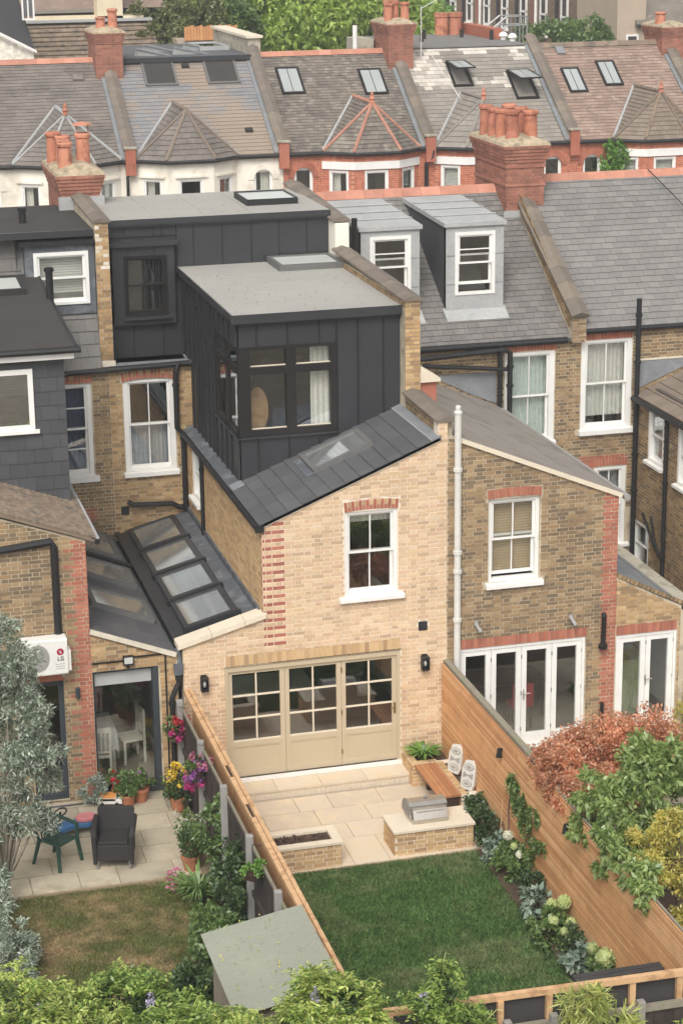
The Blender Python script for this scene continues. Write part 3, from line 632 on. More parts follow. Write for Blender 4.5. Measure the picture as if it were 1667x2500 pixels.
pipe(HA, [(1.36, 5.0, 4.56), (1.38, 5.0, 4.45), (1.38, 5.0, 2.98)], .04, collars=[(1.38, 5.0, 4.3), (1.38, 5.0, 3.1)])
# loft pod over the wing
rz = lambda x: 4.665+SL*(x-1.435)
fp = FY(2.4); fl = FX(1.6)
pod = part('loft_pod', MB().prism(fp, [(1.62, 7.2), (4.6, 7.2), (4.6, 7.66), (1.62, 7.66)], -.12, 0).prism(fp, [(3.41, rz(3.4)-.1), (4.6, rz(4.6)-.1), (4.6, 7.2), (3.41, 7.2)], -.12, 0).prism(fp, [(1.62, rz(1.6)-.1), (3.41, rz(3.4)-.1), (3.41, 5.56), (1.62, 5.56)], -.12, 0)
    .fb(fl, -7.45, -2.52, 7.2, 7.66, -.12, 0).fb(fl, -7.45, -4.28, 4.6, 7.2, -.12, 0).fb(fl, -4.28, -2.52, 4.6, 5.56, -.12, 0), 'zinc_dark', HA)
def panel(par, fr, poly, t=.022): return part('cladding_panel', MB().prism(fr, poly, 0.001, t), 'zinc', par)
def seam(par, fr, a, b0, b1, t=.05, w=.011): return part('standing_seam', MB().fb(fr, a-w, a+w, b0, b1, .0, t), 'zinc_dark', par)
g = .012
xs = [1.62, 1.95, 2.515, 3.094, 3.41]
for a, b in zip(xs, xs[1:]): panel(pod, fp, [(a+g, 7.205), (b-g, 7.205), (b-g, 7.64), (a+g, 7.64)])
for a in xs[1:]: seam(pod, fp, a, 7.2, 7.64)
xs = [3.42, 3.808, 4.285, 4.61]
for a, b in zip(xs, xs[1:]): panel(pod, fp, [(a+g, rz(a)), (b-g, rz(b)), (b-g, 7.64), (a+g, 7.64)])
for a in xs[1:-1]: seam(pod, fp, a, rz(a), 7.64)
xs = [1.61, 1.94, 2.505, 3.071, 3.42]
for a, b in zip(xs, xs[1:]): panel(pod, fp, [(a+g, rz(a)), (b-g, rz(b)), (b-g, 5.53), (a+g, 5.53)])
for a in xs[1:-1]: seam(pod, fp, a, rz(a), 5.53)
ys = [7.45, 7.0, 6.55, 6.1, 5.72, 5.4, 5.0, 4.6, 4.28]
for a, b in zip(ys, ys[1:]):
    if (a, b) == (6.1, 5.72): panel(pod, fl, [(-a+g, 4.66), (-b-g, 4.66), (-b-g, 5.3), (-a+g, 5.3)]); panel(pod, fl, [(-a+g, 7.32), (-b-g, 7.32), (-b-g, 7.64), (-a+g, 7.64)]); continue
    panel(pod, fl, [(-a+g, 4.66), (-b-g, 4.66), (-b-g, 7.64), (-a+g, 7.64)])
for a in ys: seam(pod, fl, -a, 4.66, 7.64, .05)
ys = [4.28, 3.85, 3.4, 2.95, 2.4]
for a, b in zip(ys, ys[1:]):
    panel(pod, fl, [(-a+g, 4.66), (-b-g, 4.66), (-b-g, 5.53), (-a+g, 5.53)]); panel(pod, fl, [(-a+g, 7.205), (-b-g, 7.205), (-b-g, 7.64), (-a+g, 7.64)])
for a in ys[1:-1]: seam(pod, fl, -a, 4.66, 5.53, .05); seam(pod, fl, -a, 7.2, 7.64, .05)
nw = part('slot_window', MB().ring(fl, -6.08, -5.74, 5.32, 7.32, -.02, .05, .05), 'zinc_dark', pod); pane(nw, fl, -6.03, -5.79, 5.37, 7.27, .02, 'glass_sky')
# pod fascia + roof
part('fascia', MB().box(1.5, 4.6, 2.27, 2.39, 7.63, 7.79).box(1.5, 1.585, 2.39, 7.5, 7.63, 7.79), 'zinc_dark', HA)
part('roof_edge_trim', MB().box(1.475, 4.61, 2.245, 2.27, 7.66, 7.822).box(1.475, 1.5, 2.27, 7.5, 7.70, 7.822), 'zinc', HA)
pr = part('flat_roof', MB().box(1.5, 4.61, 2.27, 7.5, 7.79, 7.815), 'felt_grey', HA)
for y in (3.3, 4.3, 5.3, 6.2): part('felt_lap', MB().box(1.51, 4.6, y, y+.09, 7.815, 7.822), 'felt_grey', pr)
def litter(par, x0, x1, y0, y1, z, n, m='bark', L=.04):
    P = np.stack([RNG.uniform(x0, x1, n), RNG.uniform(y0, y1, n), np.full(n, z)], 1); leafmesh('leaf_litter', P, L, L*.5, m, par, out=np.array([0, 0, -.2]), jitter=.8, up=2., kind='stuff')
litter(pr, 1.6, 4.5, 2.4, 6.2, 7.826, 90)
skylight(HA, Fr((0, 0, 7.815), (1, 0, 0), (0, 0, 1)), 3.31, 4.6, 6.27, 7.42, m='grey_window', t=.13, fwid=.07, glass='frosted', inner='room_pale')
# corner window
cw = part('window', MB().fb(fp, 1.6, 1.82, 5.57, 7.21, -.1, .04).fb(fp, 2.475, 2.655, 5.57, 7.21, -.1, .045).fb(fp, 3.30, 3.42, 5.57, 7.21, -.1, .045)
    .fb(fp, 1.82, 3.30, 7.15, 7.21, -.1, .04).fb(fp, 1.82, 3.30, 6.70, 6.84, -.1, .043).fb(fp, 1.82, 3.30, 5.57, 5.69, -.1, .043)
    .fb(fl, -4.28, -4.16, 5.57, 7.21, -.1, .03).fb(fl, -3.34, -3.22, 5.57, 7.21, -.1, .03).fb(fl, -4.16, -2.5, 7.13, 7.21, -.1, .03).fb(fl, -4.16, -2.5, 6.72, 6.84, -.1, .03).fb(fl, -4.16, -2.5, 5.57, 5.68, -.1, .03), 'black_window', HA, label='dark framed corner window of the black loft')
for q in ((1.82, 2.475), (2.655, 3.30)):
    for z in ((5.69, 6.70), (6.84, 7.15)): pane(cw, fp, *q, *z, -.03); part('bead', MB().fb(fp, q[0], q[1], z[0], z[0]+.018, -.03, -.012), 'stone_pale', cw)
for q in ((-4.16, -3.34), (-3.22, -2.52)):
    for z in ((5.68, 6.72), (6.84, 7.13)): pane(cw, fl, *q, *z, -.01, 'glass_sky')
part('sill', MB().fb(fp, 1.55, 3.45, 5.535, 5.565, 0, .09).fb(fl, -4.32, -2.31, 5.535, 5.565, 0, .07), 'zinc', cw)
folds(fp, 2.97, 3.36, 5.5, 7.2, -.2, .03, 4, 'curtain_white', cw); folds(fl, -3.0, -2.56, 5.5, 7.2, -.14, .03, 4, 'curtain_white', cw); folds(fl, -4.14, -3.85, 5.5, 7.2, -.14, .03, 3, 'curtain_white', cw)
rb = MB(); rb.quad((1.75, 6.9, 5.3), (4.55, 6.9, 5.3), (4.55, 6.9, 7.6), (1.75, 6.9, 7.6)).quad((4.55, 6.9, 5.3), (4.55, 2.53, 5.3), (4.55, 2.53, 7.6), (4.55, 6.9, 7.6)).quad((1.75, 2.53, 7.6), (4.55, 2.53, 7.6), (4.55, 6.9, 7.6), (1.75, 6.9, 7.6)).quad((1.75, 2.53, 5.3), (1.75, 6.9, 5.3), (4.55, 6.9, 5.3), (4.55, 2.53, 5.3))
part('room_interior', rb, 'room_mid', HA)
mi = part('oval_mirror', MB().prism(FY(2.95, 2.06, 5.3), [(.2*math.cos(i*math.pi/10), .62+.42*math.sin(i*math.pi/10)) for i in range(20)], 0, .03).fb(FY(2.95, 2.06, 5.3), -.1, -.06, 0, .3, -.05, .0).fb(FY(2.95, 2.06, 5.3), .06, .1, 0, .3, -.05, .0), 'pine', None, 'oval wooden mirror behind the corner window of the black loft', 'mirror')
part('bed', MB().box(2.5, 4.4, 3.6, 5.2, 5.3, 5.75).box(2.5, 4.4, 5.2, 5.3, 5.3, 6.2), 'curtain_blue', None, 'blue covered bed behind the corner window of the black loft', 'bed')
# main dormer of house A
YD = 7.5; fd = FY(YD)
dm = part('rear_dormer', MB().box(.1, 4.62, YD, YD+.15, 5.85, 8.66).box(.1, .22, YD, 10.6, 6.9, 8.66), 'zinc_dark', HA)
def strip(xs, z0, z1):
    for a, b in zip(xs, xs[1:]): panel(dm, fd, [(a+g, z0), (b-g, z0), (b-g, z1), (a+g, z1)])
    for a in xs[1:-1]: seam(dm, fd, a, z0, z1, .035)
strip([1.5, 1.841, 2.427, 3.021, 3.584, 4.164, 4.62], 7.5, 8.66)
strip([.12, .574, 1.177, 1.72], 5.9, 6.72); strip([.12, .469, 1.032, 1.206, 1.5], 8.46, 8.66); strip([1.36, 1.62], 6.72, 7.5)
part('fascia', MB().box(.08, 4.64, YD-.1, YD-.001, 8.665, 8.79).box(.08, 4.64, YD-.12, YD-.1, 8.7, 8.815), 'zinc', HA)
mr = part('flat_roof', MB().box(.09, 4.63, YD-.1, 10.7, 8.792, 8.81), 'felt_grey', HA)
for x in (1.1, 2.1, 3.05): part('felt_lap', MB().box(x, x+.09, YD-.09, 10.6, 8.81, 8.816), 'felt_grey', mr)
litter(mr, .2, 4.5, 7.5, 10.4, 8.82, 50)
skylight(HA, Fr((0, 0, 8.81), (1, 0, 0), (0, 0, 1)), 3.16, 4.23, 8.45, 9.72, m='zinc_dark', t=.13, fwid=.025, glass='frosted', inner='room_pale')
fd2 = FY(YD-.16)
db = part('dormer_box', MB().box(.18, .40, YD-.16, YD, 6.72, 8.3).box(1.28, 1.42, YD-.16, YD, 6.72, 8.3).box(.40, 1.28, YD-.16, YD, 8.1, 8.3).box(.40, 1.28, YD-.16, YD, 6.72, 6.88), 'zinc', HA)
for a in (.5, 1.02): seam(db, fd2, a, 8.1, 8.3, .012)
part('canopy', MB().prism(Fr((.13, 0, 0), (0, 1, 0), (1, 0, 0)), [(YD-.26, 8.3), (YD, 8.3), (YD, 8.44), (YD-.26, 8.40)], 0, 1.36), 'zinc', db)
part('sub_sill', MB().box(.36, 1.32, YD-.24, YD-.161, 6.83, 6.88), 'zinc', db)
sash(HA, fd2, .40, 1.28, 6.88, 8.1, c=-.06, m='black_window', sill=False, jw=.05, head=.05, sw=.05, curtain=[('curtain_white', .02, .98, .9, 1.0)])
# gutter and pipes, rear of A
gutter(HA, (-.9, 6.72, 5.98), (1.55, 6.72, 6.02), .06)
part('lead_gutter_lining', MB().prism(Fr((-.02, 0, 0), (0, 1, 0), (1, 0, 0)), [(6.74, 6.0), (7.5, 6.0), (7.5, 6.04), (6.74, 6.04)], 0, 1.7), 'lead', HA)
pipe(HA, [(1.32, 6.70, 6.05), (1.26, 6.68, 5.9), (1.24, 6.68, 5.7), (1.24, 6.68, 4.72), (1.36, 6.68, 4.58), (1.36, 6.68, 3.0)], .055, collars=[(1.24, 6.68, 5.6), (1.36, 6.68, 4.5), (1.36, 6.68, 3.1)])
pipe(HA, [(.2, 6.74, 3.26), (.3, 6.7, 3.2), (1.1, 6.7, 3.16), (1.22, 6.7, 3.08), (1.4, 6.7, 3.06)], .05, name='waste_pipe')
part('air_brick', MB().fb(f6, .06, .22, 2.98, 3.15, 0, .03), 'black_metal', HA)
# side extension roof with four rooflights
s2 = .2614; t2 = math.atan(s2); c2 = math.cos(t2)
fe = Fr((-.06, 0, 2.58), (0, -1, 0), (-math.sin(t2), 0, math.cos(t2))); be = lambda x: (x+.06)/c2
AL = ((5.2, 6.58), (3.66, 5.04), (2.12, 3.50), (.58, 1.96))
er = wall(HA, fe, [(-6.78, 0), (-.2, 0), (-.2, be(1.42)), (-6.78, be(1.42))], [(-b+.07, -a-.07, be(.17)+.07, be(1.1)-.07) for a, b in AL], 'zinc', t=.08, name='extension_roof')
for k, (y0, y1) in enumerate(AL):
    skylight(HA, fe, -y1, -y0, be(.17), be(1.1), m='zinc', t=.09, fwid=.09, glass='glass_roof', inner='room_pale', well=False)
    part('lead_roll', MB().fb(fe, -y0+.03, -y0+.11, be(.12), be(1.16), 0, .1), 'zinc_dark', er)
for k in range(6): part('lead_sheet', MB().fb(fe, -.25-1.08*(k+1), -.25-1.08*k-.012, be(1.14), be(1.40), 0, .012+.003*(k % 2)), 'lead_dark', er)
part('lead_upstand', MB().box(1.38, 1.425, .2, 6.78, 2.93, 3.08), 'lead_dark', HA)
part('edge_upstand', MB().fb(fe, -6.78, -.2, -.02, .07, -.1, .05), 'zinc', er)
cp = part('coping_stone', MB().prism(f0, [(-.07, 2.56), (.42, 2.69), (.42, 2.79), (-.07, 2.66)], -.3, .06), 'stone_pale', HA)
fc = Fr((-.08, -.06, 2.60), (1, 0, 0), (0, -1, 0))
cp.data.clear_geometry(); tmp = MB(); L3 = [(-.09, .50), (.504, 1.09), (1.094, 1.465)]
zc = lambda x: 2.585+.272*(x+.08)
for x0, x1 in L3: tmp.prism(FY(0), [(x0, zc(x0)-.02), (x1-.004, zc(x1)-.02), (x1-.004, zc(x1)+.07), (x0, zc(x0)+.07)], -.3, .07)
me = mkmesh('coping_stone', [tuple(Vector(q)-woff(HA)) for q in tmp.v], tmp.f, 'stone_pale'); cp.data = me
part('hopper', MB().prism(FY(-.0), [(-.16, 2.1), (-.02, 2.1), (.0, 2.3), (-.18, 2.3)], -.12, .05), 'lead_dark', HA)
pipe(HA, [(-.06, .1, 2.55), (-.07, .02, 2.2)], .06, 'lead_dark', name='gutter_outlet')
pipe(HA, [(-.09, 0, 2.1), (-.09, 0, 1.95), (-.16, -.02, 1.82), (-.22, -.04, 1.7), (-.22, -.04, .02)], .045, collars=[(-.09, 0, 2.05), (-.22, -.04, 1.6)])
# parapets of A
def coping(house, par, x0, x1, pts, m='coping_tile', seg=.3, t=.05, over=.05, name='coping_tile', peak=.05):
    """ridge-shaped coping tiles along a line of (y, z) points; each tile a part"""
    for (ya, za), (yb, zb) in zip(pts, pts[1:]):
        L = math.hypot(yb-ya, zb-za); n = max(1, round(L/seg)); d = Vector((0, (yb-ya)/L, (zb-za)/L)); nn = Vector((1, 0, 0)).cross(d)
        fr = Fr((0, ya, za), (1, 0, 0), -d)       # a = x, b = up, c = back along -d
        xm = (x0+x1)/2
        for i in range(n):
            o = part(name, MB().prism(fr, [(x0-over, 0), (x1+over, 0), (x1+over, t*.7), (xm, t+peak), (x0-over, t*.7)], -(i+1)*L/n+.006, -i*L/n), m, par)
pw = part('party_wall', MB().box(4.6, 4.88, 2.05, 6.95, 5.6, 7.93), 'mortar_old', HA)
fpw = FY(2.05); bricks(HA, pw, fpw, [(4.6, 6.1), (4.88, 6.1), (4.88, 7.93), (4.6, 7.93)], (), 'brick_warm', ch=.075)
fpx = FX(4.6); bricks(HA, pw, fpx, [(-7.0, 7.81), (-2.05, 7.81), (-2.05, 7.93), (-7.0, 7.93)], (), 'brick_old')
coping(HA, pw, 4.6, 4.88, [(2.0, 7.93), (7.0, 8.06)], seg=.24)
pw2 = part('party_wall', MB().prism(Fr((4.62, 0, 0), (0, 1, 0), (1, 0, 0)), [(6.95, 6.0), (11.2, 6.0), (11.2, 8.80), (7.2, 8.62), (6.95, 8.58)], 0, .28), 'stucco', HA)
coping(HA, pw2, 4.62, 4.9, [(7.0, 8.62), (11.2, 8.84)], seg=.3, m='coping_tile')
lp = part('low_parapet', MB().box(4.6, 4.86, .12, 2.04, 5.7, 6.20), 'mortar_old', HA)
bricks(HA, lp, FX(4.6), [(-2.04, 5.85), (-.12, 5.85), (-.12, 6.2), (-2.04, 6.2)], (), 'brick_old')
coping(HA, lp, 4.58, 4.86, [(-.03, 6.2), (2.04, 6.24)], seg=.9)
pp = part('party_wall', MB().prism(Fr((-.2, 0, 0), (0, 1, 0), (1, 0, 0)), [(6.86, 5.95), (10.8, 5.95), (10.8, 8.98), (6.86, 8.86)], 0, .26), 'mortar_old', HA)
bricks(HA, pp, FY(6.86), [(-.2, 6.15), (.06, 6.15), (.06, 8.86), (-.2, 8.86)], (), 'brick_warm', ch=.078, red=lambda a, r, ac: 'brick_white' if (r > 100 and random.random() < .38) else None)
coping(HA, pp, -.2, .06, [(6.82, 8.87), (10.0, 8.98)], seg=.8)
part('render_skirt', MB().box(-.22, .09, 6.83, 6.86, 6.0, 6.14), 'mortar_pale', pp)
# white soil pipe on the boundary
pipe(HA, [(4.905, -.07, -.02), (4.905, -.07, 6.36)], .06, 'pipe_white', collars=[(4.905, -.07, z) for z in (5.35, 3.85, 3.5, 2.6)], name='soil_pipe')
part('cowl', MB().lathe((4.905, -.07, 6.35), [(.075, 0), (.075, .03), (.05, .05), (.05, .12), (.03, .14)], 10), 'pipe_white', HA)

# chimney stacks
def stack(house, x0, x1, y0, y1, z0, z1, flare, spots, m='brick_stack', mort='mortar_red', bandz=()):
    zf = z1-flare*5
    mb = MB().box(x0, x1, y0, y1, z0, zf)
    for i in range(5):
        e = .022*(i+1); mb.box(x0-e, x1+e, y0-e, y1+e, zf+i*flare, zf+(i+1)*flare)
    st = part('chimney_stack', mb, mort, house)
    fy = FY(y0); fx = FX(x0)
    bricks(house, st, fy, [(x0, z0), (x1, z0), (x1, zf), (x0, zf)], (), m, ch=.075, header=True)
    bricks(house, st, fx, [(-y1, z0), (-y0, z0), (-y0, zf), (-y1, zf)], (), m, ch=.075)
    for i in range(5):
        e = .022*(i+1); za = zf+i*flare
        bricks(house, st, FY(y0-e), [(x0-e, za), (x1+e, za), (x1+e, za+flare), (x0-e, za+flare)], (), m, ch=.075, b_start=za)
        bricks(house, st, FX(x0-e), [(-y1-e, za), (-y0+e, za), (-y0+e, za+flare), (-y1-e, za+flare)], (), m, ch=.075, b_start=za)
    for zb in bandz: part('string_course', MB().box(x0-.03, x1+.03, y0-.03, y1+.03, zb, zb+.06), 'brick_stack', st)
    X0, X1, Y0, Y1 = x0-.11, x1+.11, y0-.11, y1+.11; xm, ym = (x0+x1)/2, (y0+y1)/2
    P = [(X0, Y0, z1), (X1, Y0, z1), (X1, Y1, z1), (X0, Y1, z1), (X0+.02, Y0+.02, z1+.06), (X1-.02, Y0+.02, z1+.06), (X1-.02, Y1-.02, z1+.06), (X0+.02, Y1-.02, z1+.06), (xm-.16, Y0+.4, z1+.2), (xm+.16, Y0+.4, z1+.2), (xm+.16, Y1-.4, z1+.2), (xm-.16, Y1-.4, z1+.2)]
    part('flaunching', MB().add(P, [(0, 1, 5, 4), (1, 2, 6, 5), (2, 3, 7, 6), (3, 0, 4, 7), (4, 5, 9, 8), (5, 6, 10, 9), (6, 7, 11, 10), (7, 4, 8, 11), (8, 9, 10, 11)]), 'flaunch', st)
    pots(st, spots); return st
mat('brick_white', [S(226,214,196), S(214,200,180), S(206,190,164)], .9, .08, 3)
SA = stack(HA, -.44, .36, 9.8, 11.9, 8.3, 9.42, .075, [(-.28, 10.15, 9.5, .56, .145), (-.25, 10.6, 9.55, .52, .14), (-.2, 11.05, 9.55, .55, .15), (.18, 10.75, 9.55, .62, .15), (-.36, 11.35, 9.55, .6, .15)])
part('rain_cap', MB().lathe((.18, 10.75, 10.34), [(.22, 0), (.2, .02), (.03, .06)], 12).tube([(.06, 10.7, 10.1), (.06, 10.7, 10.36)], .012, 5).tube([(.3, 10.7, 10.1), (.3, 10.7, 10.36)], .012, 5), 'terracotta_pot', SA)
part('lead_flashing', MB().box(-.5, .44, 9.72, 9.82, 8.6, 8.98), 'lead_pale', HA)
# ================================================================== HOUSE Z (left neighbour)
HZ = thing('terraced_house', 'left neighbour terraced house with red brick corner and slate hung loft box', 'house', (-3, 3, -.5))
wl_h = (-2.62, -2.05, .02, 2.22)
wz = wall(HZ, f0, [(-5.6, -.5), (-1.57, -.5), (-1.57, 4.66), (-5.6, 6.1)], [wl_h], 'mortar_old', name='rear_wall')
def quoinZ(a, r, ac): return 'brick_red' if (ac > -1.57-(.36 if (r//2) % 2 else .25) and (r % 4 != 3 or ac > -1.75)) else None
bricks(HZ, wz, f0, [(-3.6, -.1), (-1.57, -.1), (-1.57, 4.62), (-3.6, 5.36)], [wl_h, (-2.7, -2.03, 2.2, 2.4)], 'brick_old', red=quoinZ)
part('lintel', MB().fb(f0, -2.7, -2.03, 2.22, 2.4, -.1, .004), 'brick_red', HZ)
pd = part('patio_door', MB().ring(f0, -2.62, -2.05, .02, 2.22, -.14, -.06, .09, .1, .1), 'dark_frame', HZ); pane(pd, f0, -2.53, -2.14, .12, 2.12, -.1)
room(HZ, f0, -5, -1.7, 0, 2.5, depth=3, m='room_mid')
# side extension of Z
dz_h = (-1.56, -.43, .1, 2.3)
wz2 = wall(HZ, f0, [(-1.57, -.5), (-.1, -.5), (-.1, 2.48), (-1.57, 3.04)], [dz_h], 'mortar_old', name='extension_wall')
bricks(HZ, wz2, f0, [(-1.565, -.1), (-.1, -.1), (-.1, 2.46), (-1.565, 3.02)], [(-1.57, -.40, -.2, 2.3)], 'brick_warm')
gd = part('glazed_door', MB().fb(f0, -1.56, -1.52, .1, 2.3, -.2, -.08).fb(f0, -.53, -.43, .1, 2.3, -.22, -.02).fb(f0, -1.52, -.53, 2.24, 2.3, -.2, -.08).fb(f0, -1.56, -.40, .02, .1, -.2, .04), 'dark_frame', HZ, label='dark framed glazed opening to the neighbour dining room')
pane(gd, f0, -1.52, -.53, .1, 2.24, -.16); part('roller_blind', MB().fb(f0, -1.54, -.54, 2.0, 2.27, -.15, -.12), 'blind_grey', gd)
dr = MB(); dr.quad((-1.6, .3, 2.5), (-1.6, 6.5, 2.5), (-3.6, 6.5, 2.5), (-3.6, .3, 2.5)).quad((-.3, .25, .1), (-.3, 6.5, .1), (-.3, 6.5, 2.5), (-.3, .25, 2.5)).quad((-3.6, 6.5, .1), (-.3, 6.5, .1), (-.3, 6.5, 2.5), (-3.6, 6.5, 2.5)).quad((-3.6, .3, .1), (-3.6, 6.5, .1), (-3.6, 6.5, 2.5), (-3.6, .3, 2.5))
part('room_interior', dr, 'room_pale', HZ); part('room_floor', MB().quad((-3.6, .2, .1), (-.3, .2, .1), (-.3, 6.5, .1), (-3.6, 6.5, .1)), 'fence_grey', HZ)
part('skirting', MB().box(-.33, -.3, .3, 6.4, .1, .25), 'white_paint', HZ)
fl_ = thing('floodlight', 'white floodlight above the neighbour glazed opening', 'floodlight', (-.95, -.05, 2.38))
part('housing', MB().fb(f0, -1.04, -.86, 2.4, 2.56, .03, .1), 'black_metal', fl_); part('lamp_face', MB().fb(f0, -1.02, -.88, 2.43, 2.54, .1, .108), 'frosted', fl_); part('bracket', MB().fb(f0, -.97, -.93, 2.33, 2.4, .008, .06), 'black_metal', fl_)
part('cable_trunking', MB().fb(f0, -1.56, -1.04, 2.45, 2.475, .008, .03).fb(f0, -.86, -.30, 2.50, 2.525, .008, .03).fb(f0, -.32, -.295, .3, 2.5, .008, .03), 'black_metal', HZ)
sz_ = -.394; tz = math.atan(.394); cz_ = math.cos(tz)
fze = Fr((-.12, 0, 2.49), (0, 1, 0), (math.sin(tz), 0, math.cos(tz)))   # a=y, b upslope towards -X
bz = lambda x: (-.12-x)/cz_
zl = [(1.4, 2.5), (3.3, 4.45), (5.1, 6.6)]
zer = wall(HZ, fze, [(-.05, 0), (6.78, 0), (6.78, bz(-1.57)), (-.05, bz(-1.57))], [(a+.07, b-.07, bz(-.25)+.07, bz(-1.35)-.07) for a, b in zl], 'slate_new', t=.06, name='extension_roof')
tiles(HZ, zer, fze, [(-.05, 0), (6.78, 0), (6.78, bz(-1.57)), (-.05, bz(-1.57))], [(a, b, bz(-.25), bz(-1.35)) for a, b in zl], w=.5, g=.27, m='slate_new')
for a, b in zl: skylight(HZ, fze, a, b, bz(-.25), bz(-1.35), t=.1, fwid=.09, m='grey_window', inner='blind_white', well=False)
part('verge', MB().fb(fze, -.06, -.01, 0, bz(-1.57), -.05, .028), 'mortar_pale', HZ)
pipe(HZ, [(-1.5, 4.75, 3.15), (-.25, 4.75, 2.62), (-.08, 4.75, 2.56)], .04, name='waste_pipe')
part('valley_gutter', MB().box(-.15, -.045, .05, 6.75, 2.40, 2.46), 'black_metal', HZ)
# wing roof of Z with clay tiles
tw = math.atan(.37); fzw = Fr((-1.40, 0, 4.70), (0, 1, 0), (math.sin(tw), 0, math.cos(tw))); bw_ = lambda x: (-1.40-x)/math.cos(tw)
zwr = part('wing_roof', MB().prism(fzw, [(-.06, 0), (6.8, 0), (6.8, bw_(-5.6)), (-.06, bw_(-5.6))], -.07, 0), 'tile_brown', HZ)
tiles(HZ, zwr, fzw, [(-.07, 0), (2.4, 0), (2.4, bw_(-3.7)), (-.07, bw_(-3.7))], (), w=.16, g=.1, m='tile_brown', t=.012)
gutter(HZ, (-1.38, -.08, 4.63), (-1.38, 6.7, 4.63), .05)
part('lead_gutter', MB().box(-1.46, -1.34, -.06, 6.7, 4.68, 4.70), 'lead_pale', HZ)
# loft box of Z
fzp = FY(2.05)
zp = part('loft_box', MB().box(-5.6, -1.52, 2.05, 7.3, 4.5, 7.35), 'slate_hung', HZ)
zwin = (-3.2, -2.07, 6.1, 7.17)
tiles(HZ, zp, fzp, [(-3.7, 4.6), (-1.52, 4.6), (-1.52, 7.3), (-3.7, 7.3)], [zwin, (-3.7, -1.5, 3, 4.75)], w=.3, g=.25, m='slate_hung', kind='hung_slate', t=.01, lift=.008)
zw = part('window', MB().ring(fzp, *zwin, -.02, .05, .09).fb(fzp, -3.3, -2.0, 6.04, 6.1, 0, .09), 'white_paint', HZ)
room(HZ, fzp, -3.1, -2.12, 6.15, 7.1, c=.0, depth=.02, m='room_mid')
pane(zw, fzp, -3.11, -2.16, 6.19, 7.08, .03, 'glass_sky'); slats(zw, fzp, -3.1, -2.17, 6.7, 7.07, .012, m='blind_white')
part('fascia', MB().box(-5.6, -1.36, 1.85, 2.04, 7.34, 7.5), 'white_paint', HZ)
zr_ = part('flat_roof', MB().prism(Fr((0, 0, 0), (0, 1, 0), (1, 0, 0)), [(1.83, 7.5), (7.35, 7.84), (7.35, 7.9), (1.83, 7.56)], -5.6, -1.34), 'felt_dark', HZ)
part('roof_edge_trim', MB().prism(Fr((0, 0, 0), (0, 1, 0), (1, 0, 0)), [(1.8, 7.47), (7.35, 7.81), (7.35, 7.91), (1.8, 7.57)], -1.34, -1.29), 'black_metal', HZ); part('gutter', MB().tube([(-5.6, 1.79, 7.5), (-1.25, 1.79, 7.5)], .055, 8), 'black_metal', HZ)
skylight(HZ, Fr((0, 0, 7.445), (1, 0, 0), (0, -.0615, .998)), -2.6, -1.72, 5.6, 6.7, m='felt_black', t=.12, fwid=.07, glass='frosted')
pipe(HZ, [(-1.32, 5.2, 6.9), (-1.32, 5.2, 8.35)], .07, 'black_metal', collars=[(-1.32, 5.2, 8.3)], name='vent_pipe')
# main rear wall and roof of Z
lw_h = (-1.5, -.43, 3.86, 5.74)
wz6 = wall(HZ, f6, [(-5.6, 2.0), (0, 2.0), (0, 5.98), (-5.6, 5.98)], [lw_h], 'mortar_old', name='main_wall')
bricks(HZ, wz6, f6, [(-1.6, 2.3), (-.07, 2.3), (-.07, 5.95), (-1.6, 5.95)], [(-1.52, -.4, 3.76, 5.95)], 'brick_old', red=lambda a, r, ac: 'brick_red' if (40 <= r <= 43 and -1.1 < ac < -.4) else None)
soldiers(HZ, wz6, f6, -1.5, -.4, 5.74, 5.93, 15, 'brick_red', rise=.0, alt=True, m2='brick_warm')
sash(HZ, f6, *lw_h, c=-.07, curtain=[('curtain_blue', 0, 1, 0, 1)], sillw=.09, sillh=.12, jw=.09, cols=1, up_rows=2, lo_rows=2)
tm = math.atan(2.6/4.0)
YZ = 7.0
zm = part('mansard', MB().prism(Fr((-5.6, 0, 0), (0, 1, 0), (1, 0, 0)), [(6.72, 6.02), (7.42, 8.62), (10.8, 8.62), (10.8, 6.02)], 0, 5.4), 'slate_b', HZ)
la = math.atan2(2.6, .7); fzm = Fr((0, 6.72, 6.02), (1, 0, 0), (0, -math.sin(la), math.cos(la)))
tiles(HZ, zm, fzm, [(-2.4, 0), (-.22, 0), (-.22, 2.68), (-2.4, 2.68)], [(-1.62, -.2, 1.15, 2.6)], w=.3, g=.25, m='slate_b')
fzd = FY(6.95)
zd = part('dormer', MB().box(-1.56, -1.40, 6.95, 7.5, 7.1, 8.46).box(-.34, -.22, 6.95, 7.5, 7.1, 8.46).box(-1.40, -.34, 6.95, 7.5, 8.33, 8.46).box(-1.40, -.34, 6.95, 7.5, 7.1, 7.3), 'lead_dark', HZ)
sash(HZ, fzd, -1.40, -.34, 7.3, 8.33, c=-.02, sill=False, cols=1, blind=('blind_white', 0, 1), jw=.07)
part('dormer_roof', MB().box(-1.66, -.21, 6.85, 7.6, 8.47, 8.55), 'black_metal', zd)
part('flat_roof', MB().box(-5.6, -.21, 7.05, 10.6, 8.62, 8.72), 'felt_dark', HZ); part('roof_edge_trim', MB().box(-5.6, -.22, 6.98, 7.05, 8.6, 8.73), 'zinc', HZ)
pipe(HZ, [(-1.42, 8.3, 8.7), (-1.42, 8.3, 9.02)], .07, collars=[(-1.42, 8.3, 9.0)], name='vent_pipe')
part('gutter', MB().tube([(-1.6, 6.66, 5.95), (-.9, 6.68, 5.97)], .06, 8), 'black_metal', HZ)
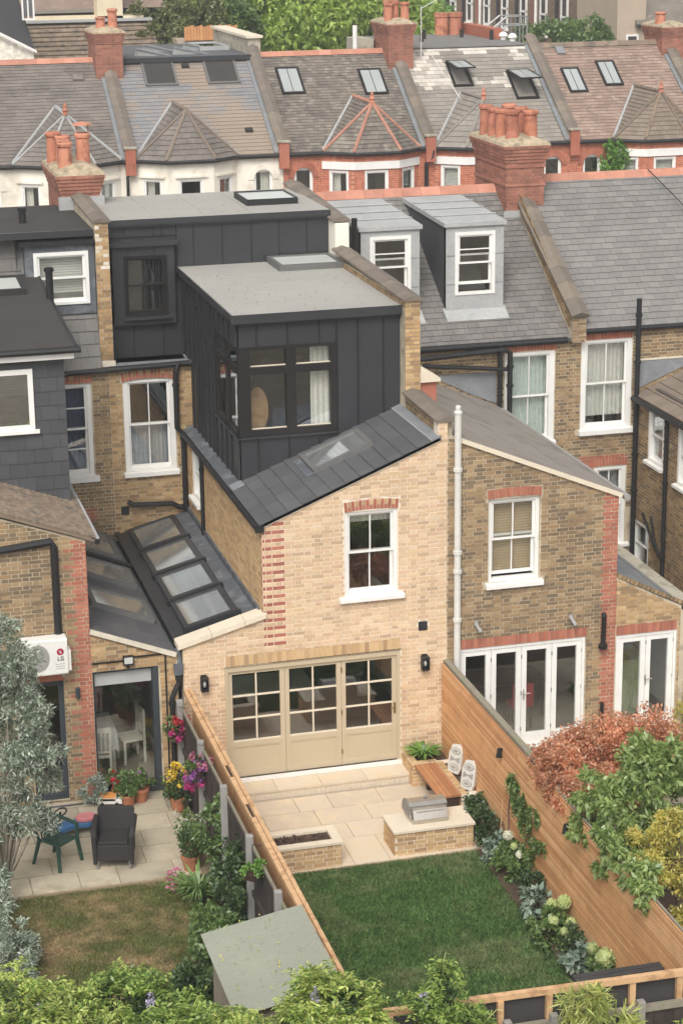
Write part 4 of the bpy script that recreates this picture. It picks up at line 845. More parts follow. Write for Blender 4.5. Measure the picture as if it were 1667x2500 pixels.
pipe(HZ, [(-3.4, -.05, 4.58), (-2.14, -.05, 4.70), (-2.1, -.05, 4.6), (-2.1, -.05, 2.9)], .065, name='downpipe')
# air conditioner
ac = thing('air_conditioner', 'white air conditioning unit with red round logo on the neighbour wall', 'air conditioner', (-2.35, -.15, 2.42))
part('casing', MB().fb(f0, -2.75, -1.99, 2.45, 3.08, .05, .33), 'ac_white', ac, bevel=.02); part('side_cover', MB().fb(f0, -1.99, -1.94, 2.5, 2.86, .08, .3), 'ac_white', ac); part('front_panel', MB().fb(f0, -2.26, -2.0, 2.48, 3.05, .33, .337), 'ac_white', ac)
part('fan_grille', MB().prism(FY(0, -2.5, 2.77), [(.2*math.cos(i*math.pi/10), .24*math.sin(i*math.pi/10)) for i in range(20)], .33, .338), 'pipe_grey', ac); part('bracket', MB().fb(f0, -2.7, -2.66, 2.40, 2.45, .0, .3).fb(f0, -2.1, -2.06, 2.40, 2.45, .0, .3), 'galv', ac)
lg = part('logo', MB().prism(FY(0, -2.12, 2.86), [(.06*math.cos(i*math.pi/9), .06*math.sin(i*math.pi/9)) for i in range(18)], .337, .341), 'logo_red', ac)
part('logo_face', MB().fb(f0, -2.128, -2.114, 2.835, 2.885, .341, .343).fb(f0, -2.114, -2.09, 2.835, 2.847, .341, .343).fb(f0, -2.15, -2.142, 2.868, 2.876, .341, .343), 'ac_white', lg)
L_ = lambda a0, a1, b0, b1: (f0, a0, a1, b0, b1, .337, .342)
part('lettering', MB().fb(*L_(-2.17, -2.155, 2.705, 2.775)).fb(*L_(-2.155, -2.13, 2.705, 2.72)).fb(*L_(-2.115, -2.1, 2.705, 2.775)).fb(*L_(-2.1, -2.065, 2.705, 2.718)).fb(*L_(-2.1, -2.065, 2.762, 2.775)).fb(*L_(-2.078, -2.065, 2.718, 2.742)).fb(*L_(-2.09, -2.078, 2.732, 2.742)), 'logo_grey', ac)
for z in (2.64, 2.60, 2.56): part('print_line', MB().fb(f0, -2.2, -2.05, z, z+.006, .337, .339), 'logo_grey', ac)
wlz = part('wall_light', MB().tube([(-1.83, -.08, 1.9), (-1.83, -.08, 2.08)], .04, 10).fb(f0, -1.85, -1.81, 1.96, 2.02, .008, .06), 'dark_frame', None, 'small grey cylinder light on the red brick corner', 'wall light')

# ================================================================== HOUSE B (right neighbour)
HB = thing('terraced_house', 'right neighbour terraced house with dark stock brick wing and two lead dormers', 'house', (7.2, 3, -.5))
fw_h = (4.95, 7.356, .0, 2.0); bw_h = (5.5, 6.45, 3.2, 4.73)
wb = wall(HB, f0, [(4.745, -.5), (7.93, -.5), (7.93, 4.66), (4.98, 5.88), (4.745, 5.95)], [fw_h, bw_h], 'mortar_old', name='rear_wall')
def quoinB(a, r, ac): return 'brick_red' if (ac > 7.93-(.33 if (r//2) % 2 == 0 else .2)) else None
bricks(HB, wb, f0, [(4.745, -.1), (7.93, -.1), (7.93, 4.64), (4.98, 5.86), (4.745, 5.9)], [(4.93, 7.38, -.1, 2.18), (5.48, 6.47, 3.1, 4.74), (5.46, 6.5, 4.7, 4.94), (5.4, 6.55, 3.08, 3.22)], 'brick_old', red=quoinB)
soldiers(HB, wb, f0, 4.93, 7.38, 2.005, 2.175, 32, 'brick_red'); soldiers(HB, wb, f0, 5.48, 6.47, 4.74, 4.90, 15, 'brick_red', rise=.03)
sash(HB, f0, *bw_h, c=-.1, blind=('blind_beige', .02, 1), sillw=.06, sillh=.1, jw=.07, slide=.06, depth=1.2)
def french(house, fr, a0, a1, b0, b1, n, mats='white_paint', opens=(), label=None, hand=()):
    d = part('french_door', MB().ring(fr, a0, a1, b0, b1, -.12, -.01, .05, .04, .06), mats, house, label=label)
    w_ = (a1-a0-.1)/n
    for i in range(n):
        l0, l1 = a0+.05+i*w_+.004, a0+.05+(i+1)*w_-.004
        part('door_leaf', MB().ring(fr, l0, l1, b0+.04, b1-.06, -.10, -.03, .095, .2, .1), mats, d); pane(d, fr, l0+.095, l1-.095, b0+.24, b1-.16, -.065)
        for z in (.3, 1.0, 1.7): part('hinge', MB().fb(fr, l1-.006, l1+.012, b0+z, b0+z+.07, -.03, -.015), 'galv', d)
    for a in hand: part('handle', MB().fb(fr, a-.012, a+.012, b0+.9, b0+1.1, -.03, -.018).tube([fr.p(a, b0+1.03, -.03), fr.p(a, b0+1.03, .02), fr.p(a+.11, b0+1.03, .02)], .01, 6), 'steel', d)
    part('threshold', MB().fb(fr, a0-.03, a1+.03, b0-.05, b0, -.12, .05), mats, d); return d
french(HB, f0, *fw_h, 4, hand=(6.2,), label='white four leaf glazed doors')
br_ = MB(); br_.quad((4.95, 5, 0), (9.1, 5, 0), (9.1, 5, 2.5), (4.95, 5, 2.5)).quad((4.95, .3, 0), (4.95, 5, 0), (4.95, 5, 2.5), (4.95, .3, 2.5)).quad((9.1, 5, 0), (9.1, .3, 0), (9.1, .3, 2.5), (9.1, 5, 2.5)).quad((4.95, .3, 2.4), (4.95, 5, 2.4), (9.1, 5, 2.4), (9.1, .3, 2.4))
part('room_interior', br_, 'room_mid', HB); part('room_floor', MB().quad((4.95, .2, .0), (9.1, .2, .0), (9.1, 5, .0), (4.95, 5, .0)), 'room_floor', HB)
bt = thing('dining_table', 'dark dining table behind the white four leaf doors', 'table', (6.3, 1.6, 0))
part('table_top', MB().box(5.7, 7.1, 1.2, 2.0, .71, .75), 'wood_dark', bt)
for x in (5.75, 7.02):
    for y in (1.25, 1.92): part('leg', MB().box(x, x+.05, y, y+.05, 0, .71), 'wood_dark', bt)
rc = thing('dining_chair', 'red dining chair behind the white four leaf doors', 'chair', (6.45, .9, 0))
part('seat', MB().box(6.25, 6.65, .75, 1.1, .43, .47), 'petal_red', rc); part('backrest', MB().box(6.25, 6.65, .72, .76, .47, .9), 'petal_red', rc)
for x in (6.26, 6.61):
    for y in (.75, 1.07): part('leg', MB().box(x, x+.035, y, y+.035, 0, .43), 'wood_dark', rc)
part('cabinet', MB().box(8.35, 8.95, .9, 1.6, 0, 1.05).box(8.32, 8.98, .87, 1.63, 1.05, 1.09), 'sage', None, 'pale green cupboard behind the white double doors', 'cupboard')
# side extension of B
ex_h = (7.96, 9.14, .02, 1.95)
we = wall(HB, f0, [(7.935, -.5), (9.3, -.5), (9.3, 2.36), (7.935, 3.06)], [ex_h], 'mortar_old', name='extension_wall')
bricks(HB, we, f0, [(7.935, -.1), (9.2, -.1), (9.2, 2.36), (7.935, 3.03)], [(7.93, 9.16, -.2, 2.14)], 'brick_warm')
soldiers(HB, we, f0, 7.95, 9.14, 1.955, 2.135, 17, 'brick_red'); french(HB, f0, *ex_h, 2, hand=(8.56,), label='white double glazed doors')
tb = math.atan(.5); feb = Fr((9.3, 0, 2.38), (0, -1, 0), (math.sin(tb), 0, math.cos(tb)))
feb = Fr((9.28, 0, 2.40), (0, 1, 0), (math.sin(tb), 0, math.cos(tb)))
part('extension_roof', MB().prism(feb, [(.05, 0), (6.78, 0), (6.78, 1.34/math.cos(tb)), (.05, 1.34/math.cos(tb))], -.06, .0), 'lead', HB)
soldn = 17
for i in range(soldn): 
    a = i*(1.34/math.cos(tb))/soldn; piece(HB, 'brick', we, Fr(feb.p(-.02, 0, .0), feb.u, feb.n), [(-.0, a+.005), (.1, a+.005), (.1, a+.075), (0, a+.075)], 'brick_old', .06, .06, a, a+.08)
wpb = part('boundary_parapet', MB().box(9.28, 9.5, .02, 6.78, -.5, 2.32), 'mortar_old', HB)
bricks(HB, wpb, FY(.02), [(9.28, -.1), (9.5, -.1), (9.5, 2.3), (9.28, 2.3)], (), 'brick_old')
part('coping_slab', MB().box(9.22, 9.54, .0, 6.75, 2.32, 2.40), 'stone_grey', wpb)
# wing roof B
tB = math.atan(.414); fB = Fr((8.0, 0, 4.66), (0, 1, 0), (math.sin(tB), 0, math.cos(tB))); bB = lambda x: (8.0-x)/math.cos(tB)
bwr = part('wing_roof', MB().prism(fB, [(-.04, 0), (6.78, 0), (6.78, bB(4.92)), (-.04, bB(4.92))], -.06, 0), 'felt_brown', HB)
for k in range(4): part('felt_lap', MB().fb(fB, -.04, 6.78, .1+.85*k, .16+.85*k, 0, .004), 'felt_brown', bwr)
part('verge', MB().fb(fB, -.055, -.005, 0, bB(4.97), -.09, -.01), 'stone_pale', HB)
part('gutter', MB().tube([(8.06, -.1, 4.58), (8.06, 6.7, 4.58)], .06, 8), 'pipe_grey', HB)
wsb = part('side_wall', MB().box(7.7, 7.93, .25, 6.8, 2.4, 4.62), 'mortar_old', HB)
part('party_upstand', MB().box(4.89, 5.2, 2.1, 2.5, 5.6, 6.42), 'brick_red', HB); part('cap_stone', MB().prism(Fr((0, 2.05, 0), (1, 0, 0), (0, -1, 0)), [(4.885, 6.42), (5.26, 6.42), (5.26, 6.48), (4.885, 6.72)], -.45, .02), 'stone_pale', HB)
# main wall and roof of B
b1_h = (8.17, 9.27, 3.82, 5.74)
wb6 = wall(HB, f6, [(4.75, 2.0), (9.6, 2.0), (9.6, 5.98), (4.75, 5.98)], [b1_h], 'mortar_old', name='main_wall')
bricks(HB, wb6, f6, [(6.1, 4.4), (9.6, 2.6), (9.6, 5.97), (6.1, 5.97)], [(8.15, 9.29, 3.72, 5.95)], 'brick_old', red=None)
soldiers(HB, wb6, f6, 8.15, 9.29, 5.74, 5.91, 16, 'brick_red', rise=.03)
sash(HB, f6, *b1_h, c=-.06, rise=.03, curtain=[('curtain_mint', 0, 1, .45, 1), ('curtain_mint', 0, 1, 0, .47)], jw=.12, sillh=.1, sillw=.03)
part('lead_cloak', MB().prism(f6, [(6.55, 5.38), (7.98, 5.38), (7.98, 4.7), (7.4, 4.95)], 0, .03), 'lead', HB)
gutter(HB, (4.92, 6.7, 5.96), (9.5, 6.7, 5.96), .07)
pipe(HB, [(5.5, 6.6, 5.74), (6.3, 6.6, 5.79), (8.1, 6.62, 5.86), (8.22, 6.62, 5.8), (8.22, 6.62, 4.5)], .055, collars=[(8.22, 6.62, 5.5), (8.22, 6.62, 5.1)], name='waste_pipe')
pipe(HB, [(6.35, 6.62, 5.65), (6.5, 6.62, 5.62), (8.2, 6.64, 5.44)], .045, name='waste_pipe')
pipe(HB, [(8.02, 6.66, 5.95), (8.02, 6.66, 4.6)], .05)
RS = 2.62/4.1; tr_ = math.atan(RS); ctr = math.cos(tr_)
frB = Fr((0, 6.66, 5.98), (1, 0, 0), (0, -math.sin(tr_), math.cos(tr_))); by = lambda y: (y-6.66)/ctr
rB = part('main_roof', MB().prism(frB, [(4.92, 0), (9.6, 0), (9.6, by(10.78)), (4.92, by(10.78))], -.08, 0), 'slate_b', HB)
dhs = [(5.3, 6.55, by(7.6), by(11)), (7.12, 8.37, by(7.6), by(11))]
tiles(HB, rB, frB, [(4.92, 0), (9.6, 0), (9.6, by(10.76)), (4.92, by(10.76))], dhs, w=.23, g=.17, m='slate_b', lift=.01)
part('roof_back', MB().quad((4.9, 10.78, 8.6), (9.7, 10.78, 8.6), (9.7, 14.9, 5.98), (4.9, 14.9, 5.98)), 'slate_b', HB)
def ridge(house, x0, x1, y, z, m='ridge_red', seg=.45):
    n = round((x1-x0)/seg)
    for i in range(n): part('ridge_tile', MB().prism(Fr((x0+(x1-x0)*i/n, y, z), (0, 1, 0), (1, 0, 0)), [(-.17, -.1), (-.13, -.1), (0, .02), (.13, -.1), (.17, -.1), (.08, .03), (0, .07), (-.08, .03)][::1], .004, (x1-x0)/n), m, house)
ridge(HB, 4.95, 9.3, 10.78, 8.62)
for k, (x0, x1) in enumerate(((5.3, 6.55), (7.12, 8.37))):
    yd = 7.55; zb, zt = 6.55, 8.36; fdm = FY(yd)
    d_ = part('dormer', MB().prism(Fr((0, 0, 0), (0, 1, 0), (1, 0, 0)), [(yd, 6.5), (yd+.3, 6.72), (10.4, 8.36), (yd, zt)], x0, x0+.08).prism(Fr((0, 0, 0), (0, 1, 0), (1, 0, 0)), [(yd, 6.5), (yd+.3, 6.72), (10.4, 8.36), (yd, zt)], x1-.08, x1), 'slate_new', HB)
    part('dormer_front', MB().ring(fdm, x0, x1, zb, zt, -.1, .03, .19, .33, .17), 'lead_pale', d_)
    for a in (x0+.004, x1-.19):
        for z in (7.1, 7.7): part('lead_joint', MB().fb(fdm, a, a+.185, z, z+.02, .03, .037), 'lead', d_)
    part('apron', MB().prism(frB, [(x0-.05, by(7.26)), (x1+.05, by(7.26)), (x1+.05, by(7.6)), (x0-.05, by(7.6))], .01, .035), 'lead_pale', d_)
    part('dormer_roof', MB().prism(Fr((x0-.05, 0, 0), (0, 1, 0), (1, 0, 0)), [(yd-.08, zt-.05), (yd-.08, zt+.03), (10.55, zt+.16), (10.55, zt+.06)], 0, x1-x0+.1), 'lead_pale', d_)
    for j in range(1, 4): part('lead_roll', MB().tube([(x0-.05, yd-.08+j*.75, zt+.045+j*.035), (x1+.05, yd-.08+j*.75, zt+.045+j*.035)], .016, 6), 'lead_pale', d_)
    sash(HB, fdm, x0+.19, x1-.19, zb+.33, zt-.17, c=.0, cols=1, up_rows=2, lo_rows=1, sill=False, slide=.16, jw=.07, depth=1.3, rpad=0.)
pipe(HB, [(5.12, 7.35, 6.4), (5.12, 7.35, 8.62)], .06, name='flue_pipe', m='black_window')
# parapet and stack between B and C
HC = thing('terraced_house', 'further right terraced house with wide grey slate roof and white blind windows', 'house', (12.2, 4, -.5))
fpc = Fr((9.58, 0, 0), (0, 1, 0), (1, 0, 0))
ppc = part('party_wall', MB().prism(fpc, [(6.62, 5.9), (6.95, 6.2), (11.2, 8.5), (11.2, 8.95), (6.62, 6.45)], 0, .3), 'mortar_old', HC)
bricks(HC, ppc, FY(6.62), [(9.58, 5.9), (9.88, 5.9), (9.88, 6.43), (9.58, 6.43)], (), 'brick_old')
bricks(HC, ppc, Fr((9.58, 6.62, 6.45), (0, -math.cos(tr_), -math.sin(tr_)), (-1, 0, 0)), [(-5.2, -.32), (0, -.32), (0, 0), (-5.2, 0)], (), 'brick_old')
coping(HC, ppc, 9.58, 9.88, [(6.56, 6.45), (11.1, 8.98)], seg=.5, t=.06, peak=.07)
SC = stack(HC, 9.28, 10.14, 9.95, 12.1, 8.0, 9.6, .075, [(9.5, 10.25, 9.72, .62, .15), (9.94, 10.3, 9.72, .6, .155), (9.42, 10.75, 9.74, .58, .13), (9.38, 11.15, 9.74, .58, .13), (9.35, 11.6, 9.74, .6, .14), (9.92, 10.85, 9.74, .6, .14), (9.9, 11.6, 9.74, .6, .15), (9.62, 11.2, 9.76, .5, .12)], bandz=(8.72, 9.12))
part('lead_flashing', MB().prism(FY(9.93), [(9.2, 8.0), (9.6, 8.0), (9.6, 8.2), (9.2, 8.2)], 0, .05), 'lead_pale', HC)
c1_h = (9.86, 11.0, 3.98, 5.9); c2_h = (10.2, 10.93, 1.4, 3.12)
wc6 = wall(HC, f6, [(9.6, -.5), (15, -.5), (15, 6.1), (9.6, 6.1)], [c1_h, c2_h], 'mortar_old', name='main_wall')
bricks(HC, wc6, f6, [(9.6, 2.2), (12.4, 2.2), (12.4, 6.09), (9.6, 6.09)], [(9.84, 11.02, 3.88, 6.08), (10.18, 10.95, 1.0, 3.32), (9.75, 11.1, 3.85, 4.0)], 'brick_old', red=lambda a, r, ac: 'brick_red' if (43 <= r <= 46 and 9.9 < ac < 11) else None)
soldiers(HC, wc6, f6, 9.86, 11.0, 5.9, 6.07, 16, 'brick_red', rise=.0); soldiers(HC, wc6, f6, 10.1, 10.95, 3.13, 3.3, 12, 'brick_red', rise=.02)
sash(HC, f6, *c1_h, c=-.06, curtain=[('blind_white', 0, 1, .1, 1)], jw=.11, sillh=.12, sillw=.04); sash(HC, f6, *c2_h, c=-.06, curtain=[('net', 0, 1, 0, 1)], jw=.09)
gutter(HC, (9.7, 6.68, 6.12), (15, 6.68, 6.12), .065)
frC = Fr((0, 6.66, 6.16), (1, 0, 0), (0, -math.sin(tr_), math.cos(tr_)))
rC = part('main_roof', MB().prism(frC, [(9.88, 0), (15, 0), (15, by(10.7)), (9.88, by(10.7))], -.08, 0), 'slate_c', HC)
tiles(HC, rC, frC, [(9.88, 0), (14.9, 0), (14.9, by(10.7)), (9.88, by(10.7))], (), w=.26, g=.185, m='slate_c', lift=.01)
part('roof_back', MB().quad((9.7, 10.72, 8.75), (15, 10.72, 8.75), (15, 14.9, 6.1), (9.7, 14.9, 6.1)), 'slate_c', HC)
ridge(HC, 10.1, 15, 10.76, 8.78)
pipe(HC, [(11.05, 6.62, 6.75), (11.05, 6.62, 0)], .055, collars=[(11.05, 6.62, z) for z in (6.4, 5.4, 4.6, 3.4, 2.6)], name='soil_pipe')
part('aerial_cable', MB().tube([(12.9, 10.7, 8.86), (13.4, 8.9, 7.9), (13.8, 7.2, 6.6)], .012, 5), 'black_metal', HC)
# wing of C, its side wall facing the camera's left
fcx = FX(11.12); cw1 = (-6.1, -5.3, 3.42, 4.55); cw2 = (-6.75, -5.9, .9, 1.95); cw3 = (-4.6, -3.9, 3.3, 4.5)
wcs = wall(HC, fcx, [(-6.8, -.5), (0, -.5), (0, 4.66), (-6.8, 4.66)], [cw1, cw2, cw3], 'mortar_old', name='side_wall')
bricks(HC, wcs, fcx, [(-6.8, .2), (-2.6, .2), (-2.6, 4.66), (-6.8, 4.66)], [cw1, cw2, cw3], 'brick_old')
for q in (cw1, cw2, cw3): sash(HC, fcx, *q, c=-.05, cols=1, jw=.07, sillw=.05, curtain=[('net', 0, 1, 0, 1)])
tC = math.atan(.41); fC = Fr((11.06, 0, 4.66), (0, -1, 0), (-math.sin(tC), 0, math.cos(tC)))
cwr = part('wing_roof', MB().prism(fC, [(-6.75, 0), (0, 0), (0, 3.6), (-6.75, 3.6)], -.07, 0), 'tile_fascia', HC)
tiles(HC, cwr, fC, [(-6.75, 0), (-3, 0), (-3, 3.3), (-6.75, 3.3)], (), w=.42, g=.3, m='tile_fascia')
gutter(HC, (11.0, 6.7, 4.6), (11.0, 0, 4.6), .06)
pipe(HC, [(11.04, 5.0, 4.55), (11.04, 5.0, .2)], .045, collars=[(11.04, 5.0, 3.2), (11.04, 5.0, 1.6)])
pipe(HC, [(11.02, 6.05, 2.25), (11.02, 5.5, 1.8), (11.04, 5.05, 1.5)], .03, m='black_window', name='waste_pipe'); pipe(HC, [(11.02, 5.62, 2.3), (11.02, 5.4, 1.85), (11.04, 5.1, 1.55)], .03, m='black_window', name='waste_pipe')
part('lead_cloak', MB().prism(f6, [(11.16, 4.8), (12.6, 5.38), (13.4, 5.38), (11.16, 5.38)], 0, .03), 'lead', HC)
part('cement_fillet', MB().fb(f6, 11.14, 13.2, 5.39, 5.43, 0, .04), 'mortar_pale', HC)
for (x, z) in ((5.29, 2.43), (7.08, 2.37)): part('security_light', MB().tube([(x-.03, -.02, z+.05), (x+.03, -.16, z-.08)], .035, 8).box(x-.04, x+.02, -.04, -.008, z, z+.08), 'pipe_grey', None, 'grey security light on dark brick above the %s of the white four leaf doors' % ('left end' if x < 6 else 'right end'), 'security light')
pipe(HB, [(7.69, -.03, 2.41), (7.68, -.08, 2.38), (7.67, -.08, 1.85)], .045, m='black_window', name='overflow_pipe'); part('gully_boss', MB().lathe((7.67, -.08, 1.74), [(.03, 0), (.085, .03), (.085, .1), (.04, .13)], 10), 'black_window', HB)
pipe(HB, [(7.69, -.06, .7), (7.68, -.06, 0)], .035, m='black_window', name='overflow_pipe')
# ================================================================== STREET AND FAR TERRACE
meta(part('street', MB().box(-60, 90, 20, 31, -.5, -.3), 'asphalt'), kind='structure')
meta(part('pavement', MB().box(-60, 90, 31, 33.5, -.5, -.18), 'pavement'), kind='structure')
YF, ZE, YR, ZR = 36., 6.45, 40.25, 9.42
tf = math.atan2(ZR-ZE, YR-YF); fF = Fr((0, YF, ZE), (1, 0, 0), (0, -math.sin(tf), math.cos(tf))); bF = lambda y: (y-YF)/math.cos(tf)
def facet(pts):
    """frame on a sloping facet (u level) and its outline"""
    p = [Vector(q) for q in pts]; n = (p[1]-p[0]).cross(p[2]-p[0]).normalized()
    if n.z < 0: n = -n; 
    u = Vector((0, 0, 1)).cross(n); u.normalize(); fr = Fr(p[0], u, n)
    poly = [((q-p[0]).dot(fr.u), (q-p[0]).dot(fr.v)) for q in p]
    if sum(poly[i][0]*poly[(i+1) % len(poly)][1]-poly[(i+1) % len(poly)][0]*poly[i][1] for i in range(len(poly))) < 0: poly = poly[::-1]
    return fr, poly
def far_house(label, x0, x1, cx, wallm, roofm, hipm, tw, tg, lights, open_=(), vel='black_window', ridge_m='ridge_red', arch=None, band=False, wins=('blind_white', 'blind_white', 'blind_white'), hb=1.7, bars=1, pick=None, glass='pane_sky_painted', valley='lead_pale', finial='terracotta_pot', bay_pick=None):
    H = thing('terraced_house', label, 'house', ((x0+x1)/2, 38, -.5))
    P = [(cx-hb, YF), (cx-.78, YF-.72), (cx+.78, YF-.72), (cx+hb, YF)]
    # facade: flat ends and canted bay
    ar = [] if arch is None else [(arch-.31, arch+.31, 4.9, 5.95)]
    segs = [((x0, YF), (P[0][0], YF)), (P[0], P[1]), (P[1], P[2]), (P[2], P[3]), ((P[3][0], YF), (x1, YF))]
    for k, (a, b) in enumerate(segs):
        L = math.hypot(b[0]-a[0], b[1]-a[1])
        if L < .05: continue
        u = Vector((b[0]-a[0], b[1]-a[1], 0))/L; fr = Fr((a[0], a[1], 0), u, u.cross(Vector((0, 0, 1))))
        holes = []
        if 1 <= k <= 3:
            m = L/2; hw = .42 if k == 2 else .36; holes = [(m-hw, m+hw, 4.2, 5.82)]
        elif arch is not None and a[0] < arch < b[0]: holes = [(arch-a[0]-.33, arch-a[0]+.33, 4.4, 5.93)]
        wall(H, fr, [(0, -.5), (L, -.5), (L, ZE-.03), (0, ZE-.03)], holes, wallm, t=.2, name='front_wall')
        if 1 <= k <= 3:
            cur = {'curtain': [('curtain_white', 0, .45, 0, 1)], 'dark': None}.get(wins[k-1]); bl = (wins[k-1], 0, 1) if wins[k-1].startswith('blind') else None
            sash(H, fr, *holes[0], c=-.06, cols=1, curtain=cur, blind=bl, jw=.06, depth=.7, sill=False)
            if band: part('lintel_band', MB().fb(fr, -.02, L+.02, 5.86, 6.12, 0, .05), 'white_paint', H)
            else: part('window_hood', MB().fb(fr, holes[0][0]-.12, holes[0][1]+.12, 5.86, 5.93, 0, .07), wallm, H)
        elif holes:
            sash(H, fr, *holes[0], c=-.08, cols=1, jw=.05, depth=.7, sill=False, curtain=[('curtain_white', .4, 1, 0, 1)] if wallm == 'stucco' else None)
            am = arch-a[0]; sp = MB()
            for i in range(10):      # round head: spandrel corners over the square opening and a ring of voussoirs
                t0, t1 = math.pi*i/10, math.pi*(i+1)/10; r0, r1 = .33, .52; zc_ = 5.6
                sp.prism(fr, [(am+r0*math.cos(t0), zc_+r0*math.sin(t0)), (am+r1*math.cos(t0), zc_+r1*math.sin(t0)), (am+r1*math.cos(t1), zc_+r1*math.sin(t1)), (am+r0*math.cos(t1), zc_+r0*math.sin(t1))], -.05, .035)
            part('arch', sp, 'brick_red' if wallm != 'stucco' else 'stucco', H)
    e = .14; E = [(P[0][0]-.02, YF-e), (P[1][0]-.05, P[1][1]-e), (P[2][0]+.05, P[2][1]-e), (P[3][0]+.02, YF-e)]
    part('gutter', MB().tube([(x0, YF-e, ZE-.05)]+[(q[0], q[1], ZE-.05) for q in E]+[(x1, YF-e, ZE-.05)], .07, 6), 'black_metal', H)
    # main roof with tiles, leaving out roof windows and the bay roof
    ap = Vector((cx, YF-.2, 8.02)); bk = Vector((cx, 38.25, ZE+(38.25-YF)*math.tan(tf)+.02))
    ro = part('main_roof', MB().prism(fF, [(x0, -.12), (x1, -.12), (x1, bF(YR)), (x0, bF(YR))], -.1, 0), roofm, H)
    hl = [(l[0], l[1], bF(l[2]), bF(l[3])) for l in lights]
    tiles(H, ro, fF, [(x0, -.1), (x1, -.1), (x1, bF(YR)), (x0, bF(YR))], hl+[(cx-hb*.55, cx+hb*.55, -.1, 1.1)], w=tw, g=tg, m=roofm, lift=.012, pick=pick, m_a0=x0)
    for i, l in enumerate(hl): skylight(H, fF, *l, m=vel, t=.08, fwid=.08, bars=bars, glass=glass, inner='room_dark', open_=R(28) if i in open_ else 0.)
    # bay roof
    E3 = [Vector((q[0], q[1], ZE)) for q in E]
    brf = part('bay_roof', MB().add([tuple(q) for q in E3]+[tuple(ap), tuple(bk)], [(0, 1, 4), (1, 2, 4), (2, 3, 4), (0, 4, 5), (3, 5, 4)]), roofm, H)
    for tri in ((E3[0], E3[1], ap), (E3[1], E3[2], ap), (E3[2], E3[3], ap), (E3[0], ap, bk), (E3[3], bk, ap)):
        fr, poly = facet(tri); tiles(H, brf, fr, poly, (), w=tw, g=tg, m=bay_pick or roofm, lift=.02)
    up_ = Vector((0, 0, .03))
    hr = .04 if hipm == 'lead_pale' else .06
    for q in E3: part('hip_tile', MB().tube([q+up_, ap+up_], hr, 6), hipm, brf)
    part('bay_ridge', MB().tube([ap+up_, bk+up_], .07, 6), hipm, brf)
    for q in (E3[0], E3[3]): part('valley_lining', MB().tube([q+Vector((0, .02, .05)), bk+up_], .06, 6), valley, brf)
    if finial: part('finial', MB().lathe(ap, [(.1, 0), (.07, .1), (.11, .16), (.05, .24), (.06, .32), (.01, .42)], 8), finial, brf)
    if ridge_m: ridge(H, x0+.15, x1-.15, YR, ZR+.04, ridge_m)
    part('roof_back', MB().quad((x0, YR, ZR), (x1, YR, ZR), (x1, YR+4.5, ZE), (x0, YR+4.5, ZE)).quad((x0, YR+4.5, -.5), (x0, YR+4.5, ZE), (x1, YR+4.5, ZE), (x1, YR+4.5, -.5)), roofm, H)
    return H
def far_party(H, x, m='coping_tile', pier='brick_red', w_=.32):
    fr = Fr((x-w_/2, 0, 0), (0, 1, 0), (1, 0, 0)); sl = math.tan(tf); z = lambda y: ZE+(y-YF)*sl
    p = part('party_wall', MB().prism(fr, [(YF-.1, z(YF)-.1), (YR+.3, ZR), (YR+.3, ZR+.32), (YF-.1, z(YF)+.27)], 0, w_), 'mortar_old', H)
    coping(H, p, x-w_/2, x+w_/2, [(YF-.12, z(YF)+.27), (YR+.35, ZR+.36)], m=m, seg=.55, t=.06, peak=.07)
    part('pier', MB().box(x-.17, x+.17, YF-.25, YF-.1, ZE-.5, ZE+.38), pier, p); part('pier_cap', MB().box(x-.21, x+.21, YF-.29, YF-.06, ZE+.38, ZE+.44), 'stone_grey', p)
    part('lead_soaker', MB().prism(fr, [(YF-.1, z(YF)+.02), (YR, ZR+.0), (YR, ZR+.06), (YF-.1, z(YF)+.06)], -.16, 0), 'lead', p)
F0 = far_house('far white house with brown slate roof and white edged bay, behind the left chimney', -.1, 5.2, 3.1, 'stucco', 'slate_f0', 'lead_pale', .26, .17, [], arch=.55, wins=('curtain', 'dark', 'blind_white'), hb=1.78)
part('roof_vent', MB().fb(fF, 3.9, 4.25, bF(39.35), bF(39.55), .0, .1), 'slate_f0', F0)
def f1pick(a, b): return None
F1 = far_house('far white house with blue grey slate roof and two blacked out roof windows', 5.2, 10.45, 7.12, 'stucco', 'slate_f1', 'tile_fascia', .3, .19, [(6.35, 7.5, 39.0, 40.04), (8.54, 9.7, 39.0, 40.04)], ridge_m=None, arch=9.75, wins=('curtain', 'dark', 'curtain'), vel='grey_window', glass='felt_dark', bars=0, finial=None, hb=1.72, bay_pick='slate_f0')
F2 = far_house('far red brick house with mottled slates and terracotta hips on its bay', 10.45, 15.65, 13.55, 'wall_red', 'slate_f2', 'hip_red', .2, .15, [(11.06, 11.9, 38.45, 39.6), (14.02, 14.88, 38.3, 39.42)], arch=11.16, band=True, wins=('curtain', 'dark', 'curtain'))
def f3pick(a, b):
    n = math.sin(a*1.9+1)*.4+math.sin(b*2.3+a*.7)*.5
    return 'slate_f3_new' if (b > bF(38.5) and n > .05 and b < bF(40.0)) or b > bF(40.05) else None
F3 = far_house('far red brick house with pale patched slates and two open roof windows', 15.65, 20.95, 17.55, 'wall_red', 'slate_f3', 'slate_f3', .3, .21, [(17.36, 18.1, 38.5, 39.6), (19.5, 20.36, 37.85, 39.1)], open_=(0, 1), ridge_m=None, arch=20.2, band=True, pick=f3pick)
F4 = far_house('far red brick house with pinkish brown tiled roof at the right edge', 20.95, 26.2, 24.15, 'wall_red', 'slate_f4', 'tile_brown', .24, .165, [(21.6, 22.3, 38.05, 39.15), (23.05, 23.77, 38.3, 39.42)], arch=21.68, band=True, ridge_m='tile_brown', bay_pick='tile_fascia')
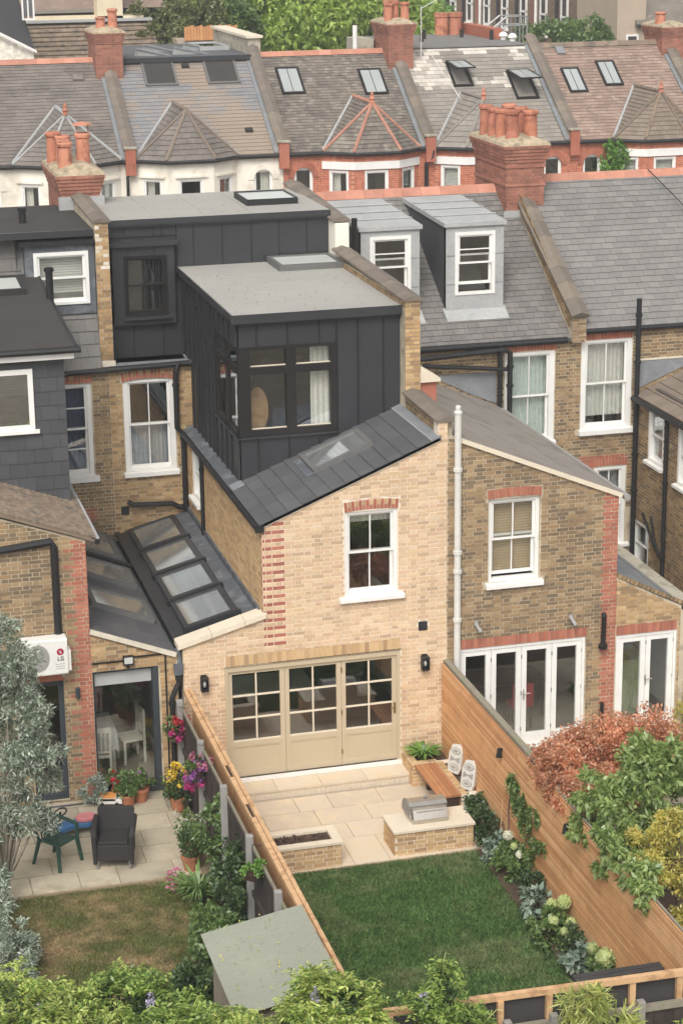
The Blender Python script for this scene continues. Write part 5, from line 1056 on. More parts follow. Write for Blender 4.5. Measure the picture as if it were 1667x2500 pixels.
part('roof_vent', MB().fb(fF, 21.75, 22.05, bF(39.8), bF(40.1), 0, .1), 'lead', F4)
for H_, x in ((F1, 5.2), (F2, 10.45), (F3, 15.65), (F4, 20.95), (F4, 26.2)): far_party(H_, x)
for (x, y) in ((5.62, 39.9), (7.9, 39.75), (9.5, 36.9)): part('roof_vent', MB().fb(fF, x-.13, x+.13, bF(y), bF(y)+.18, 0, .09), 'felt_black', F1)
stack(F1, 4.72, 5.65, 39.4, 41.2, 8.6, 10.38, .075, [(5.0, 39.9, 10.5, .4, .17), (5.42, 39.9, 10.55, .62, .17)])
stack(F2, 15.2, 16.12, 39.4, 41.3, 8.7, 10.4, .075, [(15.3, 39.75, 10.5, .62, .15), (15.6, 39.9, 10.55, .6, .13), (15.92, 39.8, 10.52, .62, .16), (15.5, 40.6, 10.55, .62, .15), (15.8, 40.7, 10.55, .65, .15)])
stack(F4, 25.8, 26.7, 39.6, 41.3, 8.8, 10.0, .075, [(25.95, 40.2, 10.1, .42, .2)])
part('aerial_mast', MB().tube([(16.5, 39.7, 9.1), (16.5, 39.7, 11.0)], .02, 5).tube([(16.6, 39.2, 9.5), (17.6, 37.2, 7.3)], .015, 5).tube([(16.5, 39.7, 10.9), (17.3, 39.7, 11.3)], .015, 5), 'pipe_white', F3)
part('downpipe', MB().tube([(5.3, 35.8, 6.35), (5.3, 35.8, 6.1), (5.08, 35.85, 5.9), (5.08, 35.85, 0)], .055, 6), 'black_metal', F1)
part('downpipe', MB().tube([(15.75, 35.8, 6.35), (15.7, 35.8, 6.1), (15.5, 35.85, 5.9), (15.5, 35.85, 0)], .07, 6), 'black_metal', F3)
# flat roofed lofts behind the ridges
l1 = part('rear_loft', MB().box(5.75, 10.3, 40.0, 46.5, 7.5, 9.42), 'felt_dark', F1); part('roof_sheet', MB().box(5.7, 10.3, 39.95, 46.5, 9.42, 9.46), 'slate_new', F1); part('roof_edge_trim', MB().box(5.7, 10.3, 39.9, 39.95, 9.3, 9.47), 'zinc', F1)
for k, (x, y) in enumerate(((6.3, 40.9), (7.7, 41.1), (6.9, 42.7), (8.4, 42.9))):
    fr = Fr((x, y, 9.48), (math.cos(.15), -math.sin(.15), 0), Vector((.25, .15, 1)).normalized()); fr = Fr((x, y, 9.48), Vector((1, -.2, -.22)).normalized(), Vector((.22, 0.0, 1)).normalized())
    s_ = part('solar_panel', MB().fb(fr, 0, 1.5, 0, 1.0, .22, .26), 'solar', None, 'tilted grey solar panel on the far flat roof, %s' % ('front left one', 'front right one', 'rear left one', 'rear right one')[k], 'solar panel', 'solar panels on the far flat roof')
    part('mounting_rail', MB().fb(fr, 0, 1.5, .05, .1, -.05, .22).fb(fr, 0, 1.5, .9, .95, -.05, .22), 'galv', s_)
skylight(F1, Fr((0, 0, 9.46), (1, 0, 0), (0, 0, 1)), 9.0, 10.1, 42.6, 45, m='lead_pale', t=.15, fwid=.08, glass='glass_sky')
part('parapet', MB().box(10.3, 10.75, 40.4, 46.5, 9.2, 10.0), 'stone_grey', F1); part('parapet_coping', MB().box(10.22, 10.82, 40.3, 46.6, 10.0, 10.09), 'stone_pale', F1)
part('rear_loft', MB().box(16.2, 20.85, 40.3, 47, 7.5, 9.46), 'felt_dark', F3); part('roof_sheet', MB().box(16.2, 20.85, 40.3, 47, 9.46, 9.5), 'slate_b', F3)
part('parapet', MB().box(20.4, 20.8, 43.2, 47, 9.5, 9.9), 'brick_red', F3)
for (x, y, h) in ((17.6, 43.2, .35), (18.1, 44.5, .4), (19.7, 44.8, .35), (20.3, 43, .42)): part('vent_pipe', MB().tube([(x, y, 9.45), (x, y, 9.45+h)], .08, 8), 'felt_black', F3)
for (x, y) in ((20.7, 42.8), (20.75, 41.9)): part('vent_dome', MB().lathe((x, y, 9.5), [(.1, 0), (.12, .12), (.18, .14), (.15, .24), (.04, .3)], 10), 'white_paint', F3)
for (x, y) in ((19.4, 46.4), (19.95, 46.4)): part('chimney_pot', MB().lathe((x, y, 9.4), [(.26, 0), (.26, .75), (.3, .8), (.3, .95), (.2, .95)], 12), 'terracotta_pot', F3)
pipe(F2, [(14.4, 41, 8.6), (14.4, 41, 10.3)], .09, 'white_paint', name='vent_pipe'); part('rear_parapet', MB().box(14.5, 15.1, 41, 42.6, 8.5, 9.8), 'stone_grey', F2)
o = plant('creeper', 'leafy green creeper on the far red brick front', 'creeper', (22.4, 35.7, 4.5), (22.4, 35.72, 5.85), (.6, .22, .75), 900, .16, .12, 'leaf_fresh', clumps=20, outw=.5, stems=2)
# ================================================================== BEYOND THE FAR TERRACE
def block(name, label, cat, mb, m, parts=()):
    t = thing(name, label, cat, Vector(mb.v[0])); part('wall', mb, m, t)
    for (n, b, mm) in parts: part(n, b, mm, t)
    return t
HW = thing('house', 'white gabled house with dark roof at the top left edge', 'house', (2.2, 49, -.5))
part('wall', MB().prism(FY(47.5), [(0, -.5), (3.55, -.5), (3.55, 9.25), (2.3, 9.95), (0, 9.95)], -4, 0), 'wall_white', HW)
part('roof', MB().prism(FY(47.4), [(-1, 10.6), (3.62, 9.3), (3.0, 11.6), (-1, 12.6)], -5, -.3), 'slate_hung', HW); part('barge_board', MB().prism(FY(47.35), [(1.9, 10.12), (3.64, 9.22), (3.64, 9.32), (1.9, 10.24)], 0, .1), 'white_paint', HW)
w_ = part('window', MB().ring(FY(47.2), 3.15, 3.62, 10.45, 11.4, -.1, 0, .06).fb(FY(47.2), 3.36, 3.41, 10.45, 11.4, -.08, -.01), 'white_paint', HW); pane(w_, FY(47.2), 3.2, 3.57, 10.5, 11.35, -.06, 'glass_sky')
HT = thing('house', 'house with brown pantile roof left of the far brick chimney', 'house', (6, 52, -.5))
tp = math.atan2(3.4, 5.2); fT = Fr((0, 48.8, 6.6), (1, 0, 0), (0, -math.sin(tp), math.cos(tp)))
rT = part('roof', MB().prism(fT, [(3.7, 0), (9.2, 0), (9.2, 6.2), (3.7, 6.2)], -.1, 0), 'tile_brown', HT); part('wall', MB().box(3.8, 9.1, 49, 55, -.5, 6.5).box(3.75, 8.9, 54, 57, 5, 10.15), 'render_cream', HT)
tiles(HT, rT, fT, [(3.7, 2), (9.2, 2), (9.2, 6.2), (3.7, 6.2)], (), w=.3, g=.3, m='tile_brown', stag=False, t=.03, lift=.04)
part('lead_gutter', MB().box(3.7, 9.2, 53.6, 54, 9.95, 10.05), 'lead_pale', HT); part('upper_roof', MB().prism(Fr((3.6, 0, 0), (0, 1, 0), (1, 0, 0)), [(55, 10.4), (60, 12.5), (60, 10.4)], 0, 6.4), 'slate_f4', HT)
part('chimney_stack', MB().box(7.0, 8.05, 54, 55, 9.5, 13), 'render_cream', HT); part('chimney_band', MB().box(6.95, 8.1, 53.95, 55.05, 10.9, 10.98).box(6.95, 8.1, 53.95, 55.05, 11.15, 11.22), 'brick_warm', HT)
FB = thing('outbuilding', 'low flat roofed outbuilding carrying an orange timber fence', 'outbuilding', (13, 54, -.5)); part('wall', MB().box(9.9, 13.2, 52, 54, -.5, 9.25), 'render_tan', FB)
of = thing('timber_fence', 'orange timber fence in front of the far bushes', 'fence', (11.3, 51.9, 9.2))
for k in range(17): part('board', MB().box(10.2+k*.13, 10.315+k*.13, 51.9, 51.94, 9.2, 9.74+.03*(k % 3)), 'fence_orange', of)
def tree(name, label, base, c, rad, n, L, Wd, m, clumps=60, spread=.2, droop=0., trunk_r=.25, bark='bark', limbs=7, shell=.5, outw=.5, cat='tree'):
    t = thing(name, label, cat, base); P, D = cloud(c, rad, n, clumps, spread, shell); leafmesh('crown', P, L, Wd, m, t, out=D*outw, droop=droop)
    b = Vector(base); cc = Vector(c)
    part('trunk', MB().tube([b, b.lerp(cc, .5)+Vector((random.uniform(-.1, .1), 0, 0)), cc], [trunk_r, trunk_r*.75, trunk_r*.4], 9), bark, t, smooth=True)
    for k in range(limbs):
        a = 6.28*k/limbs+random.uniform(-.3, .3); s0 = b.lerp(cc, random.uniform(.45, .95)); e = cc+Vector((math.cos(a)*rad[0]*.7, math.sin(a)*rad[1]*.7, random.uniform(-.2, .6)*rad[2]))
        part('limb', MB().tube([s0, s0.lerp(e, .5)+Vector((0, 0, .12*rad[2])), e], [trunk_r*.4, trunk_r*.25, trunk_r*.08], 6), bark, t, smooth=True)
    return t
tree('willow_tree', 'large feathery green tree behind the far chimneys', (17.6, 60, -.5), (17.6, 60, 9.4), (5.6, 4, 5.2), 60000, .34, .15, 'leaf_far', clumps=150, spread=.17, droop=.7, trunk_r=.4, limbs=10, shell=.75)
tree('willow_tree', 'smaller bright green tree right of the far chimney', (24.2, 66, -.5), (23.6, 66, 7.6), (2.8, 2.6, 3.0), 12000, .32, .14, 'leaf_fresh', clumps=60, spread=.24, droop=.4, shell=.6)
tree('tree', 'broad green tree filling the gap behind the feathery tree', (20, 78, -.5), (20.5, 78, 8.8), (6.5, 3, 4.6), 16000, .4, .24, 'leaf_far', clumps=90, spread=.24)
tree('tree', 'dark bushy tree at the top left of the far green tree', (14, 70, -.5), (13.4, 70, 8.6), (3.6, 2.4, 3.4), 14000, .36, .2, 'leaf_far_dark', clumps=60, spread=.26)
for k, (x, y, z, r, mm, nm) in enumerate(((9.4, 54, 9.0, 1.25, 'leaf_far2', 'dull olive bush left of the orange fence'), (11.2, 55, 9.1, 1.35, 'leaf_far2', 'dull olive bush behind the orange fence'), (12.9, 55.5, 9.3, 1.2, 'leaf_mid', 'mid green bush right of the orange fence'), (8.6, 57, 9.5, 1.2, 'leaf_far_dark', 'dark bush above the far brick chimney'))):
    tree('bush', nm, (x, y, -.5), (x, y, z), (r*1.15, r, r*1.25), 9000, .2, .12, mm, clumps=70, spread=.24, cat='bush')
BR = thing('terraced_house', 'row end of brown brick house backs running away at the top right', 'house', (42, 95, -.5))
fbr = FX(40.)
hol = [(-110+k*3.6+1.2, -110+k*3.6+2.35, 6.3, 8.9) for k in range(9)]
part('wall', MB().box(40, 48, 78, 112, -.5, 12), 'wall_brown', BR)
for k, h in enumerate(hol):
    w_ = part('window', MB().ring(fbr, *h, 0, .1, .16).fb(fbr, h[0], h[1], 7.5, 7.62, .02, .11).fb(fbr, h[0]-.1, h[1]+.1, h[2]-.15, h[2], 0, .2), 'white_paint', BR); pane(w_, fbr, h[0]+.16, h[1]-.16, h[2]+.16, h[3]-.16, .03, 'felt_dark')
    if k % 3 == 1: part('quoin', MB().fb(fbr, h[1]+.7, h[1]+1.2, -.5, 12, 0, .05), 'brick_stack', BR)
    part('downpipe', MB().tube([fbr.p(h[0]-.6, -.5, .12), fbr.p(h[0]-.6, 12, .12)], .1, 6), 'white_paint' if k % 3 == 2 else 'black_metal', BR)
BS = thing('terraced_house', 'tan rendered house back with small slate roof at the top right corner', 'house', (39, 72, -.5))
part('wall', MB().box(36.6, 38.2, 70.2, 76, -.5, 9.6), 'render_tan', BS); part('brick_wall', MB().box(38.2, 46, 70.4, 76, -.5, 8.1), 'wall_brown', BS)
part('roof', MB().prism(Fr((37.6, 0, 0), (0, 1, 0), (1, 0, 0)), [(69.9, 8.0), (75, 8.0), (75, 11.6), (69.9, 8.15)], 0, 9), 'slate_f2', BS); part('gutter', MB().tube([(37.6, 69.85, 8.05), (46, 69.85, 8.05)], .08, 6), 'black_metal', BS)
for a in (37.1, 39.2): w_ = part('window', MB().ring(FY(70.2), a, a+.7, 6.4, 7.6, 0, .08, .1), 'white_paint', BS); pane(w_, FY(70.2), a+.1, a+.6, 6.5, 7.5, .03, 'felt_dark')
for k, (x, y, z, r) in enumerate(((31.6, 68, 6.9, 1.4), (33.8, 68.5, 6.8, 1.5))): tree('bush', 'dark green bush before the far brown backs, %s of the pair' % ('left one', 'right one')[k], (x, y, -.5), (x, y, z), (r*1.2, r, r*1.2), 6000, .28, .12, 'leaf_mid', clumps=50, spread=.25, cat='bush')
st_ = thing('fire_escape', 'grey metal stair with handrails behind the far flat roof', 'stair', (24, 62, -.5))
for s_ in (0, 1.0):
    part('handrail', MB().tube([(24.6, 60+s_, 7.6), (26.9, 60+s_, 9.3), (27.9, 60+s_, 9.3), (27.9, 60+s_, 7.9)], .05, 6).tube([(24.6, 60+s_, 7.2), (26.9, 60+s_, 8.9), (27.9, 60+s_, 8.9)], .04, 6), 'galv', st_)
    for k in range(6): part('baluster', MB().tube([(24.7+.6*k, 60+s_, 0 if k % 2 else 6.8), (24.7+.6*k, 60+s_, 7.65+.42*min(k, 3.8))], .03, 5), 'galv', st_)
# ================================================================== GARDENS: ground, paving
def slabs(struct, rows, x0, x1, z, m, t=.04, j=.012, lens=(.9, .6, .75), kind='paving_slab', rot=0):
    cache = {}
    for r, (ya, yb) in enumerate(rows):
        x = x0-((r*.37) % .6); k = r
        while x < x1:
            L = lens[k % len(lens)]; k += 1; a, b = max(x, x0), min(x+L, x1); x += L
            if b-a < .08: continue
            dz = random.uniform(-.003, .003)
            part(kind, MB().box(a+j/2, b-j/2, ya+j/2, yb-j/2, z-t, z+dz), m, struct)
def struct(name, mb, m): return meta(part(name, mb, m), kind='structure')
# Z side
pz_ = struct('patio', MB().box(-6, -.13, -3.32, -.02, -.45, -.02), 'slab_joint')
slabs(pz_, [(-3.3, -2.72), (-2.7, -2.12), (-2.1, -1.52), (-1.5, -.92), (-.9, -.32), (-.3, -.03)], -5.2, -.4, 0, 'slab_z', lens=(.62, .9, .6, .76))
part('drain_channel', MB().box(-4, -1.55, -.24, -.16, -.02, .004), 'galv', pz_)
for k in range(34): part('drain_slot', MB().box(-2.6+k*.03, -2.585+k*.03, -.23, -.17, .004, .008), 'black_metal', pz_)
lz = struct('lawn', MB().box(-7, -.62, -11.2, -3.33, -.45, -.06), 'grass_z'); bz_ = struct('flower_bed', MB().box(-.62, -.1, -11.2, -.05, -.45, -.03), 'soil')
# A side
pa_ = struct('patio', MB().box(.1, 4.6, -3.32, -.5, -.45, -.235), 'slab_joint')
slabs(pa_, [(-1.12, -.53), (-1.72, -1.12), (-2.32, -1.72), (-3.3, -2.32)], .12, 4.35, -.22, 'slab_a', lens=(.9, .72, .6, .9), j=.01)
sp_ = struct('step', MB().box(.1, 3.9, -.475, -.002, -.45, -.075), 'step_riser')
for a, b in ((.1, .8), (.8, 1.5), (1.5, 2.3), (2.3, 3.115), (3.115, 3.93)): part('paving_slab', MB().box(a+.004, b-.004, -.5, -.01, -.075, -.035), 'slab_a', sp_)
for k in range(42): part('riser_tile', MB().box(.12+k*.09, .2+k*.09, -.482, -.475, -.215, -.08), 'step_riser', sp_)
la_ = struct('lawn', MB().box(.1, 4.18, -11, -3.32, -.45, -.27), 'grass_a'); ba_ = struct('flower_bed', MB().box(4.18, 4.62, -11, -2.1, -.45, -.24), 'soil')
pb_ = struct('patio', MB().box(4.75, 9.3, -4, -.02, -.45, -.06), 'slab_z'); gb_ = struct('flower_bed', MB().box(4.75, 14, -11, -4, -.45, -.1), 'soil')
struct('yard', MB().box(9.5, 11.12, -6, 6.8, -.45, -.05), 'pavement'); struct('back_path', MB().box(-8, 14, -20, -11, -.45, -.2), 'earth')
def grass(name, x0, x1, y0, y1, z, n, m, L, W_, parent):
    P = np.stack([RNG.uniform(x0, x1, n), RNG.uniform(y0, y1, n), np.full(n, z)], 1)
    o = leafmesh(name, P, L, W_, m, None, out=np.array([0, 0, 1.6]), jitter=.55, up=0, fold=.1); o['kind'] = 'stuff'; return meta(o, 'short %s grass blades covering the lawn' % ('dark green' if m == 'grass_a' else 'dry yellowing'), 'grass')
grass('grass', .2, 4.2, -10.6, -3.3, -.28, 120000, 'grass_a', .065, .018, la_)
grass('grass', -4.6, -.6, -10, -3.32, -.07, 80000, 'grass_z', .045, .016, lz)

# ================================================================== FENCES
fr_ = thing('timber_fence', 'orange cedar slat fence along the right side of the lawn', 'fence', (4.65, -5.4, -.3))
part('backing', MB().box(4.655, 4.69, -11, -.02, -.4, 1.8), 'wood_dark', fr_)
ks = {}
for r in range(54):
    z = -.27+r*.0385; y = -.03-random.uniform(0, 1.6); prev = -.03
    while prev > -10.98:
        y = max(y, -10.98); L = round(prev-y, 2)
        if L > .05:
            key = (L,)
            if key not in ks: ks[key] = mkmesh('slat', *(lambda b: (b.v, b.f))(MB().box(-.018, 0, -L+.003, 0, 0, .032)), 'cedar')
            o = bpy.data.objects.new('slat', ks[key]); COL.objects.link(o); o.parent = fr_; o.location = Vector((4.655, prev, z))-woff(fr_)
        prev = y; y -= random.choice((2.4, 3.0, 3.6))
part('top_board', MB().box(4.67, 4.78, -5.2, -.02, 1.80, 1.86).box(4.66, 4.69, -11, -5.2, 1.80, 1.83), 'fence_grey', fr_)
for k in range(7): part('post', MB().box(4.69, 4.78, -.1-1.8*k-.09, -.1-1.8*k, -.4, 1.8), 'fence_grey', fr_)
for (y, z, q) in ((-3.26, 1.45, 'upper'), (-6.27, 1.47, 'lower')):
    l = thing('fence_light', 'small black cone light on the cedar fence, the %s one' % q, 'fence light', (4.6, y, z-.08), 'cone lights on the cedar fence')
    part('shade', MB().lathe((4.585, y, z-.1), [(.055, 0), (.05, .03), (.028, .15), (.0, .155)], 10), 'black_metal', l); part('mount', MB().box(4.59, 4.64, y-.02, y+.02, z, z+.05), 'black_metal', l)
fl2 = thing('timber_fence', 'old dark board fence with concrete posts and a new pine frame between the gardens', 'fence', (0, -5, -.3))
for k in range(6):
    y = -.12-1.83*k
    part('concrete_post', MB().box(-.17, -.06, y-.1, y, -.4, 1.70), 'pipe_grey', fl2, bevel=.012)
    if k < 6:
        for j in range(12): part('board', MB().box(-.075-.008*(j % 2), -.06, y-.1-.144*(j+1), y-.1-.144*j-.006, -.1, 1.5), 'fence_dark', fl2)
        part('gravel_board', MB().box(-.085, -.055, y-1.83, y-.1, -.3, -.1), 'concrete', fl2)
        part('rail', MB().box(-.09, -.05, y-1.83, y-.1, 1.5, 1.545), 'fence_grey', fl2); part('arris_rail', MB().box(-.11, -.076, y-1.83, y-.1, .75, .83), 'fence_dark', fl2)
for (x0, x1, z0, z1) in ((.062, .12, 1.72, 1.85), (-.02, .055, 1.77, 1.83)): part('pine_rail', MB().box(x0, x1, -10.7, -.05, z0, z1), 'pine', fl2)
for y in (-3.4, -4.9, -9.0): part('slot', MB().box(-.0, .045, y-.45, y, 1.80, 1.833), 'wood_dark', fl2)
for r in range(40): part('slat', MB().box(.12, .138, -10.7, -.05, -.25+r*.05, -.205+r*.05), 'cedar', fl2)
bf = thing('timber_fence', 'dark back fence with a pine top frame at the bottom right', 'fence', (3, -10.9, -.3))
part('pine_rail', MB().prism(Fr((0, 0, 0), (1, 0, 0), (0, 0, 1)), [(.1, -10.78), (4.75, -10.9), (4.75, -10.98), (.1, -10.86)], 1.55, 1.63), 'pine', bf)
for x in (.5, 1.94, 2.59, 3.72, 4.37): part('pine_post', MB().box(x-.04, x+.04, -10.93, -10.86, 1.2, 1.55), 'pine', bf)
part('infill_panel', MB().box(.1, 4.75, -10.84, -10.82, 1.15, 1.5), 'fence_black', bf); part('grey_rail', MB().box(.1, 4.9, -11.0, -10.92, 1.13, 1.21), 'fence_grey', bf)
for k in range(36): part('board', MB().box(.1+k*.135, .23+k*.135, -10.95-.01*(k % 2), -10.92, -.3, 1.14), 'fence_dark', bf)
for x in (.3, 2.0, 2.62, 3.8): part('concrete_post', MB().box(x-.05, x+.05, -11.06, -10.96, -.4, 1.32), 'concrete', bf, bevel=.01)
bx_ = thing('storage_box', 'black slatted storage box in the corner behind the back fence', 'storage box', (4, -9.95, -.25))
part('body', MB().box(3.4, 4.58, -10.26, -9.78, -.27, 1.0), 'fence_black', bx_)
for k in range(6): part('lid_board', MB().box(3.36, 4.61, -10.3+k*.096, -10.212+k*.096, 1.0, 1.035+.006*k), 'fence_black', bx_)

# ================================================================== GARDEN A furniture
pl_ = thing('planter', 'low brick planter with pale stone rim and bare soil beside the lawn', 'planter', (1.2, -2.97, -.27))
wp = part('brick_base', MB().ring(Fr((0, 0, 0), (1, 0, 0), (0, 0, 1)), .3, 1.9, -3.27, -2.67, -.3, .17, .11), 'mortar_new', pl_)
bricks(pl_, wp, FY(-3.27), [(.3, -.27), (1.9, -.27), (1.9, .17), (.3, .17)], (), 'brick_new_b', ch=.073, b_start=-.27)
part('stone_rim', MB().ring(Fr((0, 0, 0), (1, 0, 0), (0, 0, 1)), .28, 1.93, -3.3, -2.64, .17, .215, .15), 'stone_pale', pl_); part('soil', MB().box(.4, 1.8, -3.16, -2.78, -.2, .165), 'soil', pl_)
P = np.stack([RNG.uniform(.45, 1.75, 500), RNG.uniform(-3.12, -2.8, 500), np.full(500, .162)], 1); leafmesh('clods', P, .05, .05, 'soil', pl_, jitter=1)
bc = thing('barbecue_counter', 'low brick barbecue counter with pale stone top beside the lawn', 'counter', (3.5, -2.87, -.27))
cb = part('brick_base', MB().box(2.83, 4.17, -3.2, -2.56, -.3, .175), 'mortar_new', bc)
bricks(bc, cb, FY(-3.2), [(2.83, -.27), (4.17, -.27), (4.17, .175), (2.83, .175)], (), 'brick_new_b', ch=.073, b_start=-.27); bricks(bc, cb, FX(2.83), [(2.56, -.27), (3.2, -.27), (3.2, .175), (2.56, .175)], (), 'brick_new_b', ch=.073, b_start=-.27)
part('stone_top', MB().box(2.8, 4.2, -3.23, -2.53, .175, .215), 'stone_pale', bc)
bq = thing('barbecue', 'stainless steel built in barbecue with rolled hood on the brick counter', 'barbecue', (3.48, -2.78, .215))
part('firebox', MB().box(3.18, 3.8, -3.03, -2.52, .215, .30), 'steel', bq, bevel=.01)
part('front_panel', MB().prism(Fr((3.2, 0, 0), (0, 1, 0), (1, 0, 0)), [(-3.06, .30), (-2.98, .30), (-2.9, .44), (-2.98, .44)], 0, .58), 'steel', bq)
part('hood', MB().prism(Fr((3.17, 0, 0), (0, 1, 0), (1, 0, 0)), [(-2.52, .30)]+[(-2.75+.24*math.cos(t), .33+.22*math.sin(t)) for t in [0, .4, .8, 1.2, 1.6, 2.0, 2.35]]+[(-2.92, .42), (-2.9, .30)], 0, .64), 'steel', bq)
part('end_cap', MB().prism(Fr((3.15, 0, 0), (0, 1, 0), (1, 0, 0)), [(-2.51, .29)]+[(-2.75+.25*math.cos(t), .33+.23*math.sin(t)) for t in [0, .4, .8, 1.2, 1.6, 2.0, 2.35]]+[(-2.94, .42), (-2.91, .29)], 0, .02), 'galv', bq)
part('handle', MB().tube([(3.25, -2.95, .40), (3.25, -3.0, .42), (3.73, -3.0, .42), (3.73, -2.95, .40)], .012, 6), 'steel', bq); part('thermometer', MB().lathe((3.48, -2.76, .56), [(.03, 0), (.03, .02), (.01, .035)], 8), 'galv', bq)
rb_ = thing('raised_bed', 'L shaped low brick bed below the cedar fence', 'raised bed', (4.4, -1, -.22))
rw = part('brick_wall', MB().box(3.9, 4.36, -.66, -.54, -.25, .2).box(3.9, 4.02, -.54, -.01, -.25, .2).box(4.33, 4.45, -2.1, -.66, -.25, .2).box(4.36, 4.62, -.66, -.54, -.25, .17).box(4.45, 4.62, -2.1, -1.98, -.25, .19), 'mortar_new', rb_)
bricks(rb_, rw, FY(-.66), [(3.9, -.22), (4.33, -.22), (4.33, .2), (3.9, .2)], (), 'brick_new_b', ch=.07, b_start=-.22); bricks(rb_, rw, FX(3.9), [(.01, -.22), (.66, -.22), (.66, .2), (.01, .2)], (), 'brick_new_b', ch=.07, b_start=-.22); bricks(rb_, rw, FX(4.33), [(.66, -.22), (2.1, -.22), (2.1, .2), (.66, .2)], (), 'brick_new_b', ch=.07, b_start=-.22)
fz = Fr((0, 0, .2), (1, 0, 0), (0, 0, 1))
for k in range(20): piece(rb_, 'brick', rw, fz, [(4.335, -2.09+k*.0715), (4.445, -2.09+k*.0715), (4.445, -2.03+k*.0715), (4.335, -2.03+k*.0715)], 'brick_new_b', .012, .012, 0, 1)
for k in range(6): piece(rb_, 'brick', rw, fz, [(3.905+k*.074, -.655), (3.965+k*.074, -.655), (3.965+k*.074, -.545), (3.905+k*.074, -.545)], 'brick_new_b', .012, .012, 0, 1); piece(rb_, 'brick', rw, fz, [(3.905, -.53+k*.085), (4.015, -.53+k*.085), (4.015, -.46+k*.085), (3.905, -.46+k*.085)], 'brick_new_b', .012, .012, 0, 1)
part('soil', MB().box(4.02, 4.62, -.54, -.01, -.2, .12).box(4.45, 4.62, -1.98, -.66, -.2, .15), 'soil', rb_)
bn = thing('bench', 'red brown timber bench seat against the low brick bed', 'bench', (4.13, -1.4, -.22))
for k in range(5): part('seat_board', MB().box(3.93+k*.08, 4.004+k*.08, -2.1, -.69, .17, .21), 'cedar_bench', bn)
for y in (-2.0, -.85): part('support', MB().box(4.1, 4.3, y-.05, y+.05, -.22, .17), 'wood_dark', bn)
def plaque(y, q):
    t = thing('stone_plaque', 'white carved fish plaque leaning on the cedar fence, the %s one' % q, 'plaque', (4.52, y, .2), 'carved plaques above the bench')
    f = Fr((4.47, y, .2), (.53, -.848, 0), Vector((-.848, -.53, .22)).normalized()); part('stone', MB().prism(f, [(-.13, 0), (.1, -.01), (.14, .1), (.13, .42), (.05, .52), (-.1, .5), (-.15, .35), (-.15, .1)], -.07, 0), 'stone_carved', t, bevel=.012)
    for (b, h, fl_) in ((.40, .085, 1), (.25, -.07, -1), (.11, .085, 1)):
        oval = [(.105*math.cos(i*math.pi/6)*(1 if fl_ > 0 else .9), b+.06*math.sin(i*math.pi/6)) for i in range(12)]
        if fl_ > 0: part('relief', MB().prism(f, oval, .001, .01), 'stone_relief', t); part('relief_line', MB().prism(f, [(a*.8, b+(z-b)*.75) for a, z in oval], .01, .014), 'stone_carved', t); part('relief_core', MB().prism(f, [(a*.55, b+(z-b)*.5) for a, z in oval], .014, .018), 'stone_relief', t)
        else: part('relief', MB().prism(f, [(-.1, b-.05), (.0, b), (.1, b-.05), (.1, b+.05), (0, b+.01), (-.1, b+.05)], .001, .014), 'stone_relief', t)
plaque(-1.2, 'far'); plaque(-1.92, 'near')
# shed at the bottom, between the gardens
sh_ = thing('garden_shed', 'small timber shed with pale green felt roof against the dark fence', 'shed', (-.72, -9.5, -.06))
part('body', MB().box(-1.26, -.16, -10.6, -8.66, -.06, 1.72), 'fence_grey', sh_)
for k in range(14): part('board', MB().box(-1.285, -1.262, -10.6+k*.138, -10.47+k*.138, -.06, 1.7), 'fence_grey', sh_)
fsh = Fr((-1.40, 0, 1.76), (0, -1, 0), Vector((-.17, 0, 1)).normalized())
srf = part('roof_sheet', MB().fb(fsh, 8.55, 10.7, 0, 1.37, -.04, .0), 'wood_dark', sh_)
for k in range(3): part('felt_strip', MB().fb(fsh, 8.53, 10.72, -.01+.46*k, .465+.46*k, .001, .005+.0015*k), 'felt_green', sh_)
litter(sh_, -1.35, -.1, -10.6, -8.6, 1.97, 40, 'leaf_gold', .05)

# ================================================================== Z furniture
gc = thing('garden_chair', 'dark green plastic garden chair on the neighbour patio', 'chair', (0, 0, 0))
part('seat', MB().prism(Fr((0, 0, .40), (1, 0, 0), (0, 0, 1)), [(-.23, -.24), (.23, -.24), (.2, .2), (-.2, .2)], 0, .025), 'green_plastic', gc, bevel=.01)
for sx in (-1, 1):
    part('leg', MB().tube([(sx*.23, -.22, .41), (sx*.27, -.27, 0)], [.038, .03], 8), 'green_plastic', gc); part('leg', MB().tube([(sx*.2, .2, .41), (sx*.25, .3, 0)], [.036, .028], 8), 'green_plastic', gc)
    part('armrest', MB().tube([(sx*.24, -.22, .41), (sx*.27, -.2, .62), (sx*.28, 0, .64), (sx*.24, .2, .68)], [.03, .032, .032, .028], 8), 'green_plastic', gc)
    part('back_post', MB().tube([(sx*.2, .19, .41), (sx*.23, .25, .6), (sx*.19, .3, .80)], .025, 8), 'green_plastic', gc)
part('top_rail', MB().tube([(-.19, .3, .79), (-.08, .33, .84), (.08, .33, .84), (.19, .3, .79)], .035, 8), 'green_plastic', gc)
for k in range(5): part('back_slat', MB().tube([(-.12+.06*k, .2, .42), (-.11+.055*k, .31, .8)], .012, 6), 'green_plastic', gc)
gc.location = (-2.56, -2.3, 0); gc.rotation_euler = (0, 0, R(42))
rc_ = thing('rattan_armchair', 'black rattan armchair on the neighbour patio', 'armchair', (0, 0, 0))
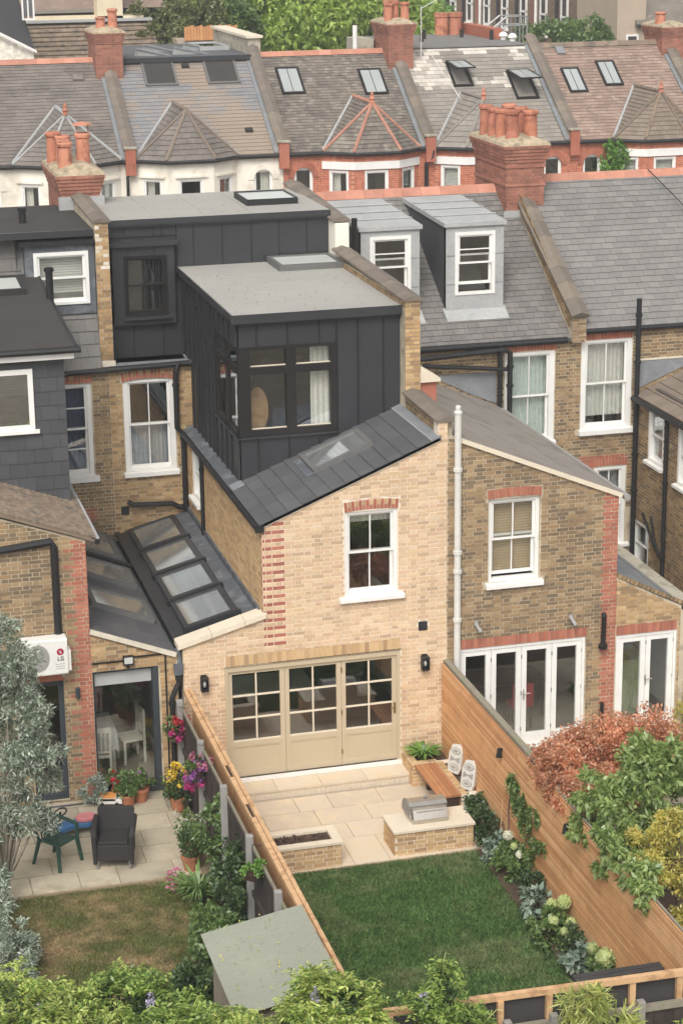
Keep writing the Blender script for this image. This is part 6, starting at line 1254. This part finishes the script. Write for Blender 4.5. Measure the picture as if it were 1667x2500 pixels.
part('seat_box', MB().prism(Fr((0, 0, 0), (1, 0, 0), (0, 0, 1)), [(-.27, -.3), (.27, -.3), (.25, .24), (-.25, .24)], .14, .42), 'rattan', rc_, bevel=.02); part('cushion', MB().prism(Fr((0, 0, 0), (1, 0, 0), (0, 0, 1)), [(-.24, -.29), (.24, -.29), (.22, .2), (-.22, .2)], .42, .47), 'rattan', rc_, bevel=.02)
part('backrest', MB().prism(Fr((0, .24, .3), (1, 0, 0), Vector((0, -1, .25)).normalized()), [(-.27, 0), (.27, 0), (.3, .48), (.27, .52), (-.27, .52), (-.3, .48)], -.05, .02), 'rattan', rc_, bevel=.02)
for sx in (-1, 1):
    part('armrest', MB().tube([(sx*.29, -.3, .1), (sx*.3, -.31, .58), (sx*.31, -.2, .64), (sx*.31, .25, .68)], [.035, .045, .05, .045], 8), 'rattan', rc_); part('arm_panel', MB().box(min(sx*.27, sx*.3), max(sx*.27, sx*.3), -.3, .27, .14, .62), 'rattan', rc_)
    part('leg', MB().tube([(sx*.26, -.28, .15), (sx*.26, -.28, 0)], .022, 8), 'galv', rc_); part('leg', MB().tube([(sx*.24, .24, .15), (sx*.24, .27, 0)], .022, 8), 'rattan', rc_)
rc_.location = (-1.66, -2.52, 0); rc_.rotation_euler = (0, 0, R(-14))
ty = thing('ride_on_toy', 'blue and pink ride on swing car on the neighbour patio', 'toy car', (0, 0, 0))
part('body', MB().prism(Fr((0, 0, 0), (1, 0, 0), (0, 0, 1)), [(-.36, -.1), (-.2, -.16), (0, -.1), (.2, -.16), (.36, -.1), (.4, 0), (.36, .1), (.2, .16), (0, .1), (-.2, .16), (-.36, .1), (-.4, 0)], .1, .19), 'toy_blue', ty, bevel=.02)
part('seat', MB().prism(Fr((.22, 0, .19), (1, 0, 0), (0, 0, 1)), [(.18*math.cos(i*math.pi/7), .14*math.sin(i*math.pi/7)) for i in range(14)], 0, .07), 'toy_pink', ty, bevel=.02)
part('steering_wheel', MB().tube([(-.22+.1*math.cos(i*math.pi/5), .12*math.sin(i*math.pi/5), .42+.04*math.cos(i*math.pi/5)) for i in range(11)], .014, 6, False).tube([(-.27, 0, .18), (-.22, 0, .42)], .02, 6), 'black_metal', ty)
for sx in (-.3, .3):
    for sy in (-.16, .16): part('wheel', MB().tube([(sx, sy-.025, .06), (sx, sy+.025, .06)], .06, 10), 'black_metal', ty)
ty.location = (-2.16, -1.28, 0); ty.rotation_euler = (0, 0, R(14))
tv = thing('toy_van', 'small white and orange toy van beside the flower pots', 'toy van', (0, 0, 0))
part('body', MB().box(-.2, .12, -.08, .08, .04, .2).box(.12, .22, -.075, .075, .04, .12), 'white_paint', tv, bevel=.01); part('roof_panel', MB().box(-.19, .11, -.082, .082, .15, .203), 'toy_orange', tv); part('window_strip', MB().box(-.15, .1, -.083, -.081, .1, .14), 'black_metal', tv)
for sx in (-.12, .13):
    for sy in (-.08, .08): part('wheel', MB().tube([(sx, sy-.012, .035), (sx, sy+.012, .035)], .035, 10), 'black_metal', tv)
tv.location = (-1.42, -.36, 0); tv.rotation_euler = (0, 0, R(-14))
# dining room of Z
dt = thing('dining_table', 'dining table under a pale cloth in the neighbour dining room', 'table', (-1.35, 1.1, .1))
part('table_top', MB().box(-1.75, -1.1, .72, 1.75, .8, .84), 'cloth_white', dt); part('tablecloth', MB().box(-1.76, -1.09, .7, .72, .55, .845).box(-1.10, -1.08, .72, 1.75, .5, .845), 'cloth_white', dt)
for x in (-1.7, -1.18):
    for y in (.78, 1.66): part('leg', MB().box(x, x+.06, y, y+.06, .1, .8), 'chair_cream', dt)
def dchair(label):
    c = thing('dining_chair', label, 'chair', (0, 0, 0), 'cream dining chairs in the neighbour room')
    part('seat', MB().box(-.21, .21, -.2, .2, .43, .47), 'chair_cream', c)
    for sx in (-1, 1): part('leg', MB().box(sx*.19-.02, sx*.19+.02, -.2, -.16, 0, .43), 'chair_cream', c); part('leg', MB().box(sx*.19-.02, sx*.19+.02, .17, .21, 0, 1.0), 'chair_cream', c)
    part('top_rail', MB().box(-.17, .17, .175, .205, .9, 1.0), 'chair_cream', c); part('lower_rail', MB().box(-.17, .17, .18, .2, .52, .57), 'chair_cream', c)
    for k in range(4): part('back_slat', MB().box(-.13+.075*k, -.09+.075*k, .18, .2, .57, .9), 'chair_cream', c)
    return c
c1 = dchair('cream dining chair with its back to the patio behind the neighbour glass'); c1.location = (-1.42, .62, .1); c1.rotation_euler = (0, 0, R(172))
c2 = dup(c1, (-.78, 1.2, .1), R(-80), 'cream dining chair at the right end of the pale table'); c3 = dup(c1, (-1.3, 2.15, .1), R(5), 'cream dining chair at the far end of the pale table')

# ================================================================== PLANTS
def flowers(o, c, rad, n, size, m, name='blossom'):
    P, D = cloud(c, rad, n, max(4, n//12), .25, .7); leafmesh(name, P, size, size*.9, m, o, out=D*.8, up=.8)
def pot(o, c, r, h, m='terracotta'): part('pot', MB().lathe(c, [(r*.72, 0), (r*.95, h*.8), (r*1.08, h*.82), (r*1.08, h), (r*.92, h), (r*.9, h*.85)], 14), m, o)
def potted(label, c, r, h, lm, fm=None, cr=None, n=500, L=.07, nf=120, fs=.045, name='potted_plant', ph=None):
    o = thing(name, label, 'potted plant', c); pot(o, c, r, h); cr = cr or r*1.5; ph = ph or cr
    P, D = cloud((c[0], c[1], c[2]+h+ph*.6), (cr, cr, ph), n, 14, .35, .4); leafmesh('foliage', P, L, L*.6, lm, o, out=D*.7)
    if fm: flowers(o, (c[0], c[1], c[2]+h+ph*.9), (cr*.9, cr*.9, ph*.8), nf, fs, fm)
    return o
potted('terracotta pot of red and pink geraniums behind the toy van', (-1.22, -.22, 0), .13, .22, 'leaf_mid', 'petal_red', .17, ph=.2)
potted('terracotta pot of mauve flowers right of the geraniums', (-.88, -.36, 0), .14, .24, 'leaf_mid', 'petal_purple', .19, ph=.2, nf=90, fs=.035)
potted('short terracotta pot of green leaves in front of the geraniums', (-1.11, -.46, 0), .13, .2, 'leaf_mid', None, .15, ph=.1)
potted('terracotta pot with purple leaves below the yellow flowers', (-.33, -.9, 0), .14, .26, 'leaf_dark', 'petal_yellow', .24, ph=.34, nf=260, fs=.06)
potted('terracotta pot with trailing white flowers by the dark fence', (-.43, -2.75, 0), .15, .3, 'leaf_mid', 'petal_white', .22, ph=.3)
potted('terracotta pot with dark leaves nearest the lawn by the dark fence', (-.55, -3.15, 0), .15, .26, 'leaf_dark', None, .22, ph=.25)
plant('silver_bush', 'silvery leaved bush at the foot of the red brick corner', 'bush', (-1.68, -.3, 0), (-1.66, -.3, .28), (.26, .2, .26), 900, .06, .03, 'leaf_silver')
plant('white_flower_trail', 'trail of white alyssum along the dark fence foot', 'plant', (-.42, -1.8, 0), (-.42, -1.85, .12), (.12, .65, .12), 1200, .035, .03, 'petal_white', stems=1)
def basket(label, c, fms, r=.2, hang=True):
    o = thing('hanging_basket', label, 'hanging basket', (c[0], c[1], c[2]-.18)); part('bowl', MB().lathe((c[0], c[1], c[2]-.18), [(.06, 0), (.14, .05), (.17, .15), (.15, .15)], 12), 'wood_dark', o)
    P, D = cloud(c, (r, r, r*1.05), 420, 14, .35, .5); leafmesh('foliage', P, .07, .04, 'leaf_fresh' if len(fms) < 2 else 'leaf_mid', o, out=D*.7)
    for k, fm in enumerate(fms): flowers(o, (c[0]+random.uniform(-.06, .06), c[1], c[2]+.08-.16*k), (r, r, r*.8), 150, .06, fm)
    part('hook', MB().tube([(c[0]+.13, c[1], c[2]+.35), (c[0], c[1], c[2]+.38), (c[0], c[1], c[2]-.02)], .008, 5), 'black_metal', o); return o
basket('hanging basket of red and magenta petunias on the fence nearest the house', (-.22, -.3, 1.26), ['petal_red', 'petal_pink'])
basket('hanging basket of pink and purple petunias on the dark fence', (-.22, -2.2, 1.34), ['petal_rose', 'petal_purple', 'petal_pink'])
basket('hanging basket of plain green leaves near the shed', (-.22, -6.35, 1.5), [], .17)
plant('tomato_plant', 'tall loose green plant against the dark fence', 'plant', (-.28, -3.4, -.03), (-.27, -3.55, .85), (.24, .3, .55), 1300, .09, .045, 'leaf_mid', clumps=24)
plant('climber', 'dark climbing shrub on the dark fence behind the strap leaves', 'shrub', (-.3, -4.9, -.03), (-.28, -5.1, .6), (.25, .75, .65), 2600, .08, .05, 'leaf_dark', clumps=34)
plant('shrub', 'leafy green shrub at the corner of the shed', 'shrub', (-.9, -6.0, -.05), (-.8, -6.1, .35), (.4, .7, .42), 2200, .11, .055, 'leaf_mid', clumps=26)
plant('shrub', 'low dark green shrub beside the shed wall', 'shrub', (-1.3, -7.0, -.05), (-1.35, -7.3, .25), (.3, .6, .36), 1500, .11, .06, 'leaf_dark', clumps=20)
o = plant('pink_flower', 'clump of pink busy flowers at the lawn corner', 'flowers', (-.92, -3.75, -.05), (-.9, -3.8, .12), (.2, .2, .18), 260, .05, .03, 'leaf_mid'); flowers(o, (-.9, -3.8, .2), (.22, .22, .18), 200, .055, 'petal_rose')
def strapleaves(label, c, n, h, spread, m='leaf_strap', name='strap_plant', w=.022):
    o = thing(name, label, 'plant', c); mb = MB()
    for k in range(n):
        a = RNG.uniform(0, 6.28); L = h*RNG.uniform(.6, 1.1); s = spread*RNG.uniform(.3, 1.1); d = Vector((math.cos(a), math.sin(a), 0)); q = Vector((-d.y, d.x, 0))*w; b = Vector(c)+d*.04; P_ = []
        for t in (0, .3, .6, .85, 1): P_.append(b+d*s*t*t+Vector((0, 0, L*(t-.45*t**3)))) 
        k0 = len(mb.v)
        for i, p in enumerate(P_): ww = q*(1, 1, .9, .55, .05)[i]; mb.v += [tuple(p-ww), tuple(p+ww)]
        mb.f += [(k0+2*i, k0+2*i+1, k0+2*i+3, k0+2*i+2) for i in range(4)]
    part('leaves', mb, m, o); return o
strapleaves('large arching strap leaved plant beside the pink flowers', (-.66, -4.35, -.03), 110, .85, .6)
strapleaves('bright green fern in the brick bed by the folding doors', (4.2, -.32, .12), 120, .42, .36, 'leaf_fresh', 'fern', .03)
# right hand border of A
BD = [('shrub', 'dark glossy shrub behind the barbecue counter', (4.45, -2.6, -.24), (4.42, -2.65, .12), (.22, .42, .32), 1700, .08, .045, 'leaf_dark'),
      ('shrub', 'fine dark shrub at the end of the bench', (4.42, -3.2, -.24), (4.4, -3.2, .1), (.24, .38, .3), 1400, .06, .03, 'leaf_dark'),
      ('silver_plant', 'grey green leafy plant right of the barbecue counter', (4.4, -3.75, -.24), (4.38, -3.8, -.02), (.2, .25, .22), 500, .09, .06, 'leaf_hosta'),
      ('shrub', 'mid green border plant below the white hydrangea', (4.4, -4.3, -.24), (4.38, -4.35, .0), (.24, .35, .28), 1100, .07, .045, 'leaf_mid'),
      ('shrub', 'dark border plant between the hydrangeas', (4.48, -5.2, -.24), (4.46, -5.2, .02), (.2, .4, .3), 1100, .06, .04, 'leaf_dark'),
      ('hosta', 'blue grey hosta in the middle of the border', (4.35, -5.75, -.24), (4.34, -5.75, -.0), (.26, .26, .17), 190, .13, .09, 'leaf_hosta'),
      ('shrub', 'low green border plant spilling on the lawn', (4.22, -6.5, -.24), (4.2, -6.5, -.08), (.26, .55, .2), 1300, .06, .045, 'leaf_mid'),
      ('hosta', 'blue grey hosta near the storage box', (4.33, -7.6, -.24), (4.32, -7.6, -.0), (.26, .28, .17), 190, .13, .09, 'leaf_hosta'),
      ('shrub', 'dusky border plant between hosta and lime hydrangea', (4.45, -7.1, -.24), (4.45, -7.05, .04), (.18, .35, .26), 900, .06, .04, 'leaf_dark'),
      ('shrub', 'loose green plant beside the storage box', (4.3, -8.4, -.24), (4.3, -8.5, .0), (.26, .6, .26), 1200, .07, .045, 'leaf_mid')]
for nm, lb, b, c, r, n, L, W_, m in BD: plant(nm, lb, 'plant', b, c, r, n, L, W_, m, stems=2)
def hydrangea(label, b, heads, lm='leaf_mid'):
    o = thing('hydrangea', label, 'hydrangea', b); c = (b[0], b[1], b[2]+.28); P, D = cloud(c, (.22, .24, .26), 420, 14, .35, .4); leafmesh('foliage', P, .1, .065, lm, o, out=D*.7)
    for (x, y, z, r, m) in heads:
        q = RNG.normal(size=(260, 3)); q /= np.linalg.norm(q, axis=1)[:, None]; hd = part('flower_head', MB().lathe((x, y, z), [(r*.9*math.sin(math.pi*i/6)+.001, -r*.9*math.cos(math.pi*i/6)) for i in range(7)], 10, False), m, o, smooth=True); leafmesh('petals', np.array((x, y, z))+q*r*.86, r*.26, r*.3, m, hd, out=np.cross(q, RNG.normal(size=q.shape))*.8+q*.6, jitter=.2, up=.3); part('stem', MB().tube([b, (x, y, z)], .008, 5), 'leaf_mid', o)
hydrangea('white mophead hydrangea under the climbing jasmine', (4.48, -4.15, -.24), [(4.42, -4.2, .40, .085, 'petal_white'), (4.5, -4.55, .22, .07, 'petal_white'), (4.47, -5.1, .12, .05, 'petal_white'), (4.45, -4.4, .3, .06, 'petal_lime')])
hydrangea('lime green hydrangea with five heads beside the cedar fence', (4.45, -6.45, -.24), [(4.5, -6.5, .36, .11, 'petal_lime'), (4.36, -6.35, .25, .1, 'petal_lime'), (4.3, -6.6, .12, .085, 'petal_lime'), (4.5, -6.8, .16, .085, 'petal_lime'), (4.38, -6.85, .06, .07, 'petal_lime')])
hydrangea('lime green hydrangea next to the storage box', (4.5, -8.0, -.24), [(4.52, -8.1, .26, .15, 'petal_lime'), (4.42, -7.85, .3, .09, 'petal_lime')])
jz = thing('climbing_jasmine', 'green climber trained up the cedar fence', 'climber', (4.58, -4.2, -.24))
for k, (y, z, ry, rz_, n) in enumerate(((-3.95, 1.2, .16, .3, 420), (-4.3, .95, .2, .25, 420), (-4.6, .75, .18, .25, 420), (-4.95, 1.0, .12, .22, 260), (-5.2, .65, .2, .16, 280), (-4.75, .35, .2, .25, 320))):
    P, D = cloud((4.58, y, z), (.07, ry, rz_), n, 10, .35, .4); leafmesh('foliage', P, .075, .04, 'leaf_mid', jz, out=D*.5+np.array([-.5, 0, 0]))
part('stem', MB().tube([(4.6, -3.75, -.2), (4.6, -3.7, .6), (4.6, -3.9, 1.3)], .012, 6).tube([(4.6, -4.3, -.2), (4.6, -4.6, .6), (4.6, -5.2, .7)], .01, 6), 'bark', jz); part('cane', MB().tube([(4.5, -3.55, -.2), (4.56, -3.6, 1.05)], .009, 5), 'pine', jz)
# trees in B's garden
def multi(name, label, base, blobs, L, W_, m, bark='bark', cat='tree', droop=0., dens=1., tr=.07, y=None, outw=.5, up=.5, spread=.3):
    t = thing(name, label, cat, base); b0 = Vector(base); PP = []; DD = []
    mx = sum(q[0] for q in blobs)/len(blobs); my = sum(q[1] for q in blobs)/len(blobs); zl = min(q[2] for q in blobs)
    b = b0.lerp(Vector((mx, my, zl)), .55); part('trunk', MB().tube([b0, b0.lerp(b, .5)+Vector((.03, .02, 0)), b], [tr, tr*.85, tr*.7], 8), bark, t, smooth=True)
    for (x, yy, z, rx, ry, rz_, n) in blobs:
        P, D = cloud((x, yy, z), (rx, ry, rz_), int(n*dens), max(6, int(n/90)), spread, .5); PP.append(P); DD.append(D)
        part('limb', MB().tube([b, b.lerp(Vector((x, yy, z)), .55)+Vector((random.uniform(-.1, .1), random.uniform(-.1, .1), .12)), (x, yy, z)], [tr*.55, tr*.3, tr*.08], 7), bark, t, smooth=True)
    leafmesh('crown', np.concatenate(PP), L, W_, m, t, out=np.concatenate(DD)*outw, droop=droop, up=up); return t
multi('maple_tree', 'red leaved Japanese maple behind the cedar fence', (6.2, -3.8, -.1), [(4.85, -4.9, 1.8, .3, .35, .28, 1500), (4.78, -5.5, 1.75, .3, .4, .28, 1500), (4.85, -6.1, 1.75, .32, .4, .28, 1400), (5.1, -4.6, 1.75, .4, .4, .34, 2200), (5.25, -5.3, 1.65, .45, .45, .36, 2400), (5.2, -3.9, 1.35, .48, .5, .4, 3000), (5.3, -4.3, 1.1, .5, .5, .42, 3000), (5.55, -4.7, .75, .5, .45, .42, 2600), (6.2, -3.7, 1.55, .8, .65, .48, 5600), (6.95, -3.7, 1.5, .65, .6, .48, 4000), (7.3, -3.9, 1.2, .5, .6, .4, 2400), (6.2, -4.5, 1.15, .75, .5, .5, 4200), (6.7, -3.4, 1.1, .8, .5, .5, 2600), (6.0, -5.1, .9, .6, .4, .45, 2400)], .07, .038, 'leaf_red', dens=1.25, spread=.36, up=1., outw=.35)
multi('cherry_tree', 'green cherry tree with large drooping leaves behind the cedar fence', (6.0, -6.6, -.1), [(4.72, -7.1, 1.72, .32, .4, .3, 520), (4.7, -7.55, 1.62, .3, .4, .3, 520), (4.75, -8.0, 1.85, .3, .4, .32, 520), (4.72, -8.5, 1.85, .3, .4, .3, 520), (4.78, -9.0, 1.85, .3, .4, .3, 480), (4.8, -7.6, 2.1, .35, .5, .3, 620), (5.0, -6.6, 2.05, .5, .55, .42, 950), (5.75, -6.5, 2.2, .55, .6, .5, 1050), (6.2, -6.3, 2.35, .55, .6, .45, 950), (5.2, -7.3, 1.6, .5, .5, .5, 950), (5.7, -7.1, 1.5, .6, .5, .6, 1050), (6.3, -5.7, 2.0, .6, .6, .45, 950), (6.0, -6.1, 1.6, .7, .6, .6, 950), (5.5, -5.8, 1.6, .5, .4, .4, 600)], .125, .055, 'leaf_cherry', dens=1.35, droop=.8, outw=.5)
multi('maple_tree', 'golden yellow green maple at the right edge', (6.0, -8.5, -.1), [(5.1, -8.15, 2.0, .3, .35, .22, 1700), (5.5, -8.2, 2.3, .4, .35, .26, 1900), (5.0, -8.5, 1.75, .3, .35, .24, 1900), (5.75, -8.5, 1.6, .5, .4, .35, 2600), (5.3, -8.9, 1.05, .34, .35, .24, 1700), (5.8, -8.9, 1.0, .55, .4, .5, 2400)], .07, .032, 'leaf_gold', up=1., outw=.35, spread=.38)
plant('golden_conifer', 'yellow green conifer beside the white double doors at the right edge', 'conifer', (8.85, -1.2, -.06), (8.85, -1.2, .55), (.28, .28, .7), 1500, .06, .03, 'leaf_gold', clumps=30); plant('shrub', 'pale green shrub below the white double doors', 'shrub', (8.25, -2.0, -.06), (8.2, -2.0, .2), (.35, .3, .3), 900, .08, .04, 'leaf_fresh')
# olive on the left
multi('olive_tree', 'grey green olive tree at the left edge in front of the white unit', (-3.75, -3.3, -.05), [(-3.35, -3.5, 4.35, .34, .4, .4, 900), (-3.3, -3.5, 3.8, .45, .5, .4, 1700), (-3.32, -3.5, 3.1, .5, .5, .42, 2100), (-2.95, -3.5, 2.5, .42, .4, .34, 1500), (-3.35, -3.5, 2.3, .5, .5, .42, 1900), (-3.2, -3.5, 1.55, .42, .4, .34, 1200), (-3.5, -3.4, .95, .25, .4, .3, 500), (-3.85, -3.4, 2.6, .6, .6, 1.2, 2400), (-2.78, -3.3, 1.95, .22, .3, .2, 420), (-2.9, -3.4, 3.0, .25, .3, .2, 420), (-3.75, -3.4, 4.0, .4, .5, .6, 1000), (-2.75, -3.4, 1.4, .3, .3, .22, 450), (-3.0, -3.5, 4.0, .3, .35, .28, 700), (-2.95, -3.5, 3.5, .34, .35, .28, 800), (-3.68, -3.6, .7, .22, .4, .35, 600), (-3.75, -4.2, .75, .26, .4, .4, 700), (-3.7, -4.8, .6, .28, .4, .4, 700), (-3.55, -3.5, 1.2, .22, .35, .2, 350)], .088, .024, 'leaf_olive', 'bark_pale', outw=.4, tr=.07, spread=.44, dens=1.45)
multi('silver_shrub', 'grey leaved shrub at the left edge of the dry lawn', (-3.7, -5.6, -.06), [(-3.7, -5.4, .55, .35, .4, .3, 1200), (-3.5, -5.6, .3, .3, .4, .28, 1100), (-3.7, -6.2, .3, .36, .5, .34, 1300)], .085, .026, 'leaf_olive', 'bark_pale', 'shrub', outw=.4, tr=.02, dens=1.5)
# wisteria along the bottom
def wisteria(label, base, blobs, m, fl=0, name='wisteria'):
    t = thing(name, label, 'wisteria', base); b = Vector(base); C = []; D_ = []
    for (x, y, z, rx, ry, rz_, n) in blobs:
        P, D = cloud((x, y, z), (rx, ry, rz_), int(n*.62), max(8, n//26), .36, .7); D = D*np.array([1, 1, .8])+np.array([0, 0, .15])+RNG.normal(size=D.shape)*.45; D /= np.linalg.norm(D, axis=1)[:, None]
        L = RNG.uniform(.16, .27, len(P)); side = np.cross(D, RNG.normal(size=D.shape)*.3+np.array([0, 0, 1.])); side /= np.linalg.norm(side, axis=1)[:, None]+1e-6
        for k in range(6):
            s = (.18+.82*k/5); q = P+D*(L*s)[:, None]; q[:, 2] -= .35*L*s*s
            for sg in (-1, 1): C.append(q); D_.append(D*.5+side*sg*.9+np.array([0, 0, -.2]))
        part('stem', MB().tube([b, b.lerp(Vector((x, y, z)), .5), (x, y, z)], [.03, .02, .01], 6), 'bark', t)
    inner = [cloud((x, y, z-.05), (rx*.75, ry*.75, rz_*.75), n*3, 20, .45, .3) for (x, y, z, rx, ry, rz_, n) in blobs]; leafmesh('inner_foliage', np.concatenate([q[0] for q in inner]), .08, .035, 'leaf_dark', t, out=np.concatenate([q[1] for q in inner])*.5)  # dark inner leaves: shade of the gaps put into their colour
    leafmesh('foliage', np.concatenate(C), .082, .03, m, t, out=np.concatenate(D_)*2.2, jitter=.35, up=1.1)
    for k in range(2*len(blobs)):      # stray tendrils above the mass
        x, y, z, rx, ry, rz_, n = blobs[k % len(blobs)]; a = Vector((x+random.uniform(-.7, .7)*rx, y+random.uniform(-.3, .5)*ry, z+rz_*.75)); d = Vector((random.uniform(-.25, .25), random.uniform(-.1, .2), random.uniform(.12, .3)))
        part('tendril', MB().tube([a, a+d*.6, a+d+Vector((.06, 0, .02)), a+d*1.1+Vector((.12, 0, -.03))], .005, 5), 'leaf_wisteria', t)
    for k in range(fl):
        x, y, z, rx, ry, rz_, n = blobs[k % len(blobs)]; c = (x+random.uniform(-.8, .8)*rx, y-random.uniform(.2, .6)*ry, z+rz_*random.uniform(.4, .75)); P, D = cloud(c, (.05, .05, .13), 130, 8, .4, .3); leafmesh('flower_spike', P, .03, .025, 'petal_lilac', t, out=D)
    return t
wisteria('bright green wisteria mass at the bottom left corner', (-4.3, -11.9, -.2), [(-4.35, -11.8, 2.75, .6, .5, .55, 950), (-3.75, -11.7, 2.5, .55, .5, .5, 850), (-4.1, -12.3, 2.55, .8, .5, .6, 1100), (-3.3, -12.2, 2.35, .5, .45, .5, 700)], 'leaf_wisteria', 3)
wisteria('green wisteria clump below the dry lawn', (-2.8, -11.8, -.2), [(-2.85, -11.6, 2.55, .42, .4, .4, 700), (-2.75, -12.2, 2.4, .5, .4, .45, 700), (-2.25, -12.0, 2.25, .5, .4, .45, 750)], 'leaf_wisteria_dark', 3)
wisteria('yellow green wisteria clump left of the shed', (-1.9, -12, -.2), [(-1.95, -12.2, 2.25, .45, .4, .42, 700), (-1.5, -12.3, 1.95, .45, .4, .38, 600), (-1.55, -11.6, 2.0, .22, .2, .2, 160)], 'leaf_wisteria', 3)
wisteria('bright green wisteria in front of the felt roofed shed', (-.6, -12, -.2), [(-.85, -12.1, 2.1, .45, .4, .4, 700), (-.45, -11.8, 2.3, .4, .35, .42, 800), (-.25, -11.9, 2.2, .26, .35, .45, 480), (-.6, -12.4, 2.0, .55, .4, .42, 800)], 'leaf_wisteria', 2)
wisteria('tall leafy wisteria shoots before the green lawn', (.8, -11.7, -.2), [(.68, -11.6, 2.1, .14, .16, .12, 70), (1.02, -11.5, 2.15, .14, .18, .26, 150), (1.15, -11.6, 1.75, .26, .25, .3, 320), (.9, -11.9, 1.4, .4, .35, .35, 480), (1.4, -11.7, 1.45, .24, .25, .3, 300), (.3, -12.0, 1.25, .35, .3, .3, 300), (1.75, -11.6, 1.05, .25, .25, .25, 240)], 'leaf_wisteria_dark', 1)
bm = thing('bamboo', 'yellow green bamboo clump in front of the back fence', 'bamboo', (3.0, -11.5, -.2)); P, D = cloud((2.98, -11.45, 1.35), (.55, .3, .5), 1500, 30, .3, .6); leafmesh('foliage', P, .2, .026, 'leaf_bamboo', bm, out=D*.7, droop=.5)
for k in range(14): a = RNG.uniform(-.45, .45); part('cane', MB().tube([(3+a*.4, -11.5, -.2), (3+a*.8, -11.45, .9), (3+a, -11.4+abs(a)*.1, 1.6)], .01, 5), 'leaf_bamboo', bm)
wisteria('small wisteria tuft at the bottom right corner', (4.5, -11.5, -.2), [(4.45, -11.5, .75, .3, .25, .3, 250), (3.7, -11.6, .8, .25, .25, .25, 160)], 'leaf_wisteria', 0)

# ================================================================== haze volume added to lift the dark tones
hz = MB().box(-402, 402, -122, 502, -1.5, 16.5)
ho = part('haze', hz, 'white_paint', loc=(0, 0, -1.5)); ho.data.materials.clear()
m, t, o = newmat('haze_added'); pv = nd(t, 'ShaderNodeVolumePrincipled', Density=.0008); pv.inputs['Color'].default_value = (.93, .94, .95, 1); t.links.new(pv.outputs[0], o.inputs['Volume']); ho.data.materials.append(m)
ho['kind'] = 'stuff'; ho['label'] = 'thin pale haze volume added over the gardens to lift dark tones'; ho['category'] = 'haze'
flush()
